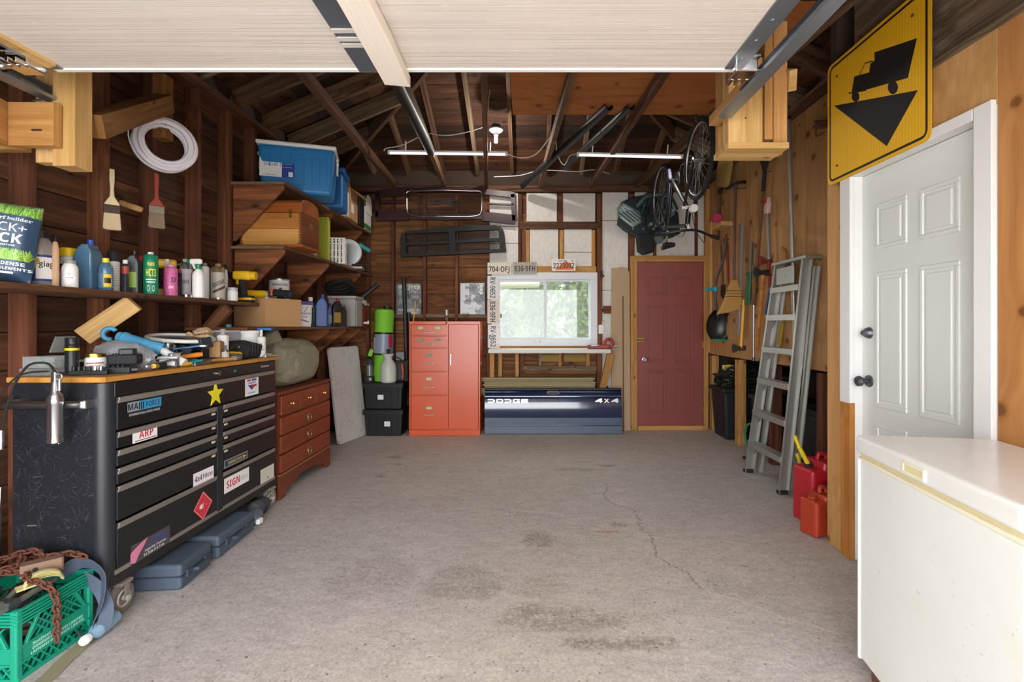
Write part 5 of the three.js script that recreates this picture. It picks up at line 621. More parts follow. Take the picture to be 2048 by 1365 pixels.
{ const o = onShelf(421, 451, 527, -2.17); can('solvent_can', 'bronze topped can with dark slanted lettering', 'can', o.p, o.r, o.h, M(0xb49a78, 0.3, 0.7), M(0xb09468, 0.4, 0.5), o.h * 0.1, { cr: 0.4, label: [wrapLabel('#b8b0a4', (g, w, h) => { for (const x of [128, 384]) { g.save(); g.translate(x, 80); g.rotate(-0.25); txt(g, 'SEAFOAM', 0, -10, 40, '#241a18', 'sans-serif', 'center', true, 150); g.fillStyle = '#5a2e24'; g.fillRect(-80, 20, 160, 16); g.restore(); txt(g, '●', x - 30, 24, 26, '#c06a70'); } }), 0.06, 0.82] }); }
bottle('slim clear spray bottle behind the bronze can', onShelf(446, 456, 530, -2.27), K.white, K.black, { neck: 0.6 });
{ const o = onShelf(453, 476, 575, -2.15); can('jar', 'small white jar next to the cordless drill', 'jar', o.p, o.r, o.h, K.white, M(0xb9bcc0, 0.4), o.h * 0.2, { cr: 0.95 }); }
{ const o = onShelf(475, 500, 540, -2.18), t = thing('cordless_drill', 'yellow and black cordless drill standing at the shelf end', 'drill', o.p, 0.15); part(t, 'battery', box(0.115, 0.05, 0.075, 0.01), K.blackM, [0.01, 0.025, 0]); part(t, 'battery_band', box(0.1, 0.018, 0.078, 0.004), K.yellow, [0.02, 0.025, 0]); part(t, 'grip', T(box(0.045, 0.14, 0.045, 0.016), -0.005, 0.11, 0, 0, 0, 0.16), K.blackM); part(t, 'body', T(mg(box(0.13, 0.07, 0.062, 0.02), T(cyl(0.032, 0.032, 0.06, 18), 0.07, 0, 0, 0, 0, Math.PI / 2)), -0.01, 0.205, 0), K.yellow); part(t, 'trigger_guard', box(0.03, 0.04, 0.03, 0.008), K.yellow, [-0.035, 0.155, 0]); part(t, 'chuck', T(lathe([[0, 0], [0.014, 0], [0.024, 0.02], [0.026, 0.06]], 18), -0.145, 0.205, 0, 0, 0, -Math.PI / 2), K.black); }
// ================================================================ THINGS ON THE CORNER SHELVES
{ // cooler
  const t = thing('cooler', 'blue picnic cooler with white lid rim on the top shelf', 'cooler', V(-2.12, SU + 0.001, -4.56), 0.3), bl = M(0x1d76b4, 0.42), w = 0.64, h = 0.42, d = 0.36;
  const g = box(w, h, d, 0.035, 4), p = g.attributes.position; for (let i = 0; i < p.count; i++) { const k = 0.90 + 0.10 * (p.getY(i) / h + 0.5); p.setX(i, p.getX(i) * k); p.setZ(i, p.getZ(i) * k); } g.computeVertexNormals(); part(t, 'tub', T(g, 0, h / 2, 0), bl);
  part(t, 'lid', box(w + 0.025, 0.035, d + 0.025, 0.015, 3), K.whiteG, [0, h + 0.012, 0]);
  const groove = M(0x175f92, 0.5); for (const x of [-0.23, -0.14, -0.05, 0.06, 0.13, 0.2, 0.265]) part(t, 'rib', T(box(0.004, 0.26, 0.006), 0, 0, 0, 0.05), groove, [x * 0.95, 0.21, d / 2 * 0.948 + 0.001]);
  part(t, 'moulding', T(box(0.2, 0.02, 0.008, 0.003), 0, 0, 0, 0.05), bl, [0.12, 0.30, d / 2 * 0.972]); part(t, 'moulding', T(box(0.14, 0.014, 0.008, 0.003), 0, 0, 0, 0.05), bl, [0.0, 0.375, d / 2 * 0.99]);
  for (const sx of [1, -1]) part(t, 'handle', mg(T(box(0.016, 0.14, 0.045, 0.006), 0, 0.3, 0.0), T(box(0.02, 0.03, 0.14, 0.006), 0, 0.36, 0)), K.whiteG, [sx * (w / 2 + 0.008), 0, 0]);
  decal(t, 'label', 0.28, 0.17, 256, (g2, W_, H_) => { g2.fillStyle = '#eceaea'; g2.fillRect(0, 0, W_ * 0.64, H_); g2.fillStyle = '#24409a'; g2.fillRect(W_ * 0.64, 0, W_ * 0.36, H_); g2.fillStyle = '#c23a34'; g2.fillRect(W_ * 0.17, H_ * 0.1, W_ * 0.3, H_ * 0.13); txt(g2, 'Coleman', W_ * 0.32, H_ * 0.17, 16, '#fff', 'serif', 'center', true, W_ * 0.26); txt(g2, 'CHILLER', W_ * 0.32, H_ * 0.36, 28, '#5a6a9c', 'sans-serif', 'center', true, W_ * 0.4); txt(g2, '48 QT / 45.4 L', W_ * 0.32, H_ * 0.9, 12, '#667', 'sans-serif', 'center', true); g2.fillStyle = '#dfe4f0'; for (let i = 0; i < 3; i++) { g2.fillRect(W_ * 0.67, H_ * (0.12 + i * 0.16), 6, 6); g2.fillRect(W_ * 0.72, H_ * (0.13 + i * 0.16), W_ * 0.22, 3); } g2.fillRect(W_ * 0.83, H_ * 0.7, W_ * 0.13, H_ * 0.26); }, [-0.16, 0.215, d / 2 * 0.952 + 0.004], [-0.05, 0, 0]);
}
function crateBox(name, lab, cat, p, w, h, d, m, turn, extra = []) { const t = thing(name, lab, cat, p, turn); part(t, 'carton_body', T(box(w, h, d, 0.004, 1), 0, h / 2, 0), m); for (const [n, g, mm, pp, r] of extra) part(t, n, g, mm, pp, r); return t; }
{ const t = thing('storage_tote', 'dark blue lidded tote behind the cooler', 'tote', V(-2.12, SU + 0.001, -5.08), 0.2); part(t, 'tub', T(box(0.44, 0.36, 0.34, 0.03), 0, 0.18, 0), M(0x185f9c, 0.45)); part(t, 'lid', box(0.48, 0.05, 0.38, 0.02), M(0x1a6aac, 0.45), [0, 0.385, 0]); }
{ const t = crateBox('cardboard_carton', 'open brown cardboard carton on the top shelf beside the tote', 'carton', V(-2.14, SU + 0.001, -5.55), 0.34, 0.34, 0.34, K.card, 0.1, [['flap', T(box(0.34, 0.005, 0.16), 0, 0, 0, -0.7), K.cardD, [0, 0.39, 0.21]], ['flap', T(box(0.16, 0.005, 0.3), 0, 0, 0, 0, 0, -0.6), K.card, [0.22, 0.3, 0]], ['paper_label', box(0.004, 0.1, 0.1), K.white, [0.173, 0.12, 0.08]]]); }
crateBox('white_carton', 'white carton end with small print next to brown carton', 'carton', V(-2.1, SU + 0.001, -5.32), 0.3, 0.26, 0.08, M(0xd4cfc8, 0.7), 0.15, [['print', box(0.1, 0.012, 0.002), M(0x555, 0.6), [0.06, 0.04, 0.041]]]);
crateBox('boxed_device', 'black boxed device on the top shelf', 'box', V(-2.13, SU + 0.001, -5.85), 0.3, 0.36, 0.2, K.black, 0.05, [['panel', box(0.2, 0.2, 0.004), M(0x2c2e32, 0.4), [0, 0.16, 0.1]], ['knob', T(cyl(0.02, 0.02, 0.02, 14), 0, 0, 0, Math.PI / 2), K.grey, [0.05, 0.16, 0.11]], ['red_knob', new THREE.SphereGeometry(0.022, 14, 10), K.red, [-0.02, 0.38, 0.02]]]);
{ const t = crateBox('printed_carton', 'white and green carton with arched top at the shelf end', 'carton', V(-2.06, SU + 0.001, -6.12), 0.14, 0.4, 0.26, M(0xe2e1dc, 0.6), 0.05, [['green_band', box(0.142, 0.06, 0.262), M(0x3d7a34, 0.6), [0, 0.035, 0]], ['green_top', box(0.142, 0.12, 0.262), M(0x3d7a34, 0.6), [0, 0.335, 0]], ['arched_flap', T(ext([[-0.12, -0.1], [0.12, -0.1], [0.12, 0.06], [0.06, 0.13], [-0.06, 0.13], [-0.12, 0.06]], 0.006), 0, 0, 0, 0, Math.PI / 2), M(0xece8e0, 0.6), [0.078, 0.3, 0.0]]]); }
{ // wooden chest
  const t = thing('wooden_chest', 'small varnished pine chest with domed lid and brass catch', 'chest', V(-2.16, SM + 0.001, -4.29), 0.0), w = 0.52, h = 0.27, d = 0.34, wm = woodM(tPine, 0xcf8a4a, 0.4), lid = woodM(tPine, 0xb8672f, 0.4), sd = woodM(tPine, 0x8a4c2a, 0.4);
  part(t, 'base', wbox(w + 0.03, 0.022, d + 0.03, 'x'), lid, [0, 0.011, 0]); part(t, 'front_board', wbox(w - 0.03, h / 2, 0.016, 'x'), woodM(tPine, 0xe0a866, 0.4), [0, 0.022 + h / 4, d / 2 - 0.008]); part(t, 'front_board', wbox(w - 0.03, h / 2 - 0.003, 0.016, 'x'), wm, [0, 0.022 + h * 0.75, d / 2 - 0.008]); part(t, 'back_board', wbox(w - 0.03, h, 0.016, 'x'), sd, [0, 0.022 + h / 2, -d / 2 + 0.008]);
  for (const s of [-1, 1]) { part(t, 'end_board', wbox(0.016, h, d, 'z'), sd, [s * (w / 2 - 0.008), 0.022 + h / 2, 0]); for (let i = 0; i < 11; i++) part(t, 'dovetail', box(0.018, 0.011, 0.004), sd, [s * (w / 2 - 0.015), 0.034 + i * 0.0235, d / 2 + 0.0005]); }
  const q = new THREE.Shape(); q.moveTo(-d / 2, 0); q.lineTo(d / 2, 0); q.lineTo(d / 2, 0.07); q.quadraticCurveTo(d / 2 - 0.02, 0.12, 0.05, 0.128); q.lineTo(-0.05, 0.128); q.quadraticCurveTo(-d / 2 + 0.02, 0.12, -d / 2, 0.07); const lg = T(ext(q, w, 0.004), 0, 0, 0, 0, -Math.PI / 2); { const uv = lg.attributes.uv, pp = lg.attributes.position; for (let i = 0; i < uv.count; i++) uv.setXY(i, pp.getX(i), pp.getY(i) + pp.getZ(i)); } part(t, 'lid', lg, lid, [0, 0.022 + h + 0.003, 0]);
  part(t, 'catch', mg(box(0.03, 0.03, 0.006, 0.002), T(box(0.024, 0.04, 0.006, 0.002), 0, -0.036, 0)), K.brass, [0.17, 0.022 + h + 0.01, d / 2 + 0.003]); part(t, 'ring_handle', T(tor(0.022, 0.004, 8, 20), 0, 0, 0, 0, Math.PI / 2), K.brass, [w / 2 + 0.004, 0.2, 0]); for (const x of [-1, 1]) part(t, 'corner_brass', box(0.02, 0.02, 0.006), K.brass, [x * (w / 2 - 0.02), 0.03, d / 2 + 0.004]);
}
crateBox('lime_carton', 'lime green carton on the middle shelf behind the chest', 'carton', V(-2.16, SM + 0.001, -5.08), 0.2, 0.46, 0.08, M(0xaeb43a, 0.6), 0.1, [['print', box(0.04, 0.06, 0.002), K.white, [-0.07, 0.4, 0.041]]]);
{ const t = thing('plastic_basket', 'white slatted plastic basket on the middle shelf', 'basket', V(-2.08, SM + 0.001, -5.27), 0.25), wm = K.white; for (let i = 0; i < 6; i++) part(t, 'slat', box(0.024, 0.27, 0.006, 0.002, 1), wm, [-0.08 + i * 0.036, 0.14, 0.075]); for (let i = 0; i < 5; i++) part(t, 'slat', box(0.006, 0.27, 0.02, 0.002, 1), wm, [0.115, 0.14, -0.07 + i * 0.034]); for (const y of [0.008, 0.07, 0.14, 0.21, 0.27]) part(t, 'hoop', mg(T(box(0.24, 0.012, 0.008), 0, y, 0.078), T(box(0.008, 0.012, 0.16), 0.117, y, 0), T(box(0.24, 0.012, 0.008), 0, y, -0.078), T(box(0.008, 0.012, 0.16), -0.117, y, 0)), wm); part(t, 'base', box(0.23, 0.006, 0.15), wm, [0, 0.006, 0]); }
{ const o = V(-2.09, SM + 0.001, -4.74); can('tin_can', 'dull tin of brushes between chest and white basket', 'tin', o, 0.05, 0.13, M(0xa89c8c, 0.5, 0.4), M(0xc79a3c, 0.5), 0.02, { cr: 0.6 }); }
crateBox('file_box', 'beige carton end behind the miter saw', 'carton', V(-2.14, SM + 0.001, -5.5), 0.2, 0.22, 0.1, M(0x9a9a78, 0.7), 0.1);
{ const t = thing('circular_saw', 'white and grey bench saw with teal handle on the middle shelf', 'saw', V(-2.08, SM + 0.001, -5.75), 0.2); part(t, 'guard', T(cyl(0.15, 0.15, 0.07, 32, false), 0, 0, 0, Math.PI / 2), M(0xd5d6d4, 0.4), [-0.02, 0.2, 0]); part(t, 'blade', T(cyl(0.13, 0.13, 0.004, 40), 0, 0, 0, Math.PI / 2), K.steel, [-0.02, 0.17, 0.04]); part(t, 'base', box(0.3, 0.03, 0.2, 0.006), M(0x9ea0a0, 0.5, 0.5), [0, 0.015, 0]); part(t, 'grip', T(new THREE.CapsuleGeometry(0.022, 0.12, 6, 12), 0, 0, 0, 0, 0, 1.0), K.teal, [0.16, 0.26, 0]); part(t, 'motor', T(cyl(0.055, 0.055, 0.14, 20), 0, 0, 0, Math.PI / 2), M(0x3a3c40, 0.6), [0, 0.2, -0.09]); part(t, 'clamp_bar', T(cyl(0.008, 0.008, 0.22, 8), 0, 0, 0, 0, 0, Math.PI / 2), K.black, [0.14, 0.05, 0.08]); }
// bottom shelf
crateBox('cardboard_carton', 'plain brown cardboard carton at the near end of the bottom shelf', 'carton', V(-2.17, SL + 0.001, -4.1), 0.38, 0.23, 0.34, K.card, -0.42, [['tape', box(0.05, 0.002, 0.345), K.tan, [0, 0.231, 0]], ['seam', box(0.382, 0.002, 0.004), K.cardD, [0, 0.23, 0]]]);
{ const t = thing('angle_grinder', 'yellow and black angle grinder lying on the brown carton', 'grinder', V(-2.25, SL + 0.235, -4.0), 0.9); part(t, 'body', T(cyl(0.03, 0.034, 0.2, 18), 0, 0.035, 0, 0, 0, Math.PI / 2), K.yellow); part(t, 'head', T(lathe([[0, 0], [0.03, 0], [0.035, 0.03], [0.028, 0.06], [0, 0.062]]), 0.12, 0.005, 0), K.dsteel); part(t, 'guard', T(cyl(0.06, 0.06, 0.012, 24), 0.12, 0.006, 0), M(0x8d8f92, 0.4, 0.6)); part(t, 'grip', T(cyl(0.036, 0.03, 0.1, 16), -0.14, 0.036, 0, 0, 0, Math.PI / 2), K.blackM); }
{ const t = thing('reciprocating_tool', 'orange and black power tool lying on the carton beside the paint can', 'power tool', V(-2.06, SL + 0.235, -4.08), -0.2); part(t, 'body', T(box(0.2, 0.06, 0.06, 0.02), 0.02, 0.045, 0, 0, 0, -0.1), K.blackM); part(t, 'band', T(box(0.03, 0.062, 0.064, 0.012), -0.06, 0.053, 0, 0, 0, -0.1), K.orange); part(t, 'battery', box(0.09, 0.03, 0.06, 0.01), K.black, [0.03, 0.016, 0]); }
{ const t = thing('paint_can', 'white paint can with wire handle standing behind the bucket', 'paint can', V(-2.28, SL + 0.001, -4.5)); part(t, 'pedestal', box(0.16, 0.24, 0.16, 0.006), K.cardD, [0, 0.12, 0]); part(t, 'body', T(cyl(0.085, 0.085, 0.19, 32), 0, 0.335, 0), K.white); part(t, 'lid', T(lathe([[0, 0], [0.07, 0], [0.074, -0.006], [0.08, 0.004], [0.087, 0.004], [0.088, -0.01]], 32), 0, 0.432, 0), K.steel); part(t, 'bail', T(tor(0.09, 0.002, 6, 30, Math.PI), 0, 0.38, 0.0, 1.2, 0.4, Math.PI), K.dsteel); part(t, 'label', T(cyl(0.0856, 0.0856, 0.15, 32, true), 0, 0.335, 0, 0, -1.0, 0), M(0xffffff, 0.5, 0, { map: wrapLabel('#dfdcd8', (g, w, h) => { for (const x of [128, 384]) { txt(g, 'PENOFIN', x, 30, 30, '#222'); g.fillStyle = '#6a4030'; g.fillRect(x - 12, 60, 26, 40); g.fillStyle = '#777'; g.fillRect(x - 50, 112, 100, 5); g.fillRect(x - 40, 126, 80, 5); } }) })); }
{ const t = thing('plastic_bucket', 'white plastic bucket with purple lid on the bottom shelf', 'bucket', V(-2.09, SL + 0.001, -4.52)); part(t, 'pail', lathe([[0, 0], [0.085, 0], [0.092, 0.18], [0.1, 0.182], [0.1, 0.2], [0.094, 0.2]], 32), K.white); part(t, 'lid', lathe([[0, 0.232], [0.09, 0.232], [0.104, 0.226], [0.104, 0.2], [0.098, 0.2]], 32), M(0x5a4a9a, 0.4)); part(t, 'bail', T(tor(0.1, 0.0025, 6, 40, Math.PI), 0, 0.17, 0, 2.5, 0.5, 0), K.dsteel); part(t, 'label', T(cyl(0.0925, 0.09, 0.12, 32, true), 0, 0.09, 0, 0, -1.0, 0), M(0xffffff, 0.5, 0, { map: wrapLabel('#e8e6e6', (g, w, h) => { for (const x of [128, 384]) { txt(g, 'COMPOUND', x, 40, 28, '#6a4a9a'); g.fillStyle = '#7a5aa8'; g.beginPath(); g.moveTo(x - 60, 80); g.lineTo(x + 60, 140); g.lineTo(x + 50, 150); g.lineTo(x - 70, 95); g.fill(); txt(g, 'D24', x + 20, 80, 24, '#8a3a50'); } }) })); }
const oL = (x0, x1, top, X = -2.06) => onShelf(x0, x1, top, X, SL);
bottle('dark green bottle between bucket and blue jug', oL(612, 630, 595, -2.1), M(0x23493c, 0.3), K.white, {}); jug('bright blue antifreeze jug with blue cap', oL(630, 654, 590), M(0x1d4f9c, 0.3), M(0x1c3f80, 0.4), { turn: 0.5, grip: true });
jug('blue jug edge with printed panel beside the antifreeze', oL(652, 664, 607, -2.12), M(0x35507c, 0.3), M(0x2a2a30, 0.4), { turn: 1.2, label: M(0x9c98a4, 0.5) });
jug('black motor oil bottle with red cap and yellow label', oL(664, 683, 597), M(0x1b1b1e, 0.35), K.red, { turn: 0.7, label: M(0x9a7a2c, 0.5), name: 'oil_bottle', cat: 'bottle' }); jug('dark translucent bottle before the grey storage box', oL(680, 693, 612, -2.0), M(0x332b2a, 0.3), K.black, { turn: 0.9, name: 'oil_bottle', cat: 'bottle' });
{ const t = thing('storage_box', 'grey plastic storage box at the end of the bottom shelf', 'box', V(-2.12, SL + 0.001, -5.72), 0.05), gm = M(0xa9a6a2, 0.6); part(t, 'tub', T(box(0.3, 0.32, 0.3, 0.015), 0, 0.16, 0), gm); part(t, 'lid', box(0.32, 0.03, 0.32, 0.01), M(0xb8b5b0, 0.6), [0, 0.335, 0]); part(t, 'side_rib', box(0.008, 0.28, 0.02), gm, [0.152, 0.15, 0.1]); }
{ const t = thing('hose_coil', 'coil of black ribbed hose on top of the grey storage box', 'hose', V(-2.14, SL + 0.36, -5.6), 0.2); for (let i = 0; i < 4; i++) part(t, 'loop', T(tor(0.16 - i * 0.012, 0.019, 10, 40), 0, 0, 0, Math.PI / 2 - 0.5 + i * 0.12, 0.1 * i, 0), K.rubber, [0, 0.075 + i * 0.018, (i - 1.5) * 0.02]); }
{ const t = pipe(B(717, 600, 5.9), B(757, 569, 5.95), 0.028, 'black pipe stub sticking out past the grey storage box'); }
{ const t = thing('drink_cooler', 'dark red drink cooler with white lid and spigot', 'cooler', V(-2.08, SL + 0.001, -6.0)); part(t, 'body', T(cyl(0.1, 0.095, 0.28, 28), 0, 0.14, 0), M(0x7a1f26, 0.45)); part(t, 'lid', T(lathe([[0.0, 0.33], [0.09, 0.33], [0.108, 0.31], [0.108, 0.28], [0.1, 0.28]], 28), 0, 0, 0), M(0xc8c4c2, 0.5)); part(t, 'bail', T(box(0.02, 0.03, 0.14, 0.006), 0.115, 0.27, 0), K.lgrey); part(t, 'spigot', mg(T(cyl(0.014, 0.014, 0.06, 12), 0.11, 0.045, 0.03, 0, 0, Math.PI / 2), T(box(0.02, 0.04, 0.02, 0.005), 0.14, 0.05, 0.03)), K.white); }
// ================================================================ HANGING ON THE LEFT WALL
{ const p = WX(330, 290, -2.36), t = thing('tubing_coil', 'coil of white plastic tubing hanging on a stud', 'tubing', p, 0.85); part(t, 'coil', mg(...Array.from({ length: 14 }, (_, i) => T(tor(0.142 + 0.022 * Math.sin(i * 1.7), 0.012, 8, 48), 0, rr(-0.004, 0.004), (i % 7 - 3) * 0.016, rr(-0.06, 0.06), rr(-0.06, 0.06)))), M(0xe6e2ea, 0.4)); part(t, 'loose_loop', T(tor(0.175, 0.0035, 6, 56), -0.035, 0.0, 0.03, 0, 0.3, 0), M(0xdcd8e0, 0.4)); part(t, 'nail', T(cyl(0.004, 0.004, 0.12, 6), 0, 0.125, -0.04, Math.PI / 2), K.dsteel); }
const brush = (lab, p, hm, bm, s, fm) => { const t = thing('paint_brush', lab, 'paint brush', p, 0.75); part(t, 'handle', ext([[-0.012, 0.26], [0.012, 0.26], [0.013, 0.2], [0.009, 0.14], [0.012, 0.1], [0.036, 0.06], [0.036, 0.05], [-0.036, 0.05], [-0.036, 0.06], [-0.012, 0.1], [-0.009, 0.14], [-0.013, 0.2]].map(([x, y]) => [x * s, y]), 0.016, 0.005), hm); part(t, 'ferrule', box(0.08 * s, 0.05, 0.026, 0.004), fm, [0, 0.025, 0]); part(t, 'bristles', T(ext([[-0.038, 0], [0.038, 0], [0.044, -0.095], [0.03, -0.1], [-0.03, -0.1], [-0.044, -0.092]].map(([x, y]) => [x * s, y]), 0.026, 0.006), 0, 0.005, 0), bm); part(t, 'nail', T(cyl(0.003, 0.003, 0.05, 6), 0, 0.24, -0.02, Math.PI / 2), K.dsteel); return t; };
brush('pale handled paint brush with cream bristles hanging on a stud', WX(224, 428, -2.41), M(0xe4d2a4, 0.5), M(0xd9c39c, 0.9), 0.95, M(0x3a2a1a, 0.4, 0.3)); brush('red handled paint brush with stained bristles hanging on a stud', WX(313, 428, -2.41), M(0x9c3a24, 0.5), M(0x8f7a62, 0.9), 1.05, M(0x8a8070, 0.5, 0.5));
{ const p = WX(262, 413, -2.42), t = thing('wooden_peg', 'round wooden handle stub poking from the planks between the brushes', 'handle', p); part(t, 'dowel', T(lathe([[0, -0.06], [0.014, -0.058], [0.018, -0.05], [0.018, 0.05], [0.014, 0.058], [0, 0.06]], 18), 0, 0, 0.0, 1.1, 0, 0.9), woodM(tPine, 0xc9a070)); }

// ================================================================ DRESSER, SACK, FOLDING TABLE
{
  const t = thing('dresser', 'reddish wooden dresser with ring pulls beside the tool chest', 'dresser', V(-1.905, 0, -4.235), Math.PI / 2), w = 0.96, h = 0.83, d = 0.45, wm = woodM(tPine, 0x9a4a2c, 0.45), wd = woodM(tPine, 0x86402a, 0.45);
  part(t, 'carcass', wbox(w - 0.02, h - 0.14, d - 0.02, 'x'), wd, [0, 0.12 + (h - 0.14) / 2, -d / 2]); part(t, 'top', wbox(w + 0.03, 0.024, d + 0.01, 'x', 0.006), wd, [0, h - 0.012, -d / 2 + 0.005]);
  const dr = (x, y, ww, hh, pulls) => { const q = part(t, 'drawer', wbox(ww, hh, 0.022, 'x', 0.005), wm, [x, y, 0.0]); if (pulls === 1) part(q, 'knob', T(lathe([[0, 0.03], [0.012, 0.028], [0.014, 0.022], [0.006, 0.012], [0.01, 0], [0, 0]], 14), 0, 0, 0, Math.PI / 2), K.brass, [0, 0, 0.012]); else for (const s of pulls ? [0] : [-0.0]) part(q, 'ring_pull', mg(T(cyl(0.026, 0.026, 0.005, 20), 0, 0.0, 0, Math.PI / 2), T(tor(0.03, 0.005, 8, 24), 0, -0.008, 0.01)), M(0xa98a6a, 0.4, 0.8), [s, 0.0, 0.014]); };
  for (const x of [-0.31, 0, 0.31]) dr(x, 0.72, 0.295, 0.15, 1); dr(0, 0.56, 0.93, 0.135, 2); dr(0, 0.415, 0.93, 0.135, 2); dr(0, 0.27, 0.93, 0.135, 2);
  part(t, 'moulding', wbox(w, 0.02, 0.03, 'x', 0.006), woodM(tPine, 0xa86a44, 0.5), [0, 0.185, 0.0]);
  const sk = new THREE.Shape(); sk.moveTo(-w / 2, 0.17); sk.lineTo(w / 2, 0.17); sk.lineTo(w / 2, 0); sk.lineTo(w / 2 - 0.09, 0); sk.quadraticCurveTo(w / 2 - 0.1, 0.05, w / 2 - 0.15, 0.06); sk.quadraticCurveTo(0.2, 0.06, 0.16, 0.1); sk.lineTo(-0.16, 0.1); sk.quadraticCurveTo(-0.2, 0.06, -w / 2 + 0.15, 0.06); sk.quadraticCurveTo(-w / 2 + 0.1, 0.05, -w / 2 + 0.09, 0); sk.lineTo(-w / 2, 0); const sg = ext(sk, 0.025, 0.003); part(t, 'skirt', sg, wd, [0, 0, -0.005]);
  for (const x of [-1, 1]) part(t, 'side_foot', box(0.025, 0.16, d - 0.05), wd, [x * (w / 2 - 0.013), 0.08, -d / 2 - 0.01]);
}
{ // khaki sack
  const g = new THREE.IcosahedronGeometry(1, 6), p = g.attributes.position; for (let i = 0; i < p.count; i++) { let x = p.getX(i), y = p.getY(i), z = p.getZ(i); const s = (v) => Math.sign(v) * Math.pow(Math.abs(v), 0.62); x = s(x) * 0.2; y = s(y) * 0.19; z = s(z) * 0.38; const f = 1 + 0.22 * (fbm(x * 9 + 3, z * 7 + y * 8, 3) - 0.5) + 0.10 * (fbm(y * 26 + x * 6, z * 9 + 5, 2) - 0.5); y = y > 0.1 ? y + 0.06 * (fbm(x * 14, z * 12 + 2, 2) - 0.35) : y; p.setXYZ(i, x * f, Math.max(-0.185, y * f), z * f); } g.computeVertexNormals();
  const t = thing('canvas_sack', 'bulging khaki canvas sack lying on the dresser', 'sack', V(-2.12, 0.832 + 0.185, -4.28)); part(t, 'bag', g, M(0x8d8872, 0.85)); part(t, 'gathered_neck', T(pillow(0.22, 0.14, 0.09, 10), 0, 0.02, 0, 0.2, 0.5, 0.3), M(0x827d68, 0.85), [-0.02, 0.18, 0.26]);
}
{ // folding table top
  const ft = canvas(384, 640, (g, w, h) => { g.fillStyle = '#dcd9d4'; g.fillRect(0, 0, w, h); for (let i = 0; i < 1500; i++) { const x = rr(0, w), y = rr(0, h), k = fbm(x * 0.012 + 3, y * 0.010, 3); if (k > 0.52) { g.fillStyle = `rgba(84,60,50,${rr(0.02, 0.14)})`; g.beginPath(); g.ellipse(x, y, rr(1, 14), rr(1, 5), rr(0, 3), 0, 7); g.fill(); } } });
  const a = G(676, 891), b = G(733, 869), top = V(-2.17, 1.08, -5.45), w = Math.hypot(a.x - b.x, a.z - b.z), t = thing('folding_table', 'stained white folding table leaning under the bottom shelf', 'table', V(0, 0, 0));
  const x = b.clone().sub(a).normalize(), yv = V(-0.13, 1, 0.02).normalize(), z = x.clone().cross(yv).normalize(); const g = ext(rrect(w, 1.1, 0.05, 0, 0.55), 0.035, 0.008); { const p = g.attributes.position, uv = g.attributes.uv; for (let i = 0; i < p.count; i++) uv.setXY(i, p.getX(i) / w + 0.5, p.getY(i) / 1.1); }
  const m = part(t, 'tabletop', g, M(0xffffff, 0.55, 0, { map: ft })); m.applyMatrix4(new THREE.Matrix4().makeBasis(x, z.clone().cross(x), z).setPosition(a.clone().add(b).multiplyScalar(0.5)));
  const f = part(t, 'leg_frame', mg(T(cyl(0.012, 0.012, 0.9, 10), -0.2, 0.5, -0.04), T(cyl(0.012, 0.012, 0.9, 10), 0.2, 0.5, -0.04), T(cyl(0.012, 0.012, 0.4, 10), 0, 0.9, -0.04, 0, 0, Math.PI / 2)), K.dsteel); f.applyMatrix4(m.matrix.clone());
}
// ================================================================ TOTES AND WHAT STANDS ON THEM
function tote(y, lab) {
  const t = thing('flip_tote', lab, 'tote', V(-1.75, y, -6.1), 0.0, 'stacked black totes'), m = M(0x0f1114, 0.5), g = box(0.46, 0.29, 0.32, 0.012), p = g.attributes.position; for (let i = 0; i < p.count; i++) { const k = 0.93 + 0.07 * (p.getY(i) / 0.29 + 0.5); p.setX(i, p.getX(i) * k); p.setZ(i, p.getZ(i) * k); } g.computeVertexNormals();
  part(t, 'tub', T(g, 0, 0.145, 0), m); part(t, 'lid', mg(T(box(0.49, 0.035, 0.36, 0.008), 0, 0.305, 0), T(box(0.49, 0.04, 0.02, 0.005), 0, 0.285, 0.175)), m); for (const x of [-0.18, -0.08, 0.1, 0.18]) part(t, 'rib', box(0.008, 0.22, 0.012, 0.003), m, [x, 0.14, 0.158]); part(t, 'handle', box(0.14, 0.03, 0.02, 0.006), m, [0.02, 0.2, 0.162]);
  part(t, 'paper_label', box(0.07, 0.06, 0.002), K.white, [y ? -0.03 : 0.05, 0.15, 0.164]);
}
tote(0, 'lower black flip top tote with white label beside orange cabinet'); tote(0.324, 'upper black flip top tote with white label under the green roll');
const TT = 0.648;
{ const t = thing('lantern', 'dark camping lantern with lime grip strap on the upper tote', 'lantern', V(-1.94, TT, -6.02)); part(t, 'base', lathe([[0, 0], [0.055, 0], [0.06, 0.02], [0.058, 0.07], [0.045, 0.08], [0, 0.08]]), M(0x23302a, 0.5)); part(t, 'globe', T(cyl(0.042, 0.045, 0.13, 24), 0, 0.145, 0), M(0xb8bcbc, 0.1, 0, { transmission: 0.7, thickness: 0 })); part(t, 'cap', lathe([[0.05, 0.21], [0.055, 0.22], [0.05, 0.25], [0.03, 0.28], [0, 0.285]]), M(0x23302a, 0.5)); part(t, 'cage', mg(...[0, 1, 2, 3].map((i) => T(cyl(0.004, 0.004, 0.14, 6), 0.05 * Math.cos(i * 1.57 + 0.5), 0.145, 0.05 * Math.sin(i * 1.57 + 0.5)))), K.black); part(t, 'strap', T(box(0.05, 0.09, 0.012, 0.008), 0.02, 0.36, 0.02, 0, 0, -0.35), M(0x82c83c, 0.6)); part(t, 'bail', T(tor(0.05, 0.005, 6, 20, Math.PI), 0, 0.27, 0), K.black); part(t, 'paper_tag', box(0.04, 0.03, 0.003), M(0xd8a8b4, 0.5), [0.02, 0.04, 0.056]); }
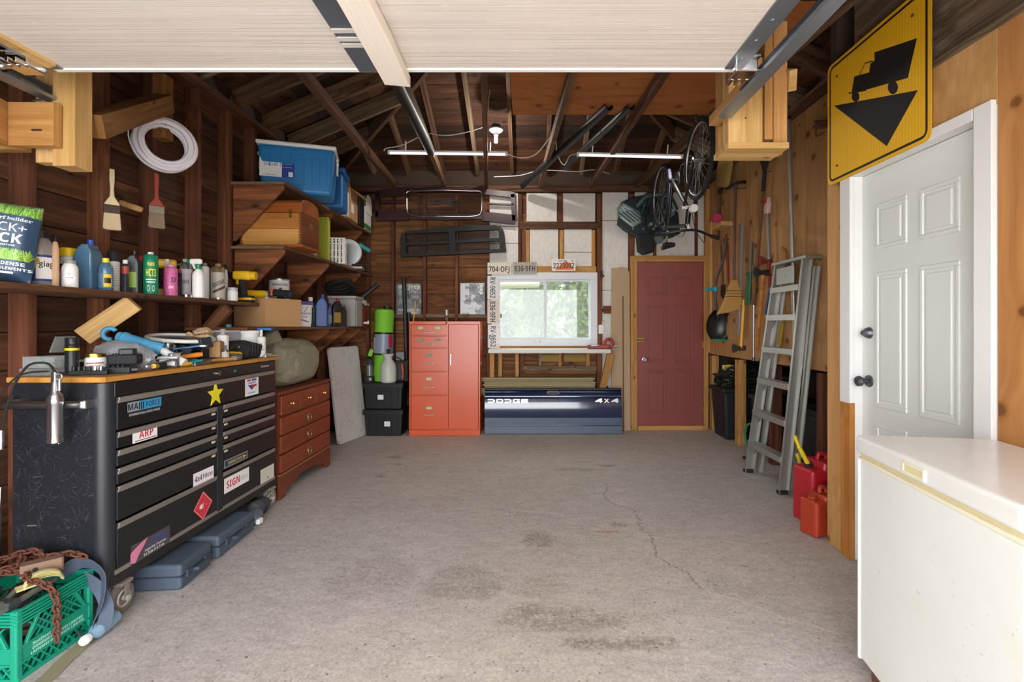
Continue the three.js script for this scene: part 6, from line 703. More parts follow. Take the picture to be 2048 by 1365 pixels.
{ const t = thing('sleeping_mat', 'rolled lime green sleeping mat strapped with a printed sleeve', 'mat', V(-1.82, TT, -6.15)); t.rotation.z = -0.03; const gm = M(0x7cc630, 0.7); part(t, 'roll', lathe([[0, 0], [0.105, 0], [0.115, 0.015], [0.113, 0.42], [0.118, 0.86], [0.11, 0.89], [0.08, 0.9], [0.06, 0.88], [0, 0.885]], 36), gm); for (const y of [0.34, 0.6]) part(t, 'strap', T(cyl(0.121, 0.121, 0.022, 36, true), 0, y, 0), K.black); part(t, 'sleeve', T(cyl(0.119, 0.119, 0.23, 36, true), 0, 0.47, 0, 0, 0.3, 0), M(0xffffff, 0.35, 0, { map: wrapLabel('#8a94a4', (g, w, h) => { for (const x of [40, 296]) { g.fillStyle = '#c43048'; g.fillRect(x, 0, 44, h * 0.7); g.fillStyle = '#e8dfe4'; g.fillRect(x + 70, 30, 60, 130); g.fillStyle = '#d0406a'; g.fillRect(x + 68, 6, 66, 22); for (let i = 0; i < 4; i++) g.fillRect(x + 70, 56 + i * 26, 60, 3); } }) })); }
{ const t = thing('garden_sprayer', 'translucent white pump sprayer on the upper tote', 'sprayer', V(-1.7, TT, -5.985)); part(t, 'tank', lathe([[0, 0], [0.08, 0], [0.095, 0.02], [0.098, 0.16], [0.09, 0.22], [0.06, 0.27], [0.048, 0.29], [0.05, 0.31], [0.065, 0.33], [0.068, 0.35], [0, 0.352]], 32), M(0xd4d6cc, 0.4, 0, { transmission: 0.2, thickness: 0 })); part(t, 'pump_knob', mg(T(cyl(0.02, 0.02, 0.04, 14), 0, 0.37, 0), T(box(0.05, 0.02, 0.02, 0.006), 0, 0.395, 0)), K.blackM); part(t, 'hose', tube([[0.05, 0.28, 0], [0.1, 0.31, 0.02], [0.18, 0.26, 0.03], [0.21, 0.17, 0.05], [0.2, 0.02, 0.05]], 0.008, 40, 8), K.rubber); }
{ const t = thing('tool_bag', 'dark grey tool bag with an orange strap beside the sprayer', 'bag', V(-1.575, TT, -6.12)); const g = pillow(0.17, 0.26, 0.12, 12); part(t, 'sack', T(g, 0, 0.13, 0, -0.1), M(0x3f4246, 0.8)); part(t, 'strap', T(tube([[0.0, 0.03, 0], [0.01, 0.12, 0.012], [0.0, 0.2, 0.01], [0.02, 0.23, 0]], 0.012, 24, 8), 0.03, 0, 0.06), M(0xe0603a, 0.5)); part(t, 'grey_box', box(0.1, 0.1, 0.05, 0.006), M(0x8a8d90, 0.6), [-0.02, 0.31, -0.03]); part(t, 'inner_stand', box(0.1, 0.28, 0.04, 0.006), M(0x333539, 0.7), [-0.02, 0.14, -0.04]); }
// black pipes standing by the cabinet
pipe(V(bx(768) + 0.03, 0.655, -6.2), B(775, 614, 6.27), 0.05, 'fat black tube leaning behind the sprayer'); pipe(V(-1.53, 0.004, -6.31), B(808, 555, 6.31), 0.026, 'tall black pipe standing against the plank wall by the orange cabinet');
pipe(V(-1.463, 0.004, -6.31), B(818, 625, 6.31), 0.022, 'shorter dark pipe squeezed between tall pipe and orange cabinet');
single('yellow_rod', T(cyl(0.007, 0.007, 0.3, 8), 0, 0.15, 0, 0, 0, -0.12), K.yellow, 'thin yellow rod poking up behind the orange cabinet', 'rod', B(832, 648, 6.33)).position.y = 1.36;
{ const f = scene.children[scene.children.length - 1]; f.position.set(bx(831), 1.37, -6.3); }
// ================================================================ ORANGE CABINET
{
  const x0 = -1.438, x1 = -0.575, h = 1.395, w = x1 - x0, d = 0.37, t = thing('steel_cabinet', 'orange steel cabinet with file drawers and tall locker door', 'cabinet', V((x0 + x1) / 2, 0, -5.96)), om = M(0xd4582c, 0.3, 0, { clearcoat: 0.3, clearcoatRoughness: 0.2 });
  part(t, 'carcass', T(box(w, h - 0.001, d - 0.02, 0.006), 0, h / 2, -d / 2 - 0.005), om); part(t, 'top_rim', box(w, 0.04, 0.018, 0.004), om, [0, h - 0.02, 0.0]); part(t, 'plinth', box(w, 0.07, 0.02, 0.004), om, [0, 0.036, 0.003]);
  part(t, 'stile', box(0.02, h - 0.1, 0.016, 0.003), om, [-w / 2 + 0.01, h / 2 + 0.03, 0]); part(t, 'stile', box(0.022, h - 0.1, 0.016, 0.003), om, [0.032, h / 2 + 0.03, 0]); part(t, 'stile', box(0.02, h - 0.1, 0.016, 0.003), om, [w / 2 - 0.01, h / 2 + 0.03, 0]);
  const ys = [[1.35, 1.21], [1.195, 1.06], [1.045, 0.77], [0.755, 0.475], [0.46, 0.085]];
  [[1.352, 1.225], [1.212, 1.078], [1.064, 0.79], [0.776, 0.5], [0.486, 0.212 - 0.13]].forEach(([a, b], i) => {
    const dw = 0.435, q = part(t, 'drawer', box(dw, a - b, 0.016, 0.004), om, [-w / 2 + 0.024 + dw / 2, (a + b) / 2, 0.0]), hy = i < 2 ? -0.03 : -0.045 + (i === 4 ? 0.02 : 0);
    part(q, 'pull', mg(T(cyl(0.005, 0.005, 0.09, 8), 0, 0, 0.022, 0, 0, Math.PI / 2), T(box(0.02, 0.014, 0.022, 0.004), -0.05, 0, 0.01), T(box(0.02, 0.014, 0.022, 0.004), 0.05, 0, 0.01)), K.steel, [0.0, hy, 0.008]);
    for (const x of i < 2 ? [-0.1, 0.105] : [0]) { const c = part(q, 'card_holder', ring(0.08, 0.045, 0.008, 0.006, 0.002), M(0xa08a6c, 0.4, 0.6), [x, i < 2 ? 0.025 : 0.055, 0.01]); part(c, 'card', box(0.066, 0.03, 0.002), M(i === 1 || i === 2 ? 0x8d8c8c : 0xd8c8a0, 0.7), [0, 0, 0]); }
  });
  const dw = w / 2 - 0.07, dr = part(t, 'locker_door', box(dw, 1.27, 0.018, 0.004), om, [0.046 + dw / 2, 0.72, 0.0]); part(dr, 'handle', mg(T(box(0.022, 0.03, 0.02, 0.006), 0, 0.05, 0.012), T(box(0.016, 0.12, 0.012, 0.005), 0, -0.01, 0.022)), K.chrome, [-dw / 2 + 0.03, 0.21, 0.005]);
  part(t, 'lock', T(cyl(0.012, 0.012, 0.012, 14), 0, 0, 0, Math.PI / 2), K.rust, [0.02, h - 0.02, 0.01]); for (const y of [1.2, 0.88]) part(t, 'hinge', box(0.014, 0.05, 0.02, 0.003), K.dsteel, [w / 2 + 0.006, y, -0.06]);
}
// ================================================================ ON THE BACK WALL
function poster(lab, x0, x1, y0, y1, draw) { const t = thing('tin_poster', lab, 'poster', V(bx((x0 + x1) / 2), by(y1), -DB + 0.012)), w = (x1 - x0) * DB / F, h = (y1 - y0) * DB / F; part(t, 'sheet', T(box(w, h, 0.003), 0, h / 2, 0), M(0x55585a, 0.4, 0.5)); decal(t, 'print', w, h, 200, draw, [0, h / 2, 0.0022], [0, 0, 0], 0.3); for (const x of [-1, 1]) part(t, 'nail', T(cyl(0.004, 0.004, 0.02, 6), 0, 0, 0, Math.PI / 2), K.dsteel, [x * (w / 2 - 0.02), h - 0.02, 0]); t.rotation.y = 0; }
const murk = (g, w, h, a, b) => { for (let y = 0; y < h; y += 4) for (let x = 0; x < w; x += 4) { const k = fbm(x * 0.03, y * 0.03 + a, 4), s = 40 + b * k; g.fillStyle = `rgb(${s},${s + 4},${s + 2})`; g.fillRect(x, y, 4, 4); } };
poster('dark grey metal off-road poster behind the black pipe', 793, 843, 568, 629, (g, w, h) => { murk(g, w, h, 2, 150); txt(g, 'my Jeep', w * 0.52, h * 0.1, 46, '#e4e4e0'); txt(g, 'life.', w * 0.7, h * 0.26, 40, '#c8c8c4'); txt(g, "YOU'RE ON TO", w * 0.5, h * 0.86, 26, '#e0e0dc', 'sans-serif', 'center', true, w * 0.86); txt(g, 'GAMES', w * 0.6, h * 0.95, 26, '#e0e0dc'); });
poster('pale rocky vehicle poster hung sideways by the licence plates', 921, 970, 567, 629, (g, w, h) => { g.fillStyle = '#c6ccd2'; g.fillRect(0, 0, w, h); for (let y = 0; y < h; y += 4) for (let x = 0; x < w; x += 4) { const k = fbm(x * 0.02 + 4, y * 0.02, 4) + x / w * 0.35 - (Math.abs(y / h - 0.3) < 0.3 && x > w * 0.35 ? 0 : 0.25); if (k > 0.5) { const s = 150 - 120 * k + 90 * vn(x * 0.2, y * 0.2); g.fillStyle = `rgb(${s},${s + 4},${s + 8})`; g.fillRect(x, y, 4, 4); } } g.fillStyle = '#7a3030'; g.fillRect(w * 0.2, h * 0.52, 40, 16); g.fillStyle = '#b09050'; g.fillRect(w * 0.4, h * 0.3, 14, 30); g.save(); g.translate(w * 0.86, h * 0.18); g.rotate(Math.PI / 2); txt(g, 'Jeep', 0, 0, 44, '#f0f2f4'); g.restore(); });
{ const t = thing('outlet_can', 'small grey metal can stub fixed to the wall rail', 'can', V(bx(894), by(642), -DB + 0.03)); part(t, 'can', T(cyl(0.026, 0.026, 0.07, 20), 0, 0.105, 0), M(0xaeb0b2, 0.4, 0.6)); part(t, 'peg', T(box(0.04, 0.075, 0.02), 0, 0.037, 0), W.grey); }
const plate = (x, y, s, lab, bg, fg, vert, turn, extra) => { const t = thing('licence_plate', lab, 'licence plate', V(bx(x), by(y), -DB + 0.035), 0, 'old licence plates framing the window'), w = 0.305, h = 0.152; part(t, 'plate', ext(rrect(w, h, 0.012), 0.003), M(bg, 0.5, 0.2)); decal(t, 'print', w - 0.006, h - 0.006, 256, (g, W_, H_) => { g.fillStyle = bg; g.fillRect(0, 0, W_, H_); for (let i = 0; i < 60; i++) { g.fillStyle = `rgba(110,80,50,${rr(0.03, 0.2)})`; g.fillRect(rr(0, W_), rr(0, H_), rr(2, 9), rr(1, 4)); } extra?.(g, W_, H_); txt(g, s, W_ / 2, H_ * 0.56, H_ * 0.66, fg, 'sans-serif', 'center', true, W_ * 0.92); }, [0, 0, 0.0022], [0, 0, 0], 0.45); for (const a of [-0.11, 0.11]) part(t, 'screw', T(cyl(0.005, 0.005, 0.004, 8), 0, 0, 0, Math.PI / 2), K.rust, [a, 0.06, 0.003]); if (vert) t.rotation.z = -Math.PI / 2; else t.rotation.z = turn; };
plate(999, 538, '704·OFJ', 'cream licence plate 704 OFJ above the window corner', '#d6ccbc', '#33271c', 0, 0); plate(1050, 537, '836·9FH', 'tarnished grey licence plate 836 9FH lying flat above the window', '#a39c8e', '#1e1d1b', 0, 0.01);
plate(1127, 531, '2223002', 'white licence plate with orange tent print above the window', '#e8e4de', '#2c2420', 0, 0.02, (g, w, h) => { g.fillStyle = '#e6702a'; g.beginPath(); g.moveTo(w * 0.1, h * 0.95); g.lineTo(w * 0.6, h * 0.08); g.lineTo(w * 0.8, h * 0.5); g.lineTo(w * 0.95, h * 0.95); g.fill(); txt(g, 'ARIZONA', w * 0.45, h * 0.14, h * 0.17, '#4a6aa0', 'sans-serif', 'center', true); g.fillStyle = '#b4b43c'; g.fillRect(w * 0.84, h * 0.06, w * 0.08, h * 0.16); });
plate(987, 576, 'RV-9652', 'white upright licence plate RV 9652, topmost beside the window', '#dddcdc', '#484858', 1, 0); plate(987, 624, '836·9FH', 'cream upright licence plate 836 9FH in the middle beside the window', '#d2c9bb', '#2c2620', 1, 0); plate(988, 673, 'RV-9652', 'white upright licence plate RV 9652 with teal tag, lowest beside the window', '#e2e1e0', '#4c4c5c', 1, 0, (g, w, h) => { g.fillStyle = '#2aa08c'; g.fillRect(w * 0.44, h * 0.8, w * 0.18, h * 0.13); });
{ // dark plum grille
  const t = thing('truck_grille', 'plum coloured truck grille with chrome surround hung high', 'grille', V(bx(893), by(411), -DB + 0.05)), pm = M(0x34161e, 0.4), k = DB / F, w = 276 * k, h = 56 * k;
  const bar2 = (x0, y0, x1, y1, th) => { const a = V((x0 - 893) * k, (411 - y0) * k, 0), b = V((x1 - 893) * k, (411 - y1) * k, 0); const g = beam(a, b, th, 0.05); return g; };
  part(t, 'upper_bar', mg(bar2(757, 390, 820, 386, 0.09), bar2(818, 384, 893, 381, 0.055), bar2(893, 381, 968, 384, 0.055), bar2(966, 386, 1030, 393, 0.075)), pm); part(t, 'lower_bar', mg(bar2(754, 434, 820, 433, 0.13), bar2(818, 436, 893, 437, 0.07), bar2(893, 437, 968, 436, 0.07), bar2(966, 435, 1031, 442, 0.12)), pm);
  part(t, 'side_post', mg(bar2(758, 388, 756, 437, 0.05), bar2(812, 386, 812, 436, 0.08), bar2(970, 386, 970, 437, 0.09), bar2(1026, 391, 1029, 444, 0.06)), pm); part(t, 'lamp_bar', mg(bar2(760, 409, 812, 408, 0.02), bar2(975, 410, 1028, 412, 0.022), bar2(785, 390, 785, 432, 0.012)), pm);
  part(t, 'chrome_surround', tube([[-0.49, 0.15, 0.035], [-0.3, 0.165, 0.04], [0, 0.172, 0.045], [0.3, 0.162, 0.04], [0.455, 0.15, 0.035], [0.465, 0.08, 0.035], [0.45, -0.12, 0.035], [0.4, -0.15, 0.035], [0, -0.165, 0.045], [-0.4, -0.15, 0.035], [-0.475, -0.12, 0.035], [-0.495, 0.08, 0.035]], 0.01, 120, 8, true), K.chrome);
  const bars = []; for (let i = 0; i < 13; i++) bars.push(T(box(0.92, 0.004, 0.012), 0, -0.13 + i * 0.022, 0.015)); part(t, 'grille_bars', mg(...bars), M(0x4a3428, 0.5)).userData.kind = 'stuff';
  { const lets = [[[-0.16, 0.03], [-0.06, 0.03], [-0.06, 0.012], [-0.135, 0.012], [-0.135, -0.012], [-0.085, -0.012], [-0.085, 0.002], [-0.06, 0.002], [-0.06, -0.03], [-0.16, -0.03]], [[-0.05, -0.03], [-0.05, 0.03], [-0.025, 0.03], [0, 0.0], [0.025, 0.03], [0.05, 0.03], [0.05, -0.03], [0.03, -0.03], [0.03, 0.006], [0.0, -0.024], [-0.03, 0.006], [-0.03, -0.03]], [[0.06, 0.03], [0.16, 0.03], [0.16, 0.012], [0.085, 0.012], [0.085, -0.012], [0.16, -0.012], [0.16, -0.03], [0.06, -0.03]]]; part(t, 'emblem', mg(...lets.map((l) => T(ext(l, 0.02, 0.002), 0, 0.02, 0.035))), M(0x24242a, 0.4)); }
}
{ // black grille
  const t = thing('truck_grille', 'black plastic truck grille with mesh openings hung below the plum one', 'grille', V(bx(907), by(485), -DB + 0.05)), m = M(0x101111, 0.6), k = DB / F; t.rotation.z = 0.05;
  const s = new THREE.Shape(); const P = [[-104, -26], [-103, 10], [-100, 18], [-95, 22], [-88, 24.5], [-40, 28], [0, 28.5], [40, 30], [86, 27], [95, 24], [101, 18], [103, 10], [105, -26]]; P.forEach(([x, y], i) => i ? s.lineTo(x * k, y * k) : s.moveTo(x * k, y * k)); s.closePath();
  for (const [a, b, c, d] of [[-92, 2, -6, 19], [-92, -20, -6, -4], [6, 2, 92, 19], [6, -20, 92, -4]]) { const h = new THREE.Path(); h.moveTo(a * k, b * k); h.lineTo(a * k, d * k); h.lineTo(c * k, d * k); h.lineTo(c * k, b * k); h.closePath(); s.holes.push(h); }
  part(t, 'shell', ext(s, 0.07, 0), m); const lt = []; for (let i = -24; i < 24; i++) { lt.push(T(box(0.0042, 0.15, 0.003), 0, 0, 0, 0, 0, 0.7).translate(i * 0.0245, 0, -0.01), T(box(0.0042, 0.15, 0.003), 0, 0, 0, 0, 0, -0.7).translate(i * 0.0245, 0, -0.012)); }
  for (const y of [0.07, -0.077]) part(t, 'mesh', T(mg(...lt.map((g) => g.clone())), 0, y, 0), m).userData.kind = 'stuff';
}
{ // engine-shaped wall display
  const t = thing('engine_display', 'dark engine block display fixed on foam beside the hung bicycle', 'engine', V(bx(1298), by(450), -DB + 0.075)), k = DB / F, dk = M(0x1f2e34, 0.45, 0.2), gm = M(0x8ca39a, 0.4, 0.4), q = (l) => l.map(([x, y]) => [(x - 1298) * k, (450 - y) * k]);
  part(t, 'block', ext(q([[1232, 452], [1240, 408], [1262, 398], [1300, 392], [1330, 398], [1352, 430], [1356, 470], [1340, 478], [1310, 484], [1300, 508], [1282, 512], [1272, 505], [1270, 478], [1246, 464]]), 0.07, 0.015), dk); part(t, 'valve_cover', ext(q([[1233, 420], [1242, 408], [1276, 428], [1280, 448], [1262, 460], [1236, 440]]), 0.11, 0.02), gm);
  part(t, 'pulley', mg(T(cyl(0.075, 0.075, 0.06, 28), 0, 0, 0, Math.PI / 2), T(cyl(0.04, 0.05, 0.09, 24), 0, 0, 0, Math.PI / 2)), M(0x39474a, 0.4, 0.6), [(1290 - 1298) * k, (450 - 410) * k, 0.07]); part(t, 'intake_pipe', tube([[-0.2, 0.2, 0.06], [-0.05, 0.33, 0.08], [0.1, 0.36, 0.08], [0.22, 0.3, 0.07], [0.3, 0.15, 0.06]], 0.045, 30, 12), M(0x55666a, 0.4, 0.5)); part(t, 'oil_pan', ext(q([[1272, 472], [1308, 470], [1302, 506], [1284, 511], [1273, 502]]), 0.1, 0.012), M(0x101214, 0.5)); part(t, 'side_pulley', T(cyl(0.06, 0.06, 0.05, 24), 0, 0, 0, Math.PI / 2), M(0x7e9496, 0.35, 0.7), [(1312 - 1298) * k, (450 - 482) * k, 0.06]); part(t, 'manifold', mg(...[0, 1, 2, 3].map((i) => T(cyl(0.022, 0.022, 0.12, 12), -0.02 + i * 0.07, -0.03 - i * 0.01, 0.06, Math.PI / 2))), gm);
  for (let i = 0; i < 5; i++) part(t, 'cover_rib', T(box(0.012, 0.2, 0.02, 0.004), 0, 0, 0, 0, 0, 0.9), M(0x33443f, 0.4, 0.4), [(1246 - 1298 + i * 7) * k, (450 - 440 + i * 1.5) * k, 0.06]);
  for (let i = 0; i < 3; i++) part(t, 'runner', tube([[-0.12 + i * 0.11, 0.12, 0.05], [-0.1 + i * 0.11, 0.22, 0.11], [-0.06 + i * 0.11, 0.3, 0.09]], 0.026, 16, 10), M(0x2f4348, 0.4, 0.4)); part(t, 'drive_belt', T(tor(0.1, 0.008, 6, 40), 0, 0, 0).scale(1, 1.5, 1), K.rubber, [(1300 - 1298) * k, (450 - 446) * k, 0.08]); part(t, 'alternator', mg(T(cyl(0.055, 0.055, 0.1, 20), 0, 0, 0, Math.PI / 2), T(tor(0.05, 0.008, 6, 20), 0, 0, 0.05)), M(0x8b9c9a, 0.35, 0.6), [(1332 - 1298) * k, (450 - 432) * k, 0.06]); part(t, 'bracket', ext(q([[1300, 440], [1345, 448], [1340, 472], [1305, 470]]), 0.1, 0.012), M(0x233b4e, 0.4, 0.3)); for (let i = 0; i < 8; i++) part(t, 'bolt', T(cyl(0.011, 0.011, 0.02, 6), 0, 0, 0, Math.PI / 2), M(0x9fb0ae, 0.35, 0.7), [(1262 + (i % 4) * 20 - 1298) * k, (450 - 462 + Math.floor(i / 4) * 34) * k, 0.045]);
  decal(t, 'badge', 0.12, 0.05, 96, (g, w, h) => { g.fillStyle = '#b8c4c8'; g.fillRect(0, 0, w, h); txt(g, 'HEMI', w / 2, h / 2, 28, '#2c5a8c'); }, [(1250 - 1298) * k, (450 - 425) * k, 0.058], [0, 0, -0.5]);
}
{ const t = thing('outlet_box', 'white wall outlet box beside the window', 'outlet', V(bx(1202), by(668), -DB + 0.012)); part(t, 'plate', T(box(0.07, 0.115, 0.03, 0.006), 0, 0.058, 0), K.white); part(t, 'cable', tube([[0.01, 0.115, 0], [0.02, 0.16, 0], [0.05, 0.17, -0.01]], 0.005, 14, 6), wcab); }
{ const t = thing('wall_switch', 'small black plug switch on the stud beside the window', 'switch', V(bx(1203), by(557), -DB + 0.012)); part(t, 'body', T(box(0.03, 0.09, 0.025, 0.006), 0, 0.05, 0), K.black); part(t, 'toggle', box(0.03, 0.02, 0.02, 0.004), K.black, [0.02, 0.03, 0.005]); }
// ---- bench under the window
{
  const t = thing('wall_bench', 'narrow white topped bench under the window on wooden legs', 'bench', V(0, 0, 0)); const y = 1.34 - (699 - CY) * 6.0 / F, x0 = B(976, 700, 5.98).x, x1 = B(1222, 700, 5.98).x;
  part(t, 'top', T(box(x1 - x0, 0.05, 0.36, 0.012, 3), (x0 + x1) / 2, y - 0.025, -6.15), M(0xd6d2c8, 0.4)); part(t, 'diagonal_leg', beam(V(bx(1213), y - 0.05, -6.02), V(bx(1200), 0.42, -6.3), 0.09, 0.04, V(1, 0, 0)), W.pineO); part(t, 'leg', T(wbox(0.06, y - 0.05, 0.05, 'y'), bx(985), (y - 0.05) / 2, -6.28), W.pineO);
}
{ const p = V(bx(1210) - 0.02, 1.34 - (699 - CY) * 6.0 / F, -6.07), t = thing('hand_grinder', 'red hand grinder tool lying on the bench end', 'grinder', p); const rm = M(0x9c2f2c, 0.4); part(t, 'ring_handle', T(tor(0.05, 0.022, 10, 28), 0.02, 0.07, 0), rm); part(t, 'body', T(box(0.16, 0.055, 0.07, 0.014), -0.05, 0.029, 0), rm); part(t, 'jaw', T(box(0.14, 0.05, 0.06, 0.01), -0.17, 0.026, 0, 0, 0, 0.03), M(0x7d3a38, 0.5)); part(t, 'arbor', T(cyl(0.01, 0.012, 0.08, 12), 0.11, 0.035, 0, 0, 0, Math.PI / 2), K.steel); part(t, 'grip_plate', box(0.1, 0.02, 0.064, 0.004), M(0xb8b0b0, 0.4, 0.5), [-0.15, 0.045, 0]); }
{ // stack of beige siding boards
  for (let i = 0; i < 9; i++) { const wv = rr(-0.03, 0.03); single('siding_board', box(1.43 + wv, 0.024, 0.11, 0.003, 1), M([0xa3946c, 0x9a8a62, 0xab9c76][i % 3], 0.8), 'beige siding board in the stack behind the blue tailgate', 'board', V(bx(1080) + rr(-0.02, 0.02) - 0.02, 0.46 + i * 0.0262, -6.26), [0, 0, 0], 'siding boards stacked under the bench'); }
  const t = thing('board_trestle', 'pair of rough wooden blocks carrying the siding boards', 'trestle', V(bx(1080), 0, -6.26)); for (const x of [-0.5, 0.5]) part(t, 'block', T(wbox(0.09, 0.447, 0.1, 'y'), x, 0.2235, 0), W.grey);
}
{ // tailgate
  const x0 = -0.53, x1 = 1.168, w = x1 - x0, t = thing('truck_tailgate', 'navy blue pickup tailgate with chrome letters leaning under the bench', 'tailgate', V((x0 + x1) / 2, 0, -6.06)), nv = M(0x14264a, 0.16, 0, { clearcoat: 1, clearcoatRoughness: 0.06 });
  const s = (l, dp, b) => ext(l, dp, b); const prof = [[0.0, 0.19], ...Array.from({ length: 14 }, (_, i) => { const u = i / 13; return [0.014 + 0.024 * Math.sin(0.35 + u * 2.2) - 0.004, 0.2 + u * 0.235]; }), [0.012, 0.442], [0.018, 0.45], ...Array.from({ length: 8 }, (_, i) => { const u = i / 7; return [0.024 - 0.034 * u * u, 0.456 + u * 0.08]; }), [-0.05, 0.545], [-0.09, 0.54], [-0.09, 0.02], [0, 0.0]];
  t.rotation.x = -0.1; part(t, 'panel', toCreasedNormals(T(ext(prof, w, 0), 0, 0, 0, 0, -Math.PI / 2), 0.35), nv); part(t, 'top_cap', T(box(w + 0.01, 0.03, 0.1, 0.01), 0, 0.55, -0.04), M(0x101216, 0.5)); part(t, 'lower_cladding', T(box(w + 0.006, 0.1, 0.03, 0.008), 0, 0.05, 0.008), M(0x49586c, 0.45)); part(t, 'ribbed_trim', T(box(w, 0.1, 0.018, 0.004), 0, 0.155, 0.008), M(0x42526a, 0.4)); for (let i = 0; i < 9; i++) part(t, 'rib', T(cyl(0.0038, 0.0038, w - 0.03, 6), 0, 0.113 + i * 0.0105, 0.018, 0, 0, Math.PI / 2), M(0x5a6a80, 0.35));
  part(t, 'handle_bezel', T(ext(rrect(0.17, 0.07, 0.03), 0.02, 0.005), 0.0, 0.5, 0.008), M(0x17191d, 0.4)); part(t, 'handle_paddle', T(box(0.11, 0.034, 0.012, 0.006), 0.0, 0.492, 0.02), M(0x08090a, 0.5));
  const sil = M(0xd8d8d8, 0.3, 0.6), L = { D: [[[0, 0], [0.06, 0], [0.085, 0.012], [0.085, 0.033], [0.06, 0.045], [0, 0.045], [0, 0.032], [0.055, 0.032], [0.068, 0.028], [0.068, 0.017], [0.055, 0.013], [0, 0.013]]], O: [[[0, 0.006], [0.01, 0], [0.075, 0], [0.085, 0.006], [0.085, 0.039], [0.075, 0.045], [0.01, 0.045], [0, 0.039], [0, 0.03], [0.015, 0.033], [0.07, 0.033], [0.07, 0.013], [0.015, 0.013], [0.015, 0.031], [0, 0.03]]], G: [[[0, 0.006], [0.01, 0], [0.085, 0], [0.085, 0.026], [0.05, 0.026], [0.05, 0.018], [0.07, 0.018], [0.07, 0.011], [0.016, 0.011], [0.016, 0.034], [0.085, 0.034], [0.085, 0.045], [0.01, 0.045], [0, 0.039]]], E: [[[0, 0], [0.085, 0], [0.085, 0.011], [0.016, 0.011], [0.016, 0.018], [0.08, 0.018], [0.08, 0.027], [0.016, 0.027], [0.016, 0.034], [0.085, 0.034], [0.085, 0.045], [0, 0.045]]] };
  [...'DODGE'].forEach((ch, i) => part(t, 'letter', T(mg(...L[ch].map((l) => ext(l, 0.005))), -w / 2 + 0.04 + i * 0.103, 0.385, 0.036), sil));
  for (const [x, l] of [[0, [[0.06, 0], [0.075, 0], [0.078, 0.012], [0.09, 0.012], [0.094, 0.024], [0.08, 0.024], [0.086, 0.052], [0.06, 0.052], [0, 0.02], [-0.004, 0.01], [0.06, 0.011]]], [0.11, [[0, 0], [0.018, 0], [0.03, 0.016], [0.05, 0], [0.066, 0], [0.04, 0.024], [0.06, 0.048], [0.044, 0.048], [0.032, 0.034], [0.016, 0.048], [0.0, 0.048], [0.024, 0.025]]], [0.2, [[0.06, 0], [0.075, 0], [0.078, 0.012], [0.09, 0.012], [0.094, 0.024], [0.08, 0.024], [0.086, 0.052], [0.06, 0.052], [0, 0.02], [-0.004, 0.01], [0.06, 0.011]]]]) part(t, 'letter', T(ext(l, 0.005), w / 2 - 0.33 + x, 0.385, 0.036), sil);
}
{ const t = thing('pry_bar', 'long steel bar leaning beside the tailgate and door casing', 'bar', V(0, 0, 0)); const a = G(1262, 861), b = B(1205, 760, 6.3); part(t, 'shaft', bar(a.clone().add(V(0, 0.02, 0)), b, 0.014, 10), K.black); part(t, 'socket', bar(a.clone().add(V(0, 0.02, 0)), a.clone().lerp(b, 0.12).add(V(0, 0.018, 0)), 0.021, 12), K.steel); }

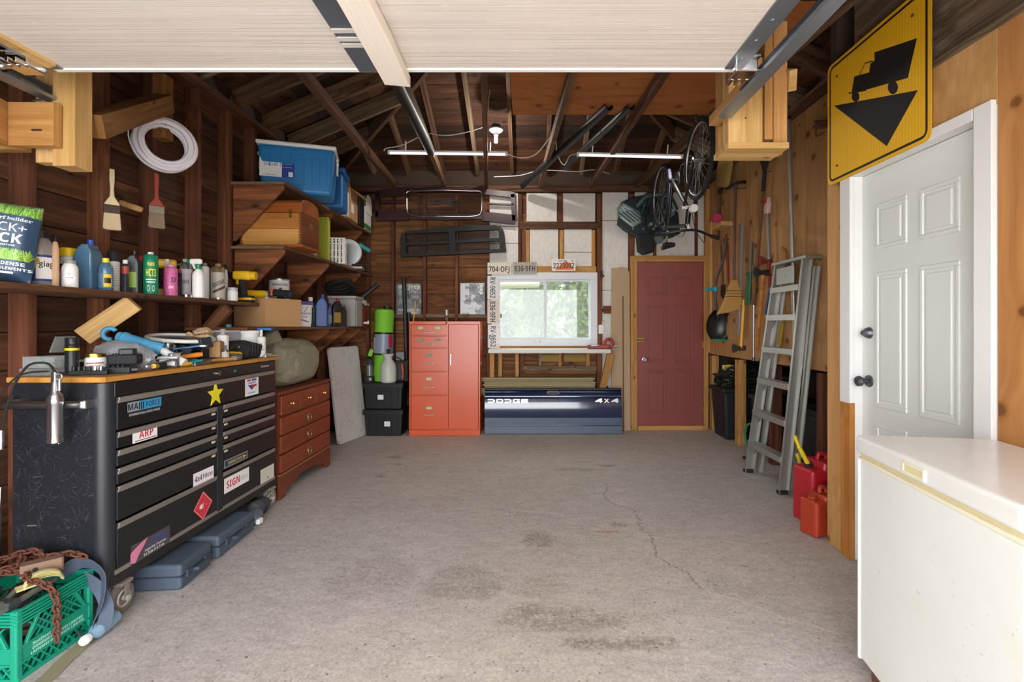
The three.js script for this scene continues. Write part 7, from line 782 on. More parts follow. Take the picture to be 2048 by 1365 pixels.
// ================================================================ BICYCLE HUNG UPSIDE DOWN
{
  const t = thing('bicycle', 'black and silver bicycle hanging upside down from the joists', 'bicycle', V(1.5, 2.12, -4.9)), y0 = 2.12, z0 = 4.9, Q = (d, y, x = 0) => V(x, y - y0, z0 - d);
  const wheel = (d, y, nm) => { const c = Q(d, y), R = 0.33; const g = new THREE.Group(); g.name = 'wheel'; g.position.copy(c); g.rotation.y = Math.PI / 2; t.add(g); part(g, 'tyre', tor(R, 0.02, 10, 64), K.rubber); part(g, 'rim', mg(tor(R - 0.022, 0.01, 8, 64)), K.steel); part(g, 'hub', T(cyl(0.022, 0.022, 0.1, 14), 0, 0, 0, Math.PI / 2), K.steel); const sp = []; for (let i = 0; i < 28; i++) { const a = i / 28 * 6.283, s = i % 2 ? 0.025 : -0.025; sp.push(bar(V(0.02 * Math.cos(a + 0.8), 0.02 * Math.sin(a + 0.8), s), V((R - 0.03) * Math.cos(a), (R - 0.03) * Math.sin(a), 0), 0.0012, 5)); } part(g, 'spokes', mg(...sp), K.steel).userData.kind = 'stuff'; };
  wheel(4.3, 2.8); wheel(5.5, 2.8);
  const fm = M(0x1a1b1f, 0.35), wf = M(0xe4e4e8, 0.35), H1 = Q(4.56, 2.42), H2 = Q(4.6, 2.28), BB = Q(5.07, 2.84), S = Q(5.24, 2.36), R = Q(5.5, 2.8), FX = Q(4.3, 2.8);
  part(t, 'frame', mg(bar(H1, BB, 0.021, 14), bar(H2, S.clone().lerp(BB, 0.08), 0.018, 14), bar(S, BB, 0.017, 14), bar(H1.clone().lerp(H2, -0.15), H1.clone().lerp(H2, 1.15), 0.024, 14), T(cyl(0.024, 0.024, 0.08, 16), BB.x, BB.y, BB.z, 0, 0, Math.PI / 2)), fm);
  for (const s of [-0.045, 0.045]) { part(t, 'stay', mg(bar(BB.clone().add(V(s * 0.7, 0, 0)), R.clone().add(V(s, 0, 0)), 0.009, 10), bar(S.clone().add(V(s * 0.5, 0.03, 0)), R.clone().add(V(s, 0, 0)), 0.008, 10)), fm); part(t, 'fork_leg', mg(bar(H1.clone().add(V(s, 0.02, 0)), FX.clone().add(V(s, 0, 0)), 0.013, 12)), fm); }
  part(t, 'fork_crown', T(box(0.12, 0.035, 0.04, 0.01), H1.x, H1.y + 0.02, H1.z), wf); part(t, 'stem', bar(H2.clone().add(V(0, 0.02, 0)), Q(4.52, 2.22), 0.017, 12), wf);
  part(t, 'handlebar', tube([Q(4.62, 2.2, -0.3), Q(4.56, 2.2, -0.2), Q(4.52, 2.22, -0.06), Q(4.52, 2.22, 0.06), Q(4.56, 2.18, 0.2), Q(4.62, 2.17, 0.3)], 0.012, 40, 10), fm); for (const s of [-1, 1]) { part(t, 'grip', bar(Q(4.58, s < 0 ? 2.2 : 2.178, s * 0.22), Q(4.62, s < 0 ? 2.2 : 2.17, s * 0.3), 0.018, 12), K.rubber); part(t, 'brake_lever', bar(Q(4.56, 2.2, s * 0.16), Q(4.5, 2.15, s * 0.26), 0.006, 8), K.black); }
  part(t, 'headlight', mg(T(cyl(0.035, 0.03, 0.06, 18), 0, 0, 0, Math.PI / 2), T(cyl(0.036, 0.036, 0.01, 18), 0, 0, 0.03, Math.PI / 2)), K.whiteG, Q(4.44, 2.4, 0.0)); part(t, 'saddle', T(ext([[-0.14, 0.02], [-0.02, 0.03], [0.1, 0.07], [0.13, 0.05], [0.13, -0.05], [0.1, -0.07], [-0.02, -0.03], [-0.14, -0.02]], 0.05, 0.018), 0, 0, 0, Math.PI / 2, 0, Math.PI / 2), K.black, Q(5.3, 2.2)); part(t, 'seat_post', bar(S, Q(5.3, 2.22), 0.013, 12), K.steel);
  part(t, 'chainring', T(mg(tor(0.085, 0.005, 6, 36), cyl(0.02, 0.02, 0.02, 12).rotateX(Math.PI / 2), ...[0, 1, 2, 3].map((i) => T(box(0.16, 0.012, 0.004), 0, 0, 0, 0, 0, i * 0.785))), 0, 0, 0, 0, Math.PI / 2), K.dsteel, BB.clone().add(V(0.05, 0, 0))); for (const s of [-1, 1]) { const e = BB.clone().add(V(s * 0.07, s * 0.14, s * 0.08)); part(t, 'crank', bar(BB.clone().add(V(s * 0.06, 0, 0)), e, 0.01, 8), K.black); part(t, 'pedal', box(0.09, 0.02, 0.06, 0.005), K.black, e.clone().add(V(s * 0.05, 0, 0))); }
  part(t, 'reflector', box(0.03, 0.025, 0.012, 0.003), M(0xd9752a, 0.3), Q(5.17, 2.92)); part(t, 'brake_cable', tube([Q(4.56, 2.2, 0.15), Q(4.45, 2.1, 0.1), Q(4.42, 2.2, 0.02), Q(4.5, 2.44, 0)], 0.003, 30, 6), K.black); part(t, 'brake_cable', tube([Q(4.56, 2.2, -0.15), Q(4.42, 2.15, -0.1), Q(4.45, 2.3, -0.04), Q(4.6, 2.4, 0)], 0.003, 30, 6), K.black);
  for (const d of [4.3, 5.5]) part(t, 'hook', tube([Q(d, 3.2, -0.02), Q(d, 3.14, -0.02), Q(d, 3.1, 0.02), Q(d - 0.03, 3.1, 0.03)], 0.008, 20, 8), K.dsteel); part(t, 'mudguard', T(tor(0.37, 0.018, 6, 24, 1.0), 0, 0, 0, 0, Math.PI / 2, 0), M(0x7f88a6, 0.4), Q(5.5, 2.8)).rotation.x = 2.6;
}
// ================================================================ TOOLS ON THE RIGHT WALL
const RW = (px, py, X = 2.27) => WX(px, py, X);
const stick = (t, name, a, b, r, m) => part(t, name, bar(a, b, r, 12), m);
const hand = woodM(tPine, 0xb98a52), handD = woodM(tPine, 0x7d5a3c);
const hook = (t, p) => part(t, 'nail', bar(p, V(2.343, p.y + 0.01, p.z), 0.005, 6), K.dsteel);
{ const t = thing('wall_ledge', 'small wooden corner ledge carrying the pink brush', 'ledge', V(0, 0, 0)), p = RW(1444, 452, 2.28); part(t, 'board', T(wbox(0.14, 0.05, 0.3, 'z'), p.x, p.y, p.z), W.pine); part(t, 'upright', T(wbox(0.02, 1.35, 0.025, 'y'), RW(1421, 450, 2.2).x, p.y - 0.6, p.z - 0.13), W.pine);
  const b = thing('hand_brush', 'pink hand brush standing on the corner ledge', 'brush', V(p.x - 0.02, p.y + 0.026, p.z - 0.1)); part(b, 'block', T(box(0.1, 0.03, 0.05, 0.008), 0, 0.015, 0), M(0xd89080, 0.6)); part(b, 'bristles', T(ext([[-0.045, 0], [0.045, 0], [0.055, 0.1], [-0.055, 0.1]], 0.045, 0.006), 0, 0.03, 0), M(0xd23a66, 0.7)); }
{ const t = thing('snow_shovel', 'black snow shovel with teal grip hanging near the maroon door', 'shovel', V(0, 0, 0)); const a = B(1452, 480, 5.68), b = B(1437, 632, 5.72); part(t, 'shaft', tube([a, B(1446, 520, 5.7), B(1431, 568, 5.7), B(1431, 600, 5.7), b], 0.014, 40, 10), M(0x4a4d50, 0.4, 0.4)); const c = B(1431, 579, 5.7); part(t, 'grip', T(mg(T(cyl(0.03, 0.03, 0.05, 16), 0.0, 0, 0), T(box(0.11, 0.035, 0.03, 0.012), -0.07, 0, 0)), c.x, c.y, c.z), K.teal);
  const s = B(1439, 652, 5.72), g = new THREE.SphereGeometry(1, 28, 14, 0, Math.PI, 0.25, 2.3); g.scale(0.145, 0.2, 0.1); T(g, 0, 0, 0, 0.15, Math.PI - 0.25, 0); part(t, 'scoop', T(mg(g, g.clone().scale(0.96, 0.98, 0.94)), s.x, s.y, s.z), M(0x232527, 0.35, 0, { side: THREE.DoubleSide })); part(t, 'socket', T(box(0.05, 0.12, 0.04, 0.012), s.x - 0.01, s.y + 0.12, s.z - 0.03), K.blackM); part(t, 'scoop_edge', T(box(0.16, 0.025, 0.03, 0.006), s.x + 0.01, s.y - 0.17, s.z - 0.02), K.green); hook(t, a); }
{ const t = thing('corn_broom', 'straw corn broom hanging head down on the plywood', 'broom', V(0, 0, 0)), a = RW(1471, 378, 2.22), b = RW(1468, 560, 2.2); stick(t, 'handle', a, b, 0.013, M(0x5a3a40, 0.4)); part(t, 'handle_tip', bar(a, a.clone().add(V(0, 0.05, 0)), 0.014, 12), M(0x2b4a7c, 0.4));
  const g = orient(ext([[-0.03, 0], [0.03, 0], [0.075, 0.1], [0.11, 0.22], [0.185, 0.37], [0.04, 0.35], [-0.06, 0.31], [-0.085, 0.26], [-0.075, 0.12]], 0.055, 0.015), b, b.clone().add(V(0, -1, 0)), V(0, 0, 1)); part(t, 'straw_head', g, M(0xb58a4a, 0.9, 0, { bumpMap: tPine, bumpScale: 0.01 })); for (const k of [0.1, 0.13, 0.16]) { part(t, 'stitching', T(box(0.165 + (k - 0.1) * 0.5, 0.005, 0.06, 0.002), b.x - 0.006, b.y - k - 0.02, b.z), K.black); } hook(t, a); }
{ const t = thing('straightedge', 'long grey aluminium level hanging by the broom', 'level', V(0, 0, 0)), a = RW(1483, 448), b = RW(1478, 672); part(t, 'beam', beam(a, b, 0.055, 0.022, V(0, 0, 1)), M(0x9a9c9e, 0.45, 0.7)); part(t, 'vial', T(box(0.03, 0.03, 0.03, 0.004), ...RW(1482, 490, 2.29).toArray()), M(0xc8d070, 0.3)); }
{ const t = thing('long_handle', 'red painted tool handle hanging behind the broom', 'handle', V(0, 0, 0)), a = RW(1452, 470, 2.32), b = RW(1457, 575, 2.32); stick(t, 'shaft', a, b, 0.013, M(0x8a2e26, 0.5)); part(t, 'ferrule', bar(b, b.clone().add(V(0, -0.06, 0)), 0.015, 12), K.dsteel); hook(t, a); }
{ const t = thing('hoe', 'dark iron hoe hanging behind the teal grip', 'hoe', V(0, 0, 0)), a = RW(1441, 480, 2.33), b = RW(1446, 570, 2.33); stick(t, 'shaft', a, b, 0.012, handD); part(t, 'blade', T(ext([[-0.06, 0], [0.06, 0], [0.07, -0.12], [0, -0.17], [-0.07, -0.12]], 0.006), b.x, b.y, b.z, 0, -Math.PI / 2), M(0x3a332e, 0.7, 0.4)); }
function axe(lab, a, b, hm, headAtEnd, hc) { const t = thing('axe', lab, 'axe', V(0, 0, 0)); stick(t, 'handle', a, b, 0.016, hm); const h = headAtEnd ? b : a, o = headAtEnd ? 1 : -1; part(t, 'head', T(ext([[-0.05, 0.025], [0.03, 0.02], [0.085, 0.05], [0.095, 0.0], [0.085, -0.05], [0.03, -0.025], [-0.05, -0.025]], 0.03, 0.006), h.x, h.y, h.z, 0, Math.PI), hc); return t; }
axe('yellow handled axe hanging head down over the black bin', RW(1488, 600, 2.27), RW(1482, 697, 2.25), M(0xe2a422, 0.4), true, M(0x3d302a, 0.6, 0.4)); hook(axe('axe with orange wooden handle and black head', RW(1527, 545, 2.2), RW(1514, 700, 2.2), woodM(tPine, 0xc98038), false, M(0x2a2624, 0.6, 0.4)), RW(1527, 552, 2.2));
axe('red headed splitting axe with dark handle behind the other axe', RW(1537, 522, 2.31), RW(1542, 620, 2.31), M(0x8a2c24, 0.5), false, M(0x7c2a22, 0.5, 0.2));
{ const t = thing('garden_shears', 'green handled hedge shears hanging points up', 'shears', V(0, 0, 0)), a = RW(1503, 482), m = RW(1500, 545), b = RW(1495, 610); part(t, 'blade', beam(a, m, 0.035, 0.006, V(0, 0, 1)), K.steel); part(t, 'blade', beam(a.clone().add(V(0.012, -0.02, 0.01)), m.clone().add(V(0.012, 0, 0.02)), 0.03, 0.006, V(0, 0, 1)), K.dsteel); for (const s of [-0.035, 0.035]) part(t, 'handle', bar(m.clone().add(V(0, 0, s * 0.4)), b.clone().add(V(0, 0, s)), 0.017, 12), M(0x1c5a3a, 0.5)); }
{ const t = thing('spade', 'dark spade hanging blade up high on the plywood', 'spade', V(0, 0, 0)), a = RW(1529, 345), b = RW(1508, 610); stick(t, 'handle', a, b, 0.015, handD); part(t, 'blade', orient(ext([[-0.02, 0], [0.02, 0], [0.1, 0.12], [0.12, 0.3], [-0.12, 0.3], [-0.1, 0.12]], 0.008), a, RW(1533, 270), V(-1, 0, 0)), M(0x3a2f28, 0.65, 0.4)); part(t, 'socket', bar(a, a.clone().lerp(b, 0.14), 0.019, 12), M(0x2c2622, 0.6, 0.4)); hook(t, a); }
{ const t = thing('pole_pruner', 'pole pruner with white and red head hanging on the plywood', 'pruner', V(0, 0, 0)), a = RW(1535, 428), b = RW(1538, 520); stick(t, 'pole', a, b, 0.018, M(0x8c8884, 0.45, 0.5)); part(t, 'collar', T(ext([[-0.03, 0], [0.03, 0], [0.045, 0.09], [0.03, 0.15], [-0.01, 0.12], [-0.04, 0.07]], 0.04, 0.01), a.x, a.y, a.z, 0, -Math.PI / 2), M(0xd6b0a8, 0.5)); part(t, 'clamp', T(box(0.05, 0.05, 0.06, 0.01), a.x, a.y + 0.12, a.z), M(0xb8342c, 0.45)); }
{ const t = thing('steel_rod', 'thin steel drain rod hanging between axe handles', 'rod', V(0, 0, 0)); stick(t, 'rod', RW(1508, 580), RW(1507, 715), 0.009, K.steel); part(t, 'tip', bar(RW(1507, 715), RW(1507, 722), 0.014, 10), K.dsteel); }
{ const t = thing('scythe_handle', 'curved wooden scythe handle tip above the ladder', 'handle', V(0, 0, 0)); part(t, 'shaft', tube([RW(1564, 497, 2.32), RW(1570, 505, 2.31), RW(1572, 530, 2.31), RW(1569, 590, 2.31)], 0.014, 24, 8), hand); }
{ const t = thing('pickaxe', 'dark pickaxe head hanging high beside the bicycle', 'pickaxe', V(0, 0, 0)); part(t, 'head', tube([RW(1453, 378), RW(1465, 371), RW(1477, 366), RW(1490, 364)], 0.016, 24, 8), M(0x2e2824, 0.7, 0.3)); stick(t, 'handle', RW(1440, 385, 2.32), RW(1436, 480, 2.32), 0.016, handD); part(t, 'eye', T(box(0.04, 0.06, 0.06, 0.01), ...RW(1440, 383, 2.31).toArray()), M(0x2e2824, 0.7, 0.3)); part(t, 'wall_strap', bar(RW(1440, 380, 2.33), RW(1465, 371, 2.32), 0.006, 8), K.dsteel); }
{ const t = thing('aluminium_pole', 'long bright aluminium pole standing against the plywood behind ladder', 'pole', V(0, 0, 0)), a = RW(1578, 240, 2.25); part(t, 'pole', bar(V(a.x - 0.01, 0.96, a.z + 0.12), a, 0.016, 14), K.alu); part(t, 'end_plug', bar(a, a.clone().add(V(0, 0.03, 0)), 0.012, 12), K.black); part(t, 'bracket', T(box(0.05, 0.05, 0.03, 0.004), a.x + 0.01, 0.97, a.z + 0.12), K.dsteel); }
{ const t = thing('rope_coil', 'yellow rope coil hanging beside the ladder', 'rope', RW(1552, 640, 2.25)), ym = M(0xa8852c, 0.85); for (let i = 0; i < 9; i++) part(t, 'strand', tube([[0, 0.24, 0], [0.02, 0.1, 0.05 + i * 0.005], [rr(-0.02, 0.02), -0.2, 0.07 + rr(-0.02, 0.03)], [rr(-0.02, 0.02), -0.34 - rr(0, 0.05), 0], [rr(-0.02, 0.02), -0.2, -0.07 + rr(-0.03, 0.02)], [-0.02, 0.1, -0.05 - i * 0.005]], 0.009, 60, 6, true), ym); part(t, 'blue_cord', tube([[0, 0.26, 0], [-0.01, 0.3, -0.06], [0, 0.24, -0.13], [-0.02, 0.05, -0.16]], 0.012, 30, 8), M(0x3a567a, 0.6)); part(t, 'nail', bar(V(0, 0.25, 0), V(0.09, 0.26, 0), 0.006, 6), K.dsteel); }
{ const t = thing('shelf_bracket', 'rusty wall hook beside the yellow road sign', 'hook', RW(1640, 262, 2.28)); part(t, 'arm', mg(T(box(0.05, 0.02, 0.12, 0.004), 0, 0.05, 0), T(box(0.05, 0.02, 0.1, 0.004), 0.02, 0.08, -0.03, 0.5)), K.rust); part(t, 'wire', tube([[0, 0.04, -0.05], [0, -0.02, -0.05], [0, -0.03, 0.0], [0, -0.03, 0.06]], 0.005, 20, 6), K.rust); part(t, 'plate', box(0.1, 0.05, 0.03, 0.003), K.rust, [0.04, 0.05, 0]); }
{ const t = thing('fibreglass_batt', 'patch of yellow fibreglass insulation high by the corner', 'insulation', RW(1450, 338, 2.28)); const g = pillow(0.38, 0.4, 0.08, 14); part(t, 'batt', T(g, 0, 0, 0, 0, Math.PI / 2, 0.4), M(0xa58748, 0.95)); }
// ================================================================ STEP LADDER
{
  const t = thing('step_ladder', 'folded aluminium step ladder leaning on the tool wall', 'ladder', V(0, 0, 0)), A = V(2.02, 0.0, -4.48), A2 = V(2.22, 1.87, -4.33), Bb = V(2.03, 0.0, -3.9), B2 = V(2.22, 1.87, -3.90);
  const rail = (a, b, n = 'rail', w = 0.075) => part(t, n, mg(beam(a, b, w, 0.006, V(1, 0, 0)), beam(a.clone().add(V(-w / 2, 0, 0.012)), b.clone().add(V(-w / 2, 0, 0.012)), 0.006, 0.028, V(1, 0, 0)), beam(a.clone().add(V(w / 2, 0, 0.012)), b.clone().add(V(w / 2, 0, 0.012)), 0.006, 0.028, V(1, 0, 0))), K.alu);
  rail(A, A2); rail(Bb, B2); const off = V(0.085, 0.01, 0), o2 = V(0.05, -0.06, 0); rail(A.clone().add(off).add(V(0, 0, 0.03)), A2.clone().add(o2), 'rear_rail', 0.04); rail(Bb.clone().add(off), B2.clone().add(o2).add(V(0, 0, 0.05)), 'rear_rail', 0.04);
  for (const y of [0.28, 0.57, 0.86, 1.14, 1.42, 1.66]) { const k = y / 1.87, a = A.clone().lerp(A2, k), b = Bb.clone().lerp(B2, k); part(t, 'step', mg(T(beam(a.clone().add(V(-0.005, 0.01, 0)), b.clone().add(V(-0.005, 0.01, 0)), 0.085, 0.005, V(1, 0, 0)), 0, 0, 0), T(beam(a.clone().add(V(-0.045, -0.012, 0)), b.clone().add(V(-0.045, -0.012, 0)), 0.045, 0.005), 0, 0, 0)), K.alu); if (y < 1.5) for (const [q, s] of [[a, 1], [b, -1]]) part(t, 'brace', bar(q.clone().add(V(0.0, -0.01, s * 0.09)), q.clone().add(V(0.0, -0.1, s * 0.012)), 0.007, 6), K.alu); }
  part(t, 'top_cap', T(box(0.14, 0.03, 0.52, 0.006), 2.25, 1.885, -4.115), K.alu); part(t, 'label_plate', mg(T(box(0.006, 0.14, 0.28, 0.002), 2.155, 1.76, -4.1), T(cyl(0.018, 0.018, 0.004, 14), 2.151, 1.76, -4.1, 0, 0, Math.PI / 2)), M(0xb4b4b0, 0.5, 0.6)); for (const q of [A, Bb]) part(t, 'foot', T(box(0.085, 0.03, 0.04, 0.005), q.x, 0.016, q.z), K.blackM);
}
// ================================================================ IN THE LOW RECESS
function bin(lab, x, z, s = 1, turn = 0) { const t = thing('storage_bin', lab, 'bin', V(x, 0, z), turn), m = M(0x1b1d21, 0.55), g = box(0.46 * s, 0.56 * s, 0.42 * s, 0.03), p = g.attributes.position; for (let i = 0; i < p.count; i++) { const k = 0.85 + 0.15 * (p.getY(i) / (0.56 * s) + 0.5); p.setX(i, p.getX(i) * k); p.setZ(i, p.getZ(i) * k); } g.computeVertexNormals(); part(t, 'tub', T(g, 0, 0.28 * s, 0), m); part(t, 'lid', box(0.5 * s, 0.05, 0.46 * s, 0.015), m, [0, 0.58 * s, 0]); for (const z2 of [-0.1, 0.1]) part(t, 'rib', box(0.01, 0.4 * s, 0.03), m, [-0.21 * s, 0.26 * s, z2]); return t; }
bin('dark blue-black lidded bin in the recess nearest the maroon door', 2.52, -5.92, 1.0); bin('dark lidded bin in the recess behind the wooden post', 2.68, -5.2, 0.98); bin('dark lidded bin in the recess behind the step ladder', 2.68, -4.35, 1.02);
{ const t = thing('garden_netting', 'tangled dark green garland netting heaped on the bin by the door', 'netting', V(2.5, 0.61, -5.9)); for (let k = 0; k < 26; k++) { const pts = []; let p = V(rr(-0.15, 0.15), 0.05, rr(-0.15, 0.15)); for (let i = 0; i < 9; i++) { p = V(THREE.MathUtils.clamp(p.x + rr(-0.12, 0.12), -0.2, 0.18), THREE.MathUtils.clamp(p.y + rr(-0.06, 0.07), 0.012, 0.27), THREE.MathUtils.clamp(p.z + rr(-0.12, 0.12), -0.2, 0.2)); pts.push(p); } part(t, 'strand', tube(pts, rr(0.005, 0.014), 36, 5), M([0x1c2018, 0x23261a, 0x2d2c1a][k % 3], 0.7)); } part(t, 'white_sheet', T(box(0.14, 0.2, 0.02, 0.006), 0.0, 0.14, -0.2, -0.1), K.white); part(t, 'yellow_tie', tube([[-0.12, 0.2, 0.0], [-0.14, 0.25, 0.06], [-0.1, 0.26, 0.12]], 0.012, 16, 8), K.yellow); }
{ const t = thing('leaf_bag', 'crumpled dark leaf bag on the bin behind the post', 'bag', V(2.66, 0.61, -5.18)); const g = new THREE.IcosahedronGeometry(0.2, 5), p = g.attributes.position; for (let i = 0; i < p.count; i++) { const x = p.getX(i), y = p.getY(i), z = p.getZ(i), n = 1 + 0.5 * (fbm(x * 14 + 3, y * 14 + z * 11, 3) - 0.5); p.setXYZ(i, x * n, Math.max(-0.13, y * n * 0.8) + 0.13, z * n); } g.computeVertexNormals(); part(t, 'bag', g, M(0x22261f, 0.4)); part(t, 'knot', T(new THREE.ConeGeometry(0.05, 0.1, 10), 0, 0.28, 0, 3.1), M(0x22261f, 0.4)); }
{ const t = thing('garden_hose', 'loops of green garden hose on the floor by the ladder', 'hose', G(1497, 882)); const gm = M(0x18905a, 0.4); for (let i = 0; i < 3; i++) part(t, 'loop', T(tor(0.18 - i * 0.02, 0.012, 8, 48), 0.16, 0.19 - i * 0.008, -i * 0.05, 0.1, 0.9 + i * 0.3, 0), gm); part(t, 'nozzle', T(lathe([[0, 0], [0.014, 0], [0.018, 0.05], [0.012, 0.12], [0, 0.12]], 14), 0.0, 0.02, 0.1, 1.4), K.black); t.position.set(2.16, 0.002, -5.0); }
{ const t = thing('plastic_pipe', 'thin white plastic pipe leaning behind the fuel cans', 'pipe', V(0, 0, 0)); part(t, 'pipe', bar(V(2.3, 0.01, -3.5), V(2.3, 0.95, -3.2), 0.012, 12), K.white); part(t, 'end_cap', bar(V(2.3, 0.004, -3.502), V(2.3, 0.03, -3.494), 0.015, 12), K.lgrey); }
// ================================================================ FUEL CANS
function fuel(name, lab, p, w, h, d, m, spout, turn) {
  const t = thing(name, lab, 'fuel can', p, turn); const s = new THREE.Shape(); s.moveTo(-w / 2, 0.015); s.quadraticCurveTo(-w / 2, 0, -w / 2 + 0.015, 0); s.lineTo(w / 2 - 0.015, 0); s.quadraticCurveTo(w / 2, 0, w / 2, 0.015); s.lineTo(w / 2, h * 0.82); s.quadraticCurveTo(w / 2, h * 0.9, w * 0.36, h * 0.92); s.lineTo(w * 0.32, h); s.lineTo(-w * 0.05, h); s.lineTo(-w * 0.1, h * 0.9); s.lineTo(-w * 0.42, h * 0.88); s.quadraticCurveTo(-w / 2, h * 0.86, -w / 2, h * 0.8); s.lineTo(-w / 2, 0.015);
  part(t, 'tank', ext(s, d, 0.025, 3), m); part(t, 'handle', tube([[w * 0.05, h, 0], [w * 0.1, h + 0.035, 0], [w * 0.32, h + 0.03, 0], [w * 0.38, h * 0.95, 0]], 0.014, 24, 8), m); part(t, 'side_rib', mg(T(box(w * 0.6, 0.012, d + 0.006, 0.003), 0, h * 0.6, 0), T(box(w * 0.6, 0.012, d + 0.006, 0.003), 0, h * 0.25, 0)), m); part(t, 'collar', T(cyl(0.026, 0.028, 0.035, 16), -w * 0.26, h * 0.91, 0, 0, 0, 0.35), spout ? K.blackM : m); if (spout) part(t, 'spout', mg(bar(V(-w * 0.28, h * 0.93, 0), V(-w * 0.28 - 0.075, h * 0.93 + 0.12, 0.01), 0.015, 12), bar(V(-w * 0.28 - 0.075, h * 0.93 + 0.12, 0.01), V(-w * 0.28 - 0.11, h * 0.93 + 0.2, 0.01), 0.011, 12)), M(0xe8cc22, 0.4)); return t;
}
fuel('fuel_can', 'tall red fuel can with yellow spout behind the partition corner', V(1.985, 0.001, -3.37), 0.22, 0.42, 0.2, M(0xb01c26, 0.42), true, 0.15); fuel('fuel_can', 'small faded orange-red fuel can beside the taller one', V(1.875, 0.001, -3.16), 0.18, 0.26, 0.14, M(0xae3a1e, 0.5), false, 0.3); fuel('fuel_can', 'red fuel can mostly hidden behind the tall one, only its yellow spout showing', V(2.16, 0.001, -3.66), 0.2, 0.2, 0.16, M(0xa81c22, 0.45), true, 0.1);

// ================================================================ MILK CRATE AND ITS LOAD
const CRX = -2.075, CRZ = -1.995;
{
  const t = thing('milk_crate', 'teal green plastic milk crate full of chain and straps', 'crate', V(CRX, 0, CRZ)), m = M(0x0f9072, 0.42), w = 0.33, h = 0.27;
  part(t, 'floor', box(w - 0.01, 0.008, w - 0.01), m, [0, 0.01, 0]); for (const x of [-1, 1]) for (const z of [-1, 1]) part(t, 'corner_post', box(0.028, h, 0.028, 0.008), m, [x * (w / 2 - 0.014), h / 2, z * (w / 2 - 0.014)]);
  for (let k = 0; k < 4; k++) { const a = k * Math.PI / 2, sd = new THREE.Group(); sd.name = 'side_wall'; sd.rotation.y = a; t.add(sd); const z = w / 2 - 0.006;
    for (let i = 0; i < 5; i++) part(sd, 'rim_rib', box(w - 0.004, 0.007, 0.016, 0.002, 1), m, [0, h - 0.006 - i * 0.0125, z]); part(sd, 'rim_web', box(w - 0.01, 0.055, 0.005), m, [0, h - 0.03, z - 0.003]); part(sd, 'rail', box(w - 0.01, 0.016, 0.016, 0.003, 1), m, [0, 0.008, z]); part(sd, 'panel', box(w - 0.05, 0.058, 0.005), m, [0.0, 0.095, z]); part(sd, 'rail', box(w - 0.01, 0.008, 0.014, 0.002, 1), m, [0, 0.065, z]); part(sd, 'rail', box(w - 0.01, 0.008, 0.014, 0.002, 1), m, [0, 0.126, z]);
    for (const s of [-1, 1]) part(sd, 'strut', T(box(0.012, 0.11, 0.012, 0.002, 1), 0, 0, 0, 0, 0, s * 0.5), m, [s * 0.1, 0.17, z]);
    for (let i = 0; i < 8; i++) { part(sd, 'lattice_slat', T(box(0.005, 0.072, 0.008), 0, 0, 0, 0, 0, 0.7), m, [-0.12 + i * 0.035, 0.04, z]); part(sd, 'lattice_slat', T(box(0.005, 0.072, 0.006), 0, 0, 0, 0, 0, -0.7), m, [-0.12 + i * 0.035, 0.04, z - 0.004]); }
    for (let i = 0; i < 6; i++) { part(sd, 'lattice_slat', T(box(0.005, 0.1, 0.008), 0, 0, 0, 0, 0, 0.8), m, [-0.075 + i * 0.03, 0.165, z]); part(sd, 'lattice_slat', T(box(0.005, 0.1, 0.006), 0, 0, 0, 0, 0, -0.8), m, [-0.075 + i * 0.03, 0.165, z - 0.004]); }
    if (k === 1) decal(sd, 'lettering', 0.27, 0.056, 384, (g, W_, H_) => { g.fillStyle = '#0f9072'; g.fillRect(0, 0, W_, H_); txt(g, 'Sealtest', W_ * 0.26, H_ * 0.22, 26, '#bfe6da', 'serif', 'center', true); txt(g, 'DOMINION DAIRIES LIMITED', W_ * 0.52, H_ * 0.54, 22, '#bfe6da', 'sans-serif', 'center', true, W_ * 0.9); txt(g, 'LAITERIES DOMINION LIMITÉE', W_ * 0.52, H_ * 0.84, 22, '#bfe6da', 'sans-serif', 'center', true, W_ * 0.9); }, [0, 0.095, z + 0.0031]);
  }
}
{ const t = thing('scrap_load', 'dark jumble of straps and iron filling the green crate', 'scrap', V(CRX, 0.016, CRZ)); for (let i = 0; i < 9; i++) part(t, 'iron_piece', T(box(rr(0.1, 0.22), rr(0.02, 0.045), rr(0.03, 0.06), 0.006), rr(-0.04, 0.04), 0.04 + i * 0.022, rr(-0.04, 0.04), 0, rr(0, 3), 0), M([0x4a4038, 0x2c2c2e, 0x66513a, 0x55585c][i % 4], 0.7, 0.4)); }
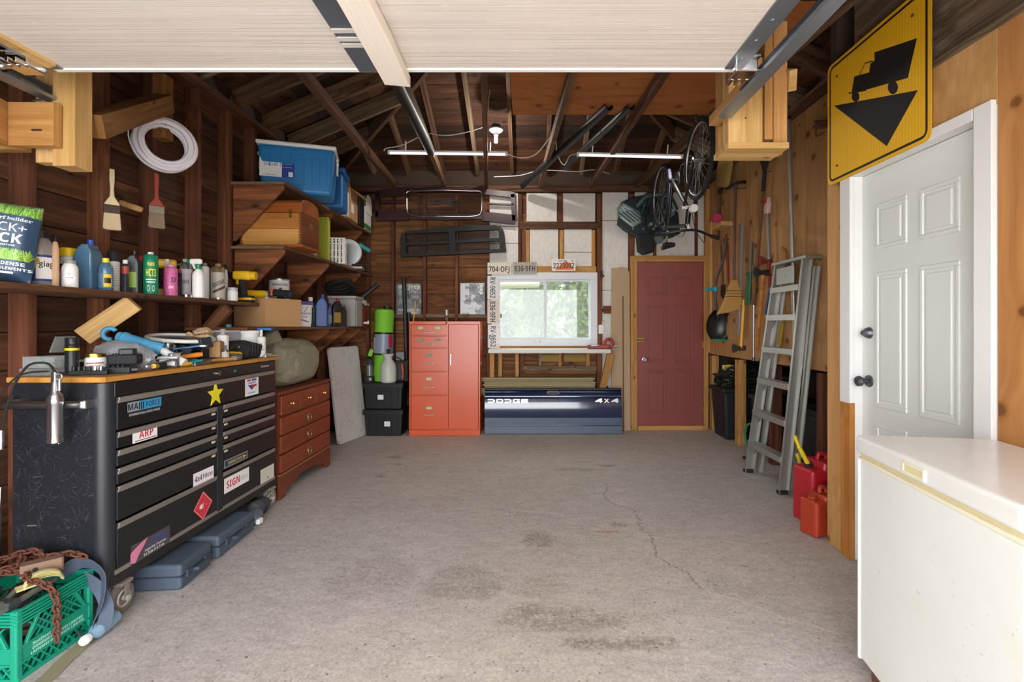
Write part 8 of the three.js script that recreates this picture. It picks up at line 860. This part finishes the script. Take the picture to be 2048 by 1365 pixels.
{ // rusty chain
  const t = thing('rusty_chain', 'rusty steel chain heaped on the crate with one strand hanging down its side', 'chain', V(0, 0, 0)), lg = tor(0.0125, 0.0042, 8, 20); lg.scale(1.45, 1, 1); const rm = M(0x6b4030, 0.85, 0.25);
  const path = (pts, n) => { const c = new THREE.CatmullRomCurve3(pts), L = Math.max(4, Math.round(c.getLength() / 0.0255)); for (let i = 0; i < L; i++) { const u = (i + 0.5) / L, p = c.getPointAt(u), d = c.getTangentAt(u), m = part(t, 'link', lg, rm, p); m.quaternion.setFromUnitVectors(V(1, 0, 0), d); m.rotateX(i % 2 ? Math.PI / 2 + 0.3 : 0.3); } };
  const Y = 0.31; path([V(-2.24, Y, -1.9), V(-2.2, Y + 0.05, -2.03), V(-2.12, Y + 0.065, -2.1), V(-2.04, Y + 0.05, -2.08), V(-1.98, Y + 0.045, -2.12), V(-1.93, Y + 0.02, -2.14)]); path([V(-2.23, Y + 0.02, -2.0), V(-2.15, Y + 0.03, -1.98), V(-2.06, Y + 0.02, -2.0), V(-1.98, Y + 0.015, -1.95), V(-1.92, Y, -1.95), V(-1.89, 0.26, -1.96), V(-1.888, 0.15, -1.965), V(-1.888, 0.075, -1.965)]); path([V(-2.25, Y + 0.01, -2.06), V(-2.19, Y + 0.035, -1.95), V(-2.11, Y + 0.04, -2.03), V(-2.17, Y + 0.06, -2.1)]); path([V(-2.2, Y, -2.1), V(-2.1, Y + 0.03, -2.12), V(-2.0, Y + 0.02, -2.1), V(-2.05, Y + 0.01, -2.03)]);
}
{ const t = thing('hitch_mount', 'rusty square tow hitch tube lying on the chain', 'hitch', V(-2.03, 0.335, -2.05), 0.75); const s = ring(0.05, 0.05, 0.007, 0.13, 0.001); part(t, 'tube', T(s, 0, 0, 0, 0, Math.PI / 2), M(0x8a705c, 0.7, 0.4)); part(t, 'pin_hole', T(cyl(0.009, 0.009, 0.004, 12), -0.02, 0, 0.026, Math.PI / 2), K.black); part(t, 'end_plate', T(box(0.006, 0.056, 0.06), 0.062, 0, 0), M(0x7a5642, 0.8, 0.3)); }
{ const t = thing('ball_mount', 'black trailer ball mount at the crate rim', 'ball mount', V(-2.1, 0.285, -1.87), 0.3); part(t, 'shank', T(box(0.13, 0.04, 0.05, 0.006), 0, 0.02, 0), M(0x1d1d1f, 0.5, 0.4)); part(t, 'ball', T(new THREE.SphereGeometry(0.026, 18, 14), -0.04, 0.065, 0), K.dsteel); part(t, 'stem', T(cyl(0.012, 0.014, 0.03, 12), -0.04, 0.045, 0), K.dsteel); }
{ const t = thing('tow_strap', 'folded cream webbing tow strap on the crate corner', 'strap', V(-1.975, 0.29, -2.0), 0.9); for (let i = 0; i < 4; i++) part(t, 'fold', T(tor(0.035 - i * 0.002, 0.004, 6, 24, Math.PI), 0, 0, 0).scale(1.6, 0.8, 6), M(0xd8cc8c, 0.8), [0, i * 0.008, 0]); part(t, 'tail', T(box(0.06, 0.005, 0.05), -0.05, 0.006, 0, 0, 0, 0.1), M(0xd8cc8c, 0.8)); }
{ const t = thing('ratchet_binder', 'grey steel ratchet binder lying along the crate rim', 'ratchet', V(-1.96, 0.282, -1.92)); part(t, 'arm', T(box(0.022, 0.016, 0.26, 0.004), 0, 0, 0, 0, 0.12, 0), M(0x8a8a80, 0.5, 0.6)); part(t, 'drum', T(cyl(0.022, 0.022, 0.05, 16), 0, 0.005, 0.07, 0, 0, Math.PI / 2), K.dsteel); part(t, 'pawl', box(0.03, 0.03, 0.05, 0.006), M(0x74756c, 0.5, 0.6), [-0.012, 0.014, 0.11]); part(t, 'handle', T(box(0.018, 0.014, 0.16, 0.004), -0.05, 0.004, 0.02, 0, 0.5, 0), M(0xa0a098, 0.45, 0.6)); }
// webbing made of a flat swept strip
const strap = (parent, name, pts, w, m, up = V(1, 0, 0)) => { const c = new THREE.CatmullRomCurve3(pts), n = 60, pos = [], idx = []; for (let i = 0; i <= n; i++) { const p = c.getPoint(i / n), d = c.getTangent(i / n), s = up.clone().applyAxisAngle(d, i / n * (up.tw ?? 0)).cross(d).normalize().multiplyScalar(w / 2), nn = s.clone().cross(d).normalize().multiplyScalar(0.0015); for (const k of [1, -1]) for (const q of [1, -1]) { const v = p.clone().addScaledVector(s, k).addScaledVector(nn, q); pos.push(v.x, v.y, v.z); } } for (let i = 0; i < n; i++) { const a = i * 4, b = a + 4; idx.push(a, b, a + 2, a + 2, b, b + 2, a + 1, a + 3, b + 1, a + 3, b + 3, b + 1, a, a + 1, b, b, a + 1, b + 1, a + 2, b + 2, a + 3, a + 3, b + 2, b + 3); } const g = new THREE.BufferGeometry(); g.setAttribute('position', new THREE.Float32BufferAttribute(pos, 3)); g.setIndex(idx); const gg = toCreasedNormals(g, 0.8); return part(parent, name, gg, m); };
{ const t = thing('blue_strap', 'slate blue webbing strap spilling from the crate to the floor', 'strap', V(0, 0, 0)), bm = M(0x4a5566, 0.8), u = V(0, 0, 1); u.tw = 1.2; strap(t, 'webbing', [V(-2.02, 0.27, -2.13), V(-1.96, 0.30, -2.15), V(-1.86, 0.26, -2.14), V(-1.84, 0.16, -2.12), V(-1.86, 0.08, -2.11), V(-1.83, 0.006, -2.08)], 0.055, bm, u); const u2 = V(0, 0, 1); u2.tw = -0.9; strap(t, 'webbing', [V(-1.93, 0.26, -2.12), V(-1.88, 0.2, -2.14), V(-1.83, 0.12, -2.13), V(-1.82, 0.05, -2.1), V(-1.85, 0.005, -2.06)], 0.05, bm, u2); }
{ const t = thing('olive_strap', 'faded olive webbing strap lying on the floor beside the crate', 'strap', V(0, 0, 0)); strap(t, 'webbing', [V(-1.86, 0.006, -2.12), V(-1.85, 0.004, -1.98), V(-1.82, 0.004, -1.85), V(-1.82, 0.004, -1.7), V(-1.81, 0.004, -1.5)], 0.06, M(0x8a8468, 0.85), V(0, 1, 0)); part(t, 'hook', tube([V(-1.86, 0.01, -2.11), V(-1.885, 0.02, -2.08), V(-1.89, 0.05, -2.06), V(-1.885, 0.06, -2.04)], 0.005, 20, 6), K.steel); }
{ const t = thing('spray_bottle', 'blue and white spray bottle lying behind the strap', 'bottle', V(-1.845, 0.034, -2.12), 0.1); part(t, 'body', T(lathe([[0, -0.08], [0.03, -0.078], [0.032, 0], [0.03, 0.03], [0.014, 0.06], [0.014, 0.075], [0, 0.075]], 22), 0, 0, 0, Math.PI / 2), M(0x7fa0b4, 0.3)); part(t, 'cap', T(lathe([[0, 0], [0.018, 0], [0.02, 0.02], [0.016, 0.03], [0, 0.03]], 16), 0, 0, 0.07, Math.PI / 2), K.white); }
// ---- cases pushed under the chest
function tcase(lab, z, L, x0, w, h, m, turn = 0) { const t = thing('tool_case', lab, 'case', V(x0 - w / 2, 0, z), turn); const g = box(w, h, L, 0.018, 3); part(t, 'shell', T(g, 0, h / 2, 0), m); part(t, 'seam', T(box(w + 0.004, 0.008, L + 0.004), 0, h * 0.55, 0), M(0x2c3440, 0.6)); for (const k of [-0.28, 0.28]) part(t, 'latch', box(0.014, 0.04, 0.04, 0.004), M(0x3a4452, 0.5), [w / 2 + 0.003, h * 0.5, k * L]); part(t, 'handle', mg(T(box(0.03, 0.018, L * 0.34, 0.006), w / 2 + 0.02, h * 0.5, 0), T(box(0.02, 0.018, 0.016), w / 2 + 0.006, h * 0.5, L * 0.15), T(box(0.02, 0.018, 0.016), w / 2 + 0.006, h * 0.5, -L * 0.15)), M(0x3f4a58, 0.5)); return t; }
tcase('slate grey hard tool case pushed under the chest beside the caster', -2.6, 0.28, -1.76, 0.3, 0.13, M(0x465260, 0.55), 0.08); tcase('slate grey hard tool case, second one along under the chest', -3.0, 0.4, -1.78, 0.3, 0.13, M(0x4c5866, 0.55), 0.05);
{ const t = thing('knee_pad', 'grey bundle with white end under the chest', 'pad', V(-1.85, 0.001, -3.315), 0.0); part(t, 'roll', T(new THREE.CapsuleGeometry(0.045, 0.05, 8, 16), 0, 0.046, 0, Math.PI / 2), M(0x5d6874, 0.8)); part(t, 'white_end', T(box(0.03, 0.035, 0.05, 0.008), 0.052, 0.03, 0.03), K.white); }
{ const t = thing('tarp_roll', 'dark lumpy tarp roll under the far end of the chest', 'tarp', V(-1.9, 0.001, -3.46), 0.0); const g = new THREE.CapsuleGeometry(0.055, 0.1, 8, 20), p = g.attributes.position; for (let i = 0; i < p.count; i++) { const n = 1 + 0.3 * (fbm(p.getX(i) * 40, p.getY(i) * 30 + p.getZ(i) * 20, 2) - 0.5); p.setX(i, p.getX(i) * n); p.setZ(i, p.getZ(i) * n); } g.computeVertexNormals(); part(t, 'roll', T(g, 0, 0.062, 0, Math.PI / 2), M(0x4a4a4e, 0.85)); part(t, 'tie', T(tor(0.06, 0.006, 6, 20), 0, 0.062, 0), K.black); }
// ---- leaning by the wall
{ const t = thing('steel_bracket', 'galvanized steel bracket strip leaning behind the green crate', 'bracket', V(-2.375, 0.0, -2.17)); part(t, 'strip', T(ext([[-0.03, 0], [0.03, 0], [0.032, 0.5], [0.02, 0.62], [-0.012, 0.66], [-0.03, 0.6]], 0.004), 0, 0, 0, 0, 0.5, 0), K.galv); part(t, 'flange', T(ext([[0, 0], [0.03, 0], [0.03, 0.5], [0.0, 0.62]], 0.004), 0.027, 0, -0.012, 0, -0.9, 0), K.galv); }
single('pale_offcut', wbox(0.05, 0.52, 0.03, 'y'), W.pale, 'pale timber offcut standing behind the green crate', 'offcut', V(-2.37, 0.262, -2.06), [0, 0.4, 0]);

renderer.render(scene, camera);
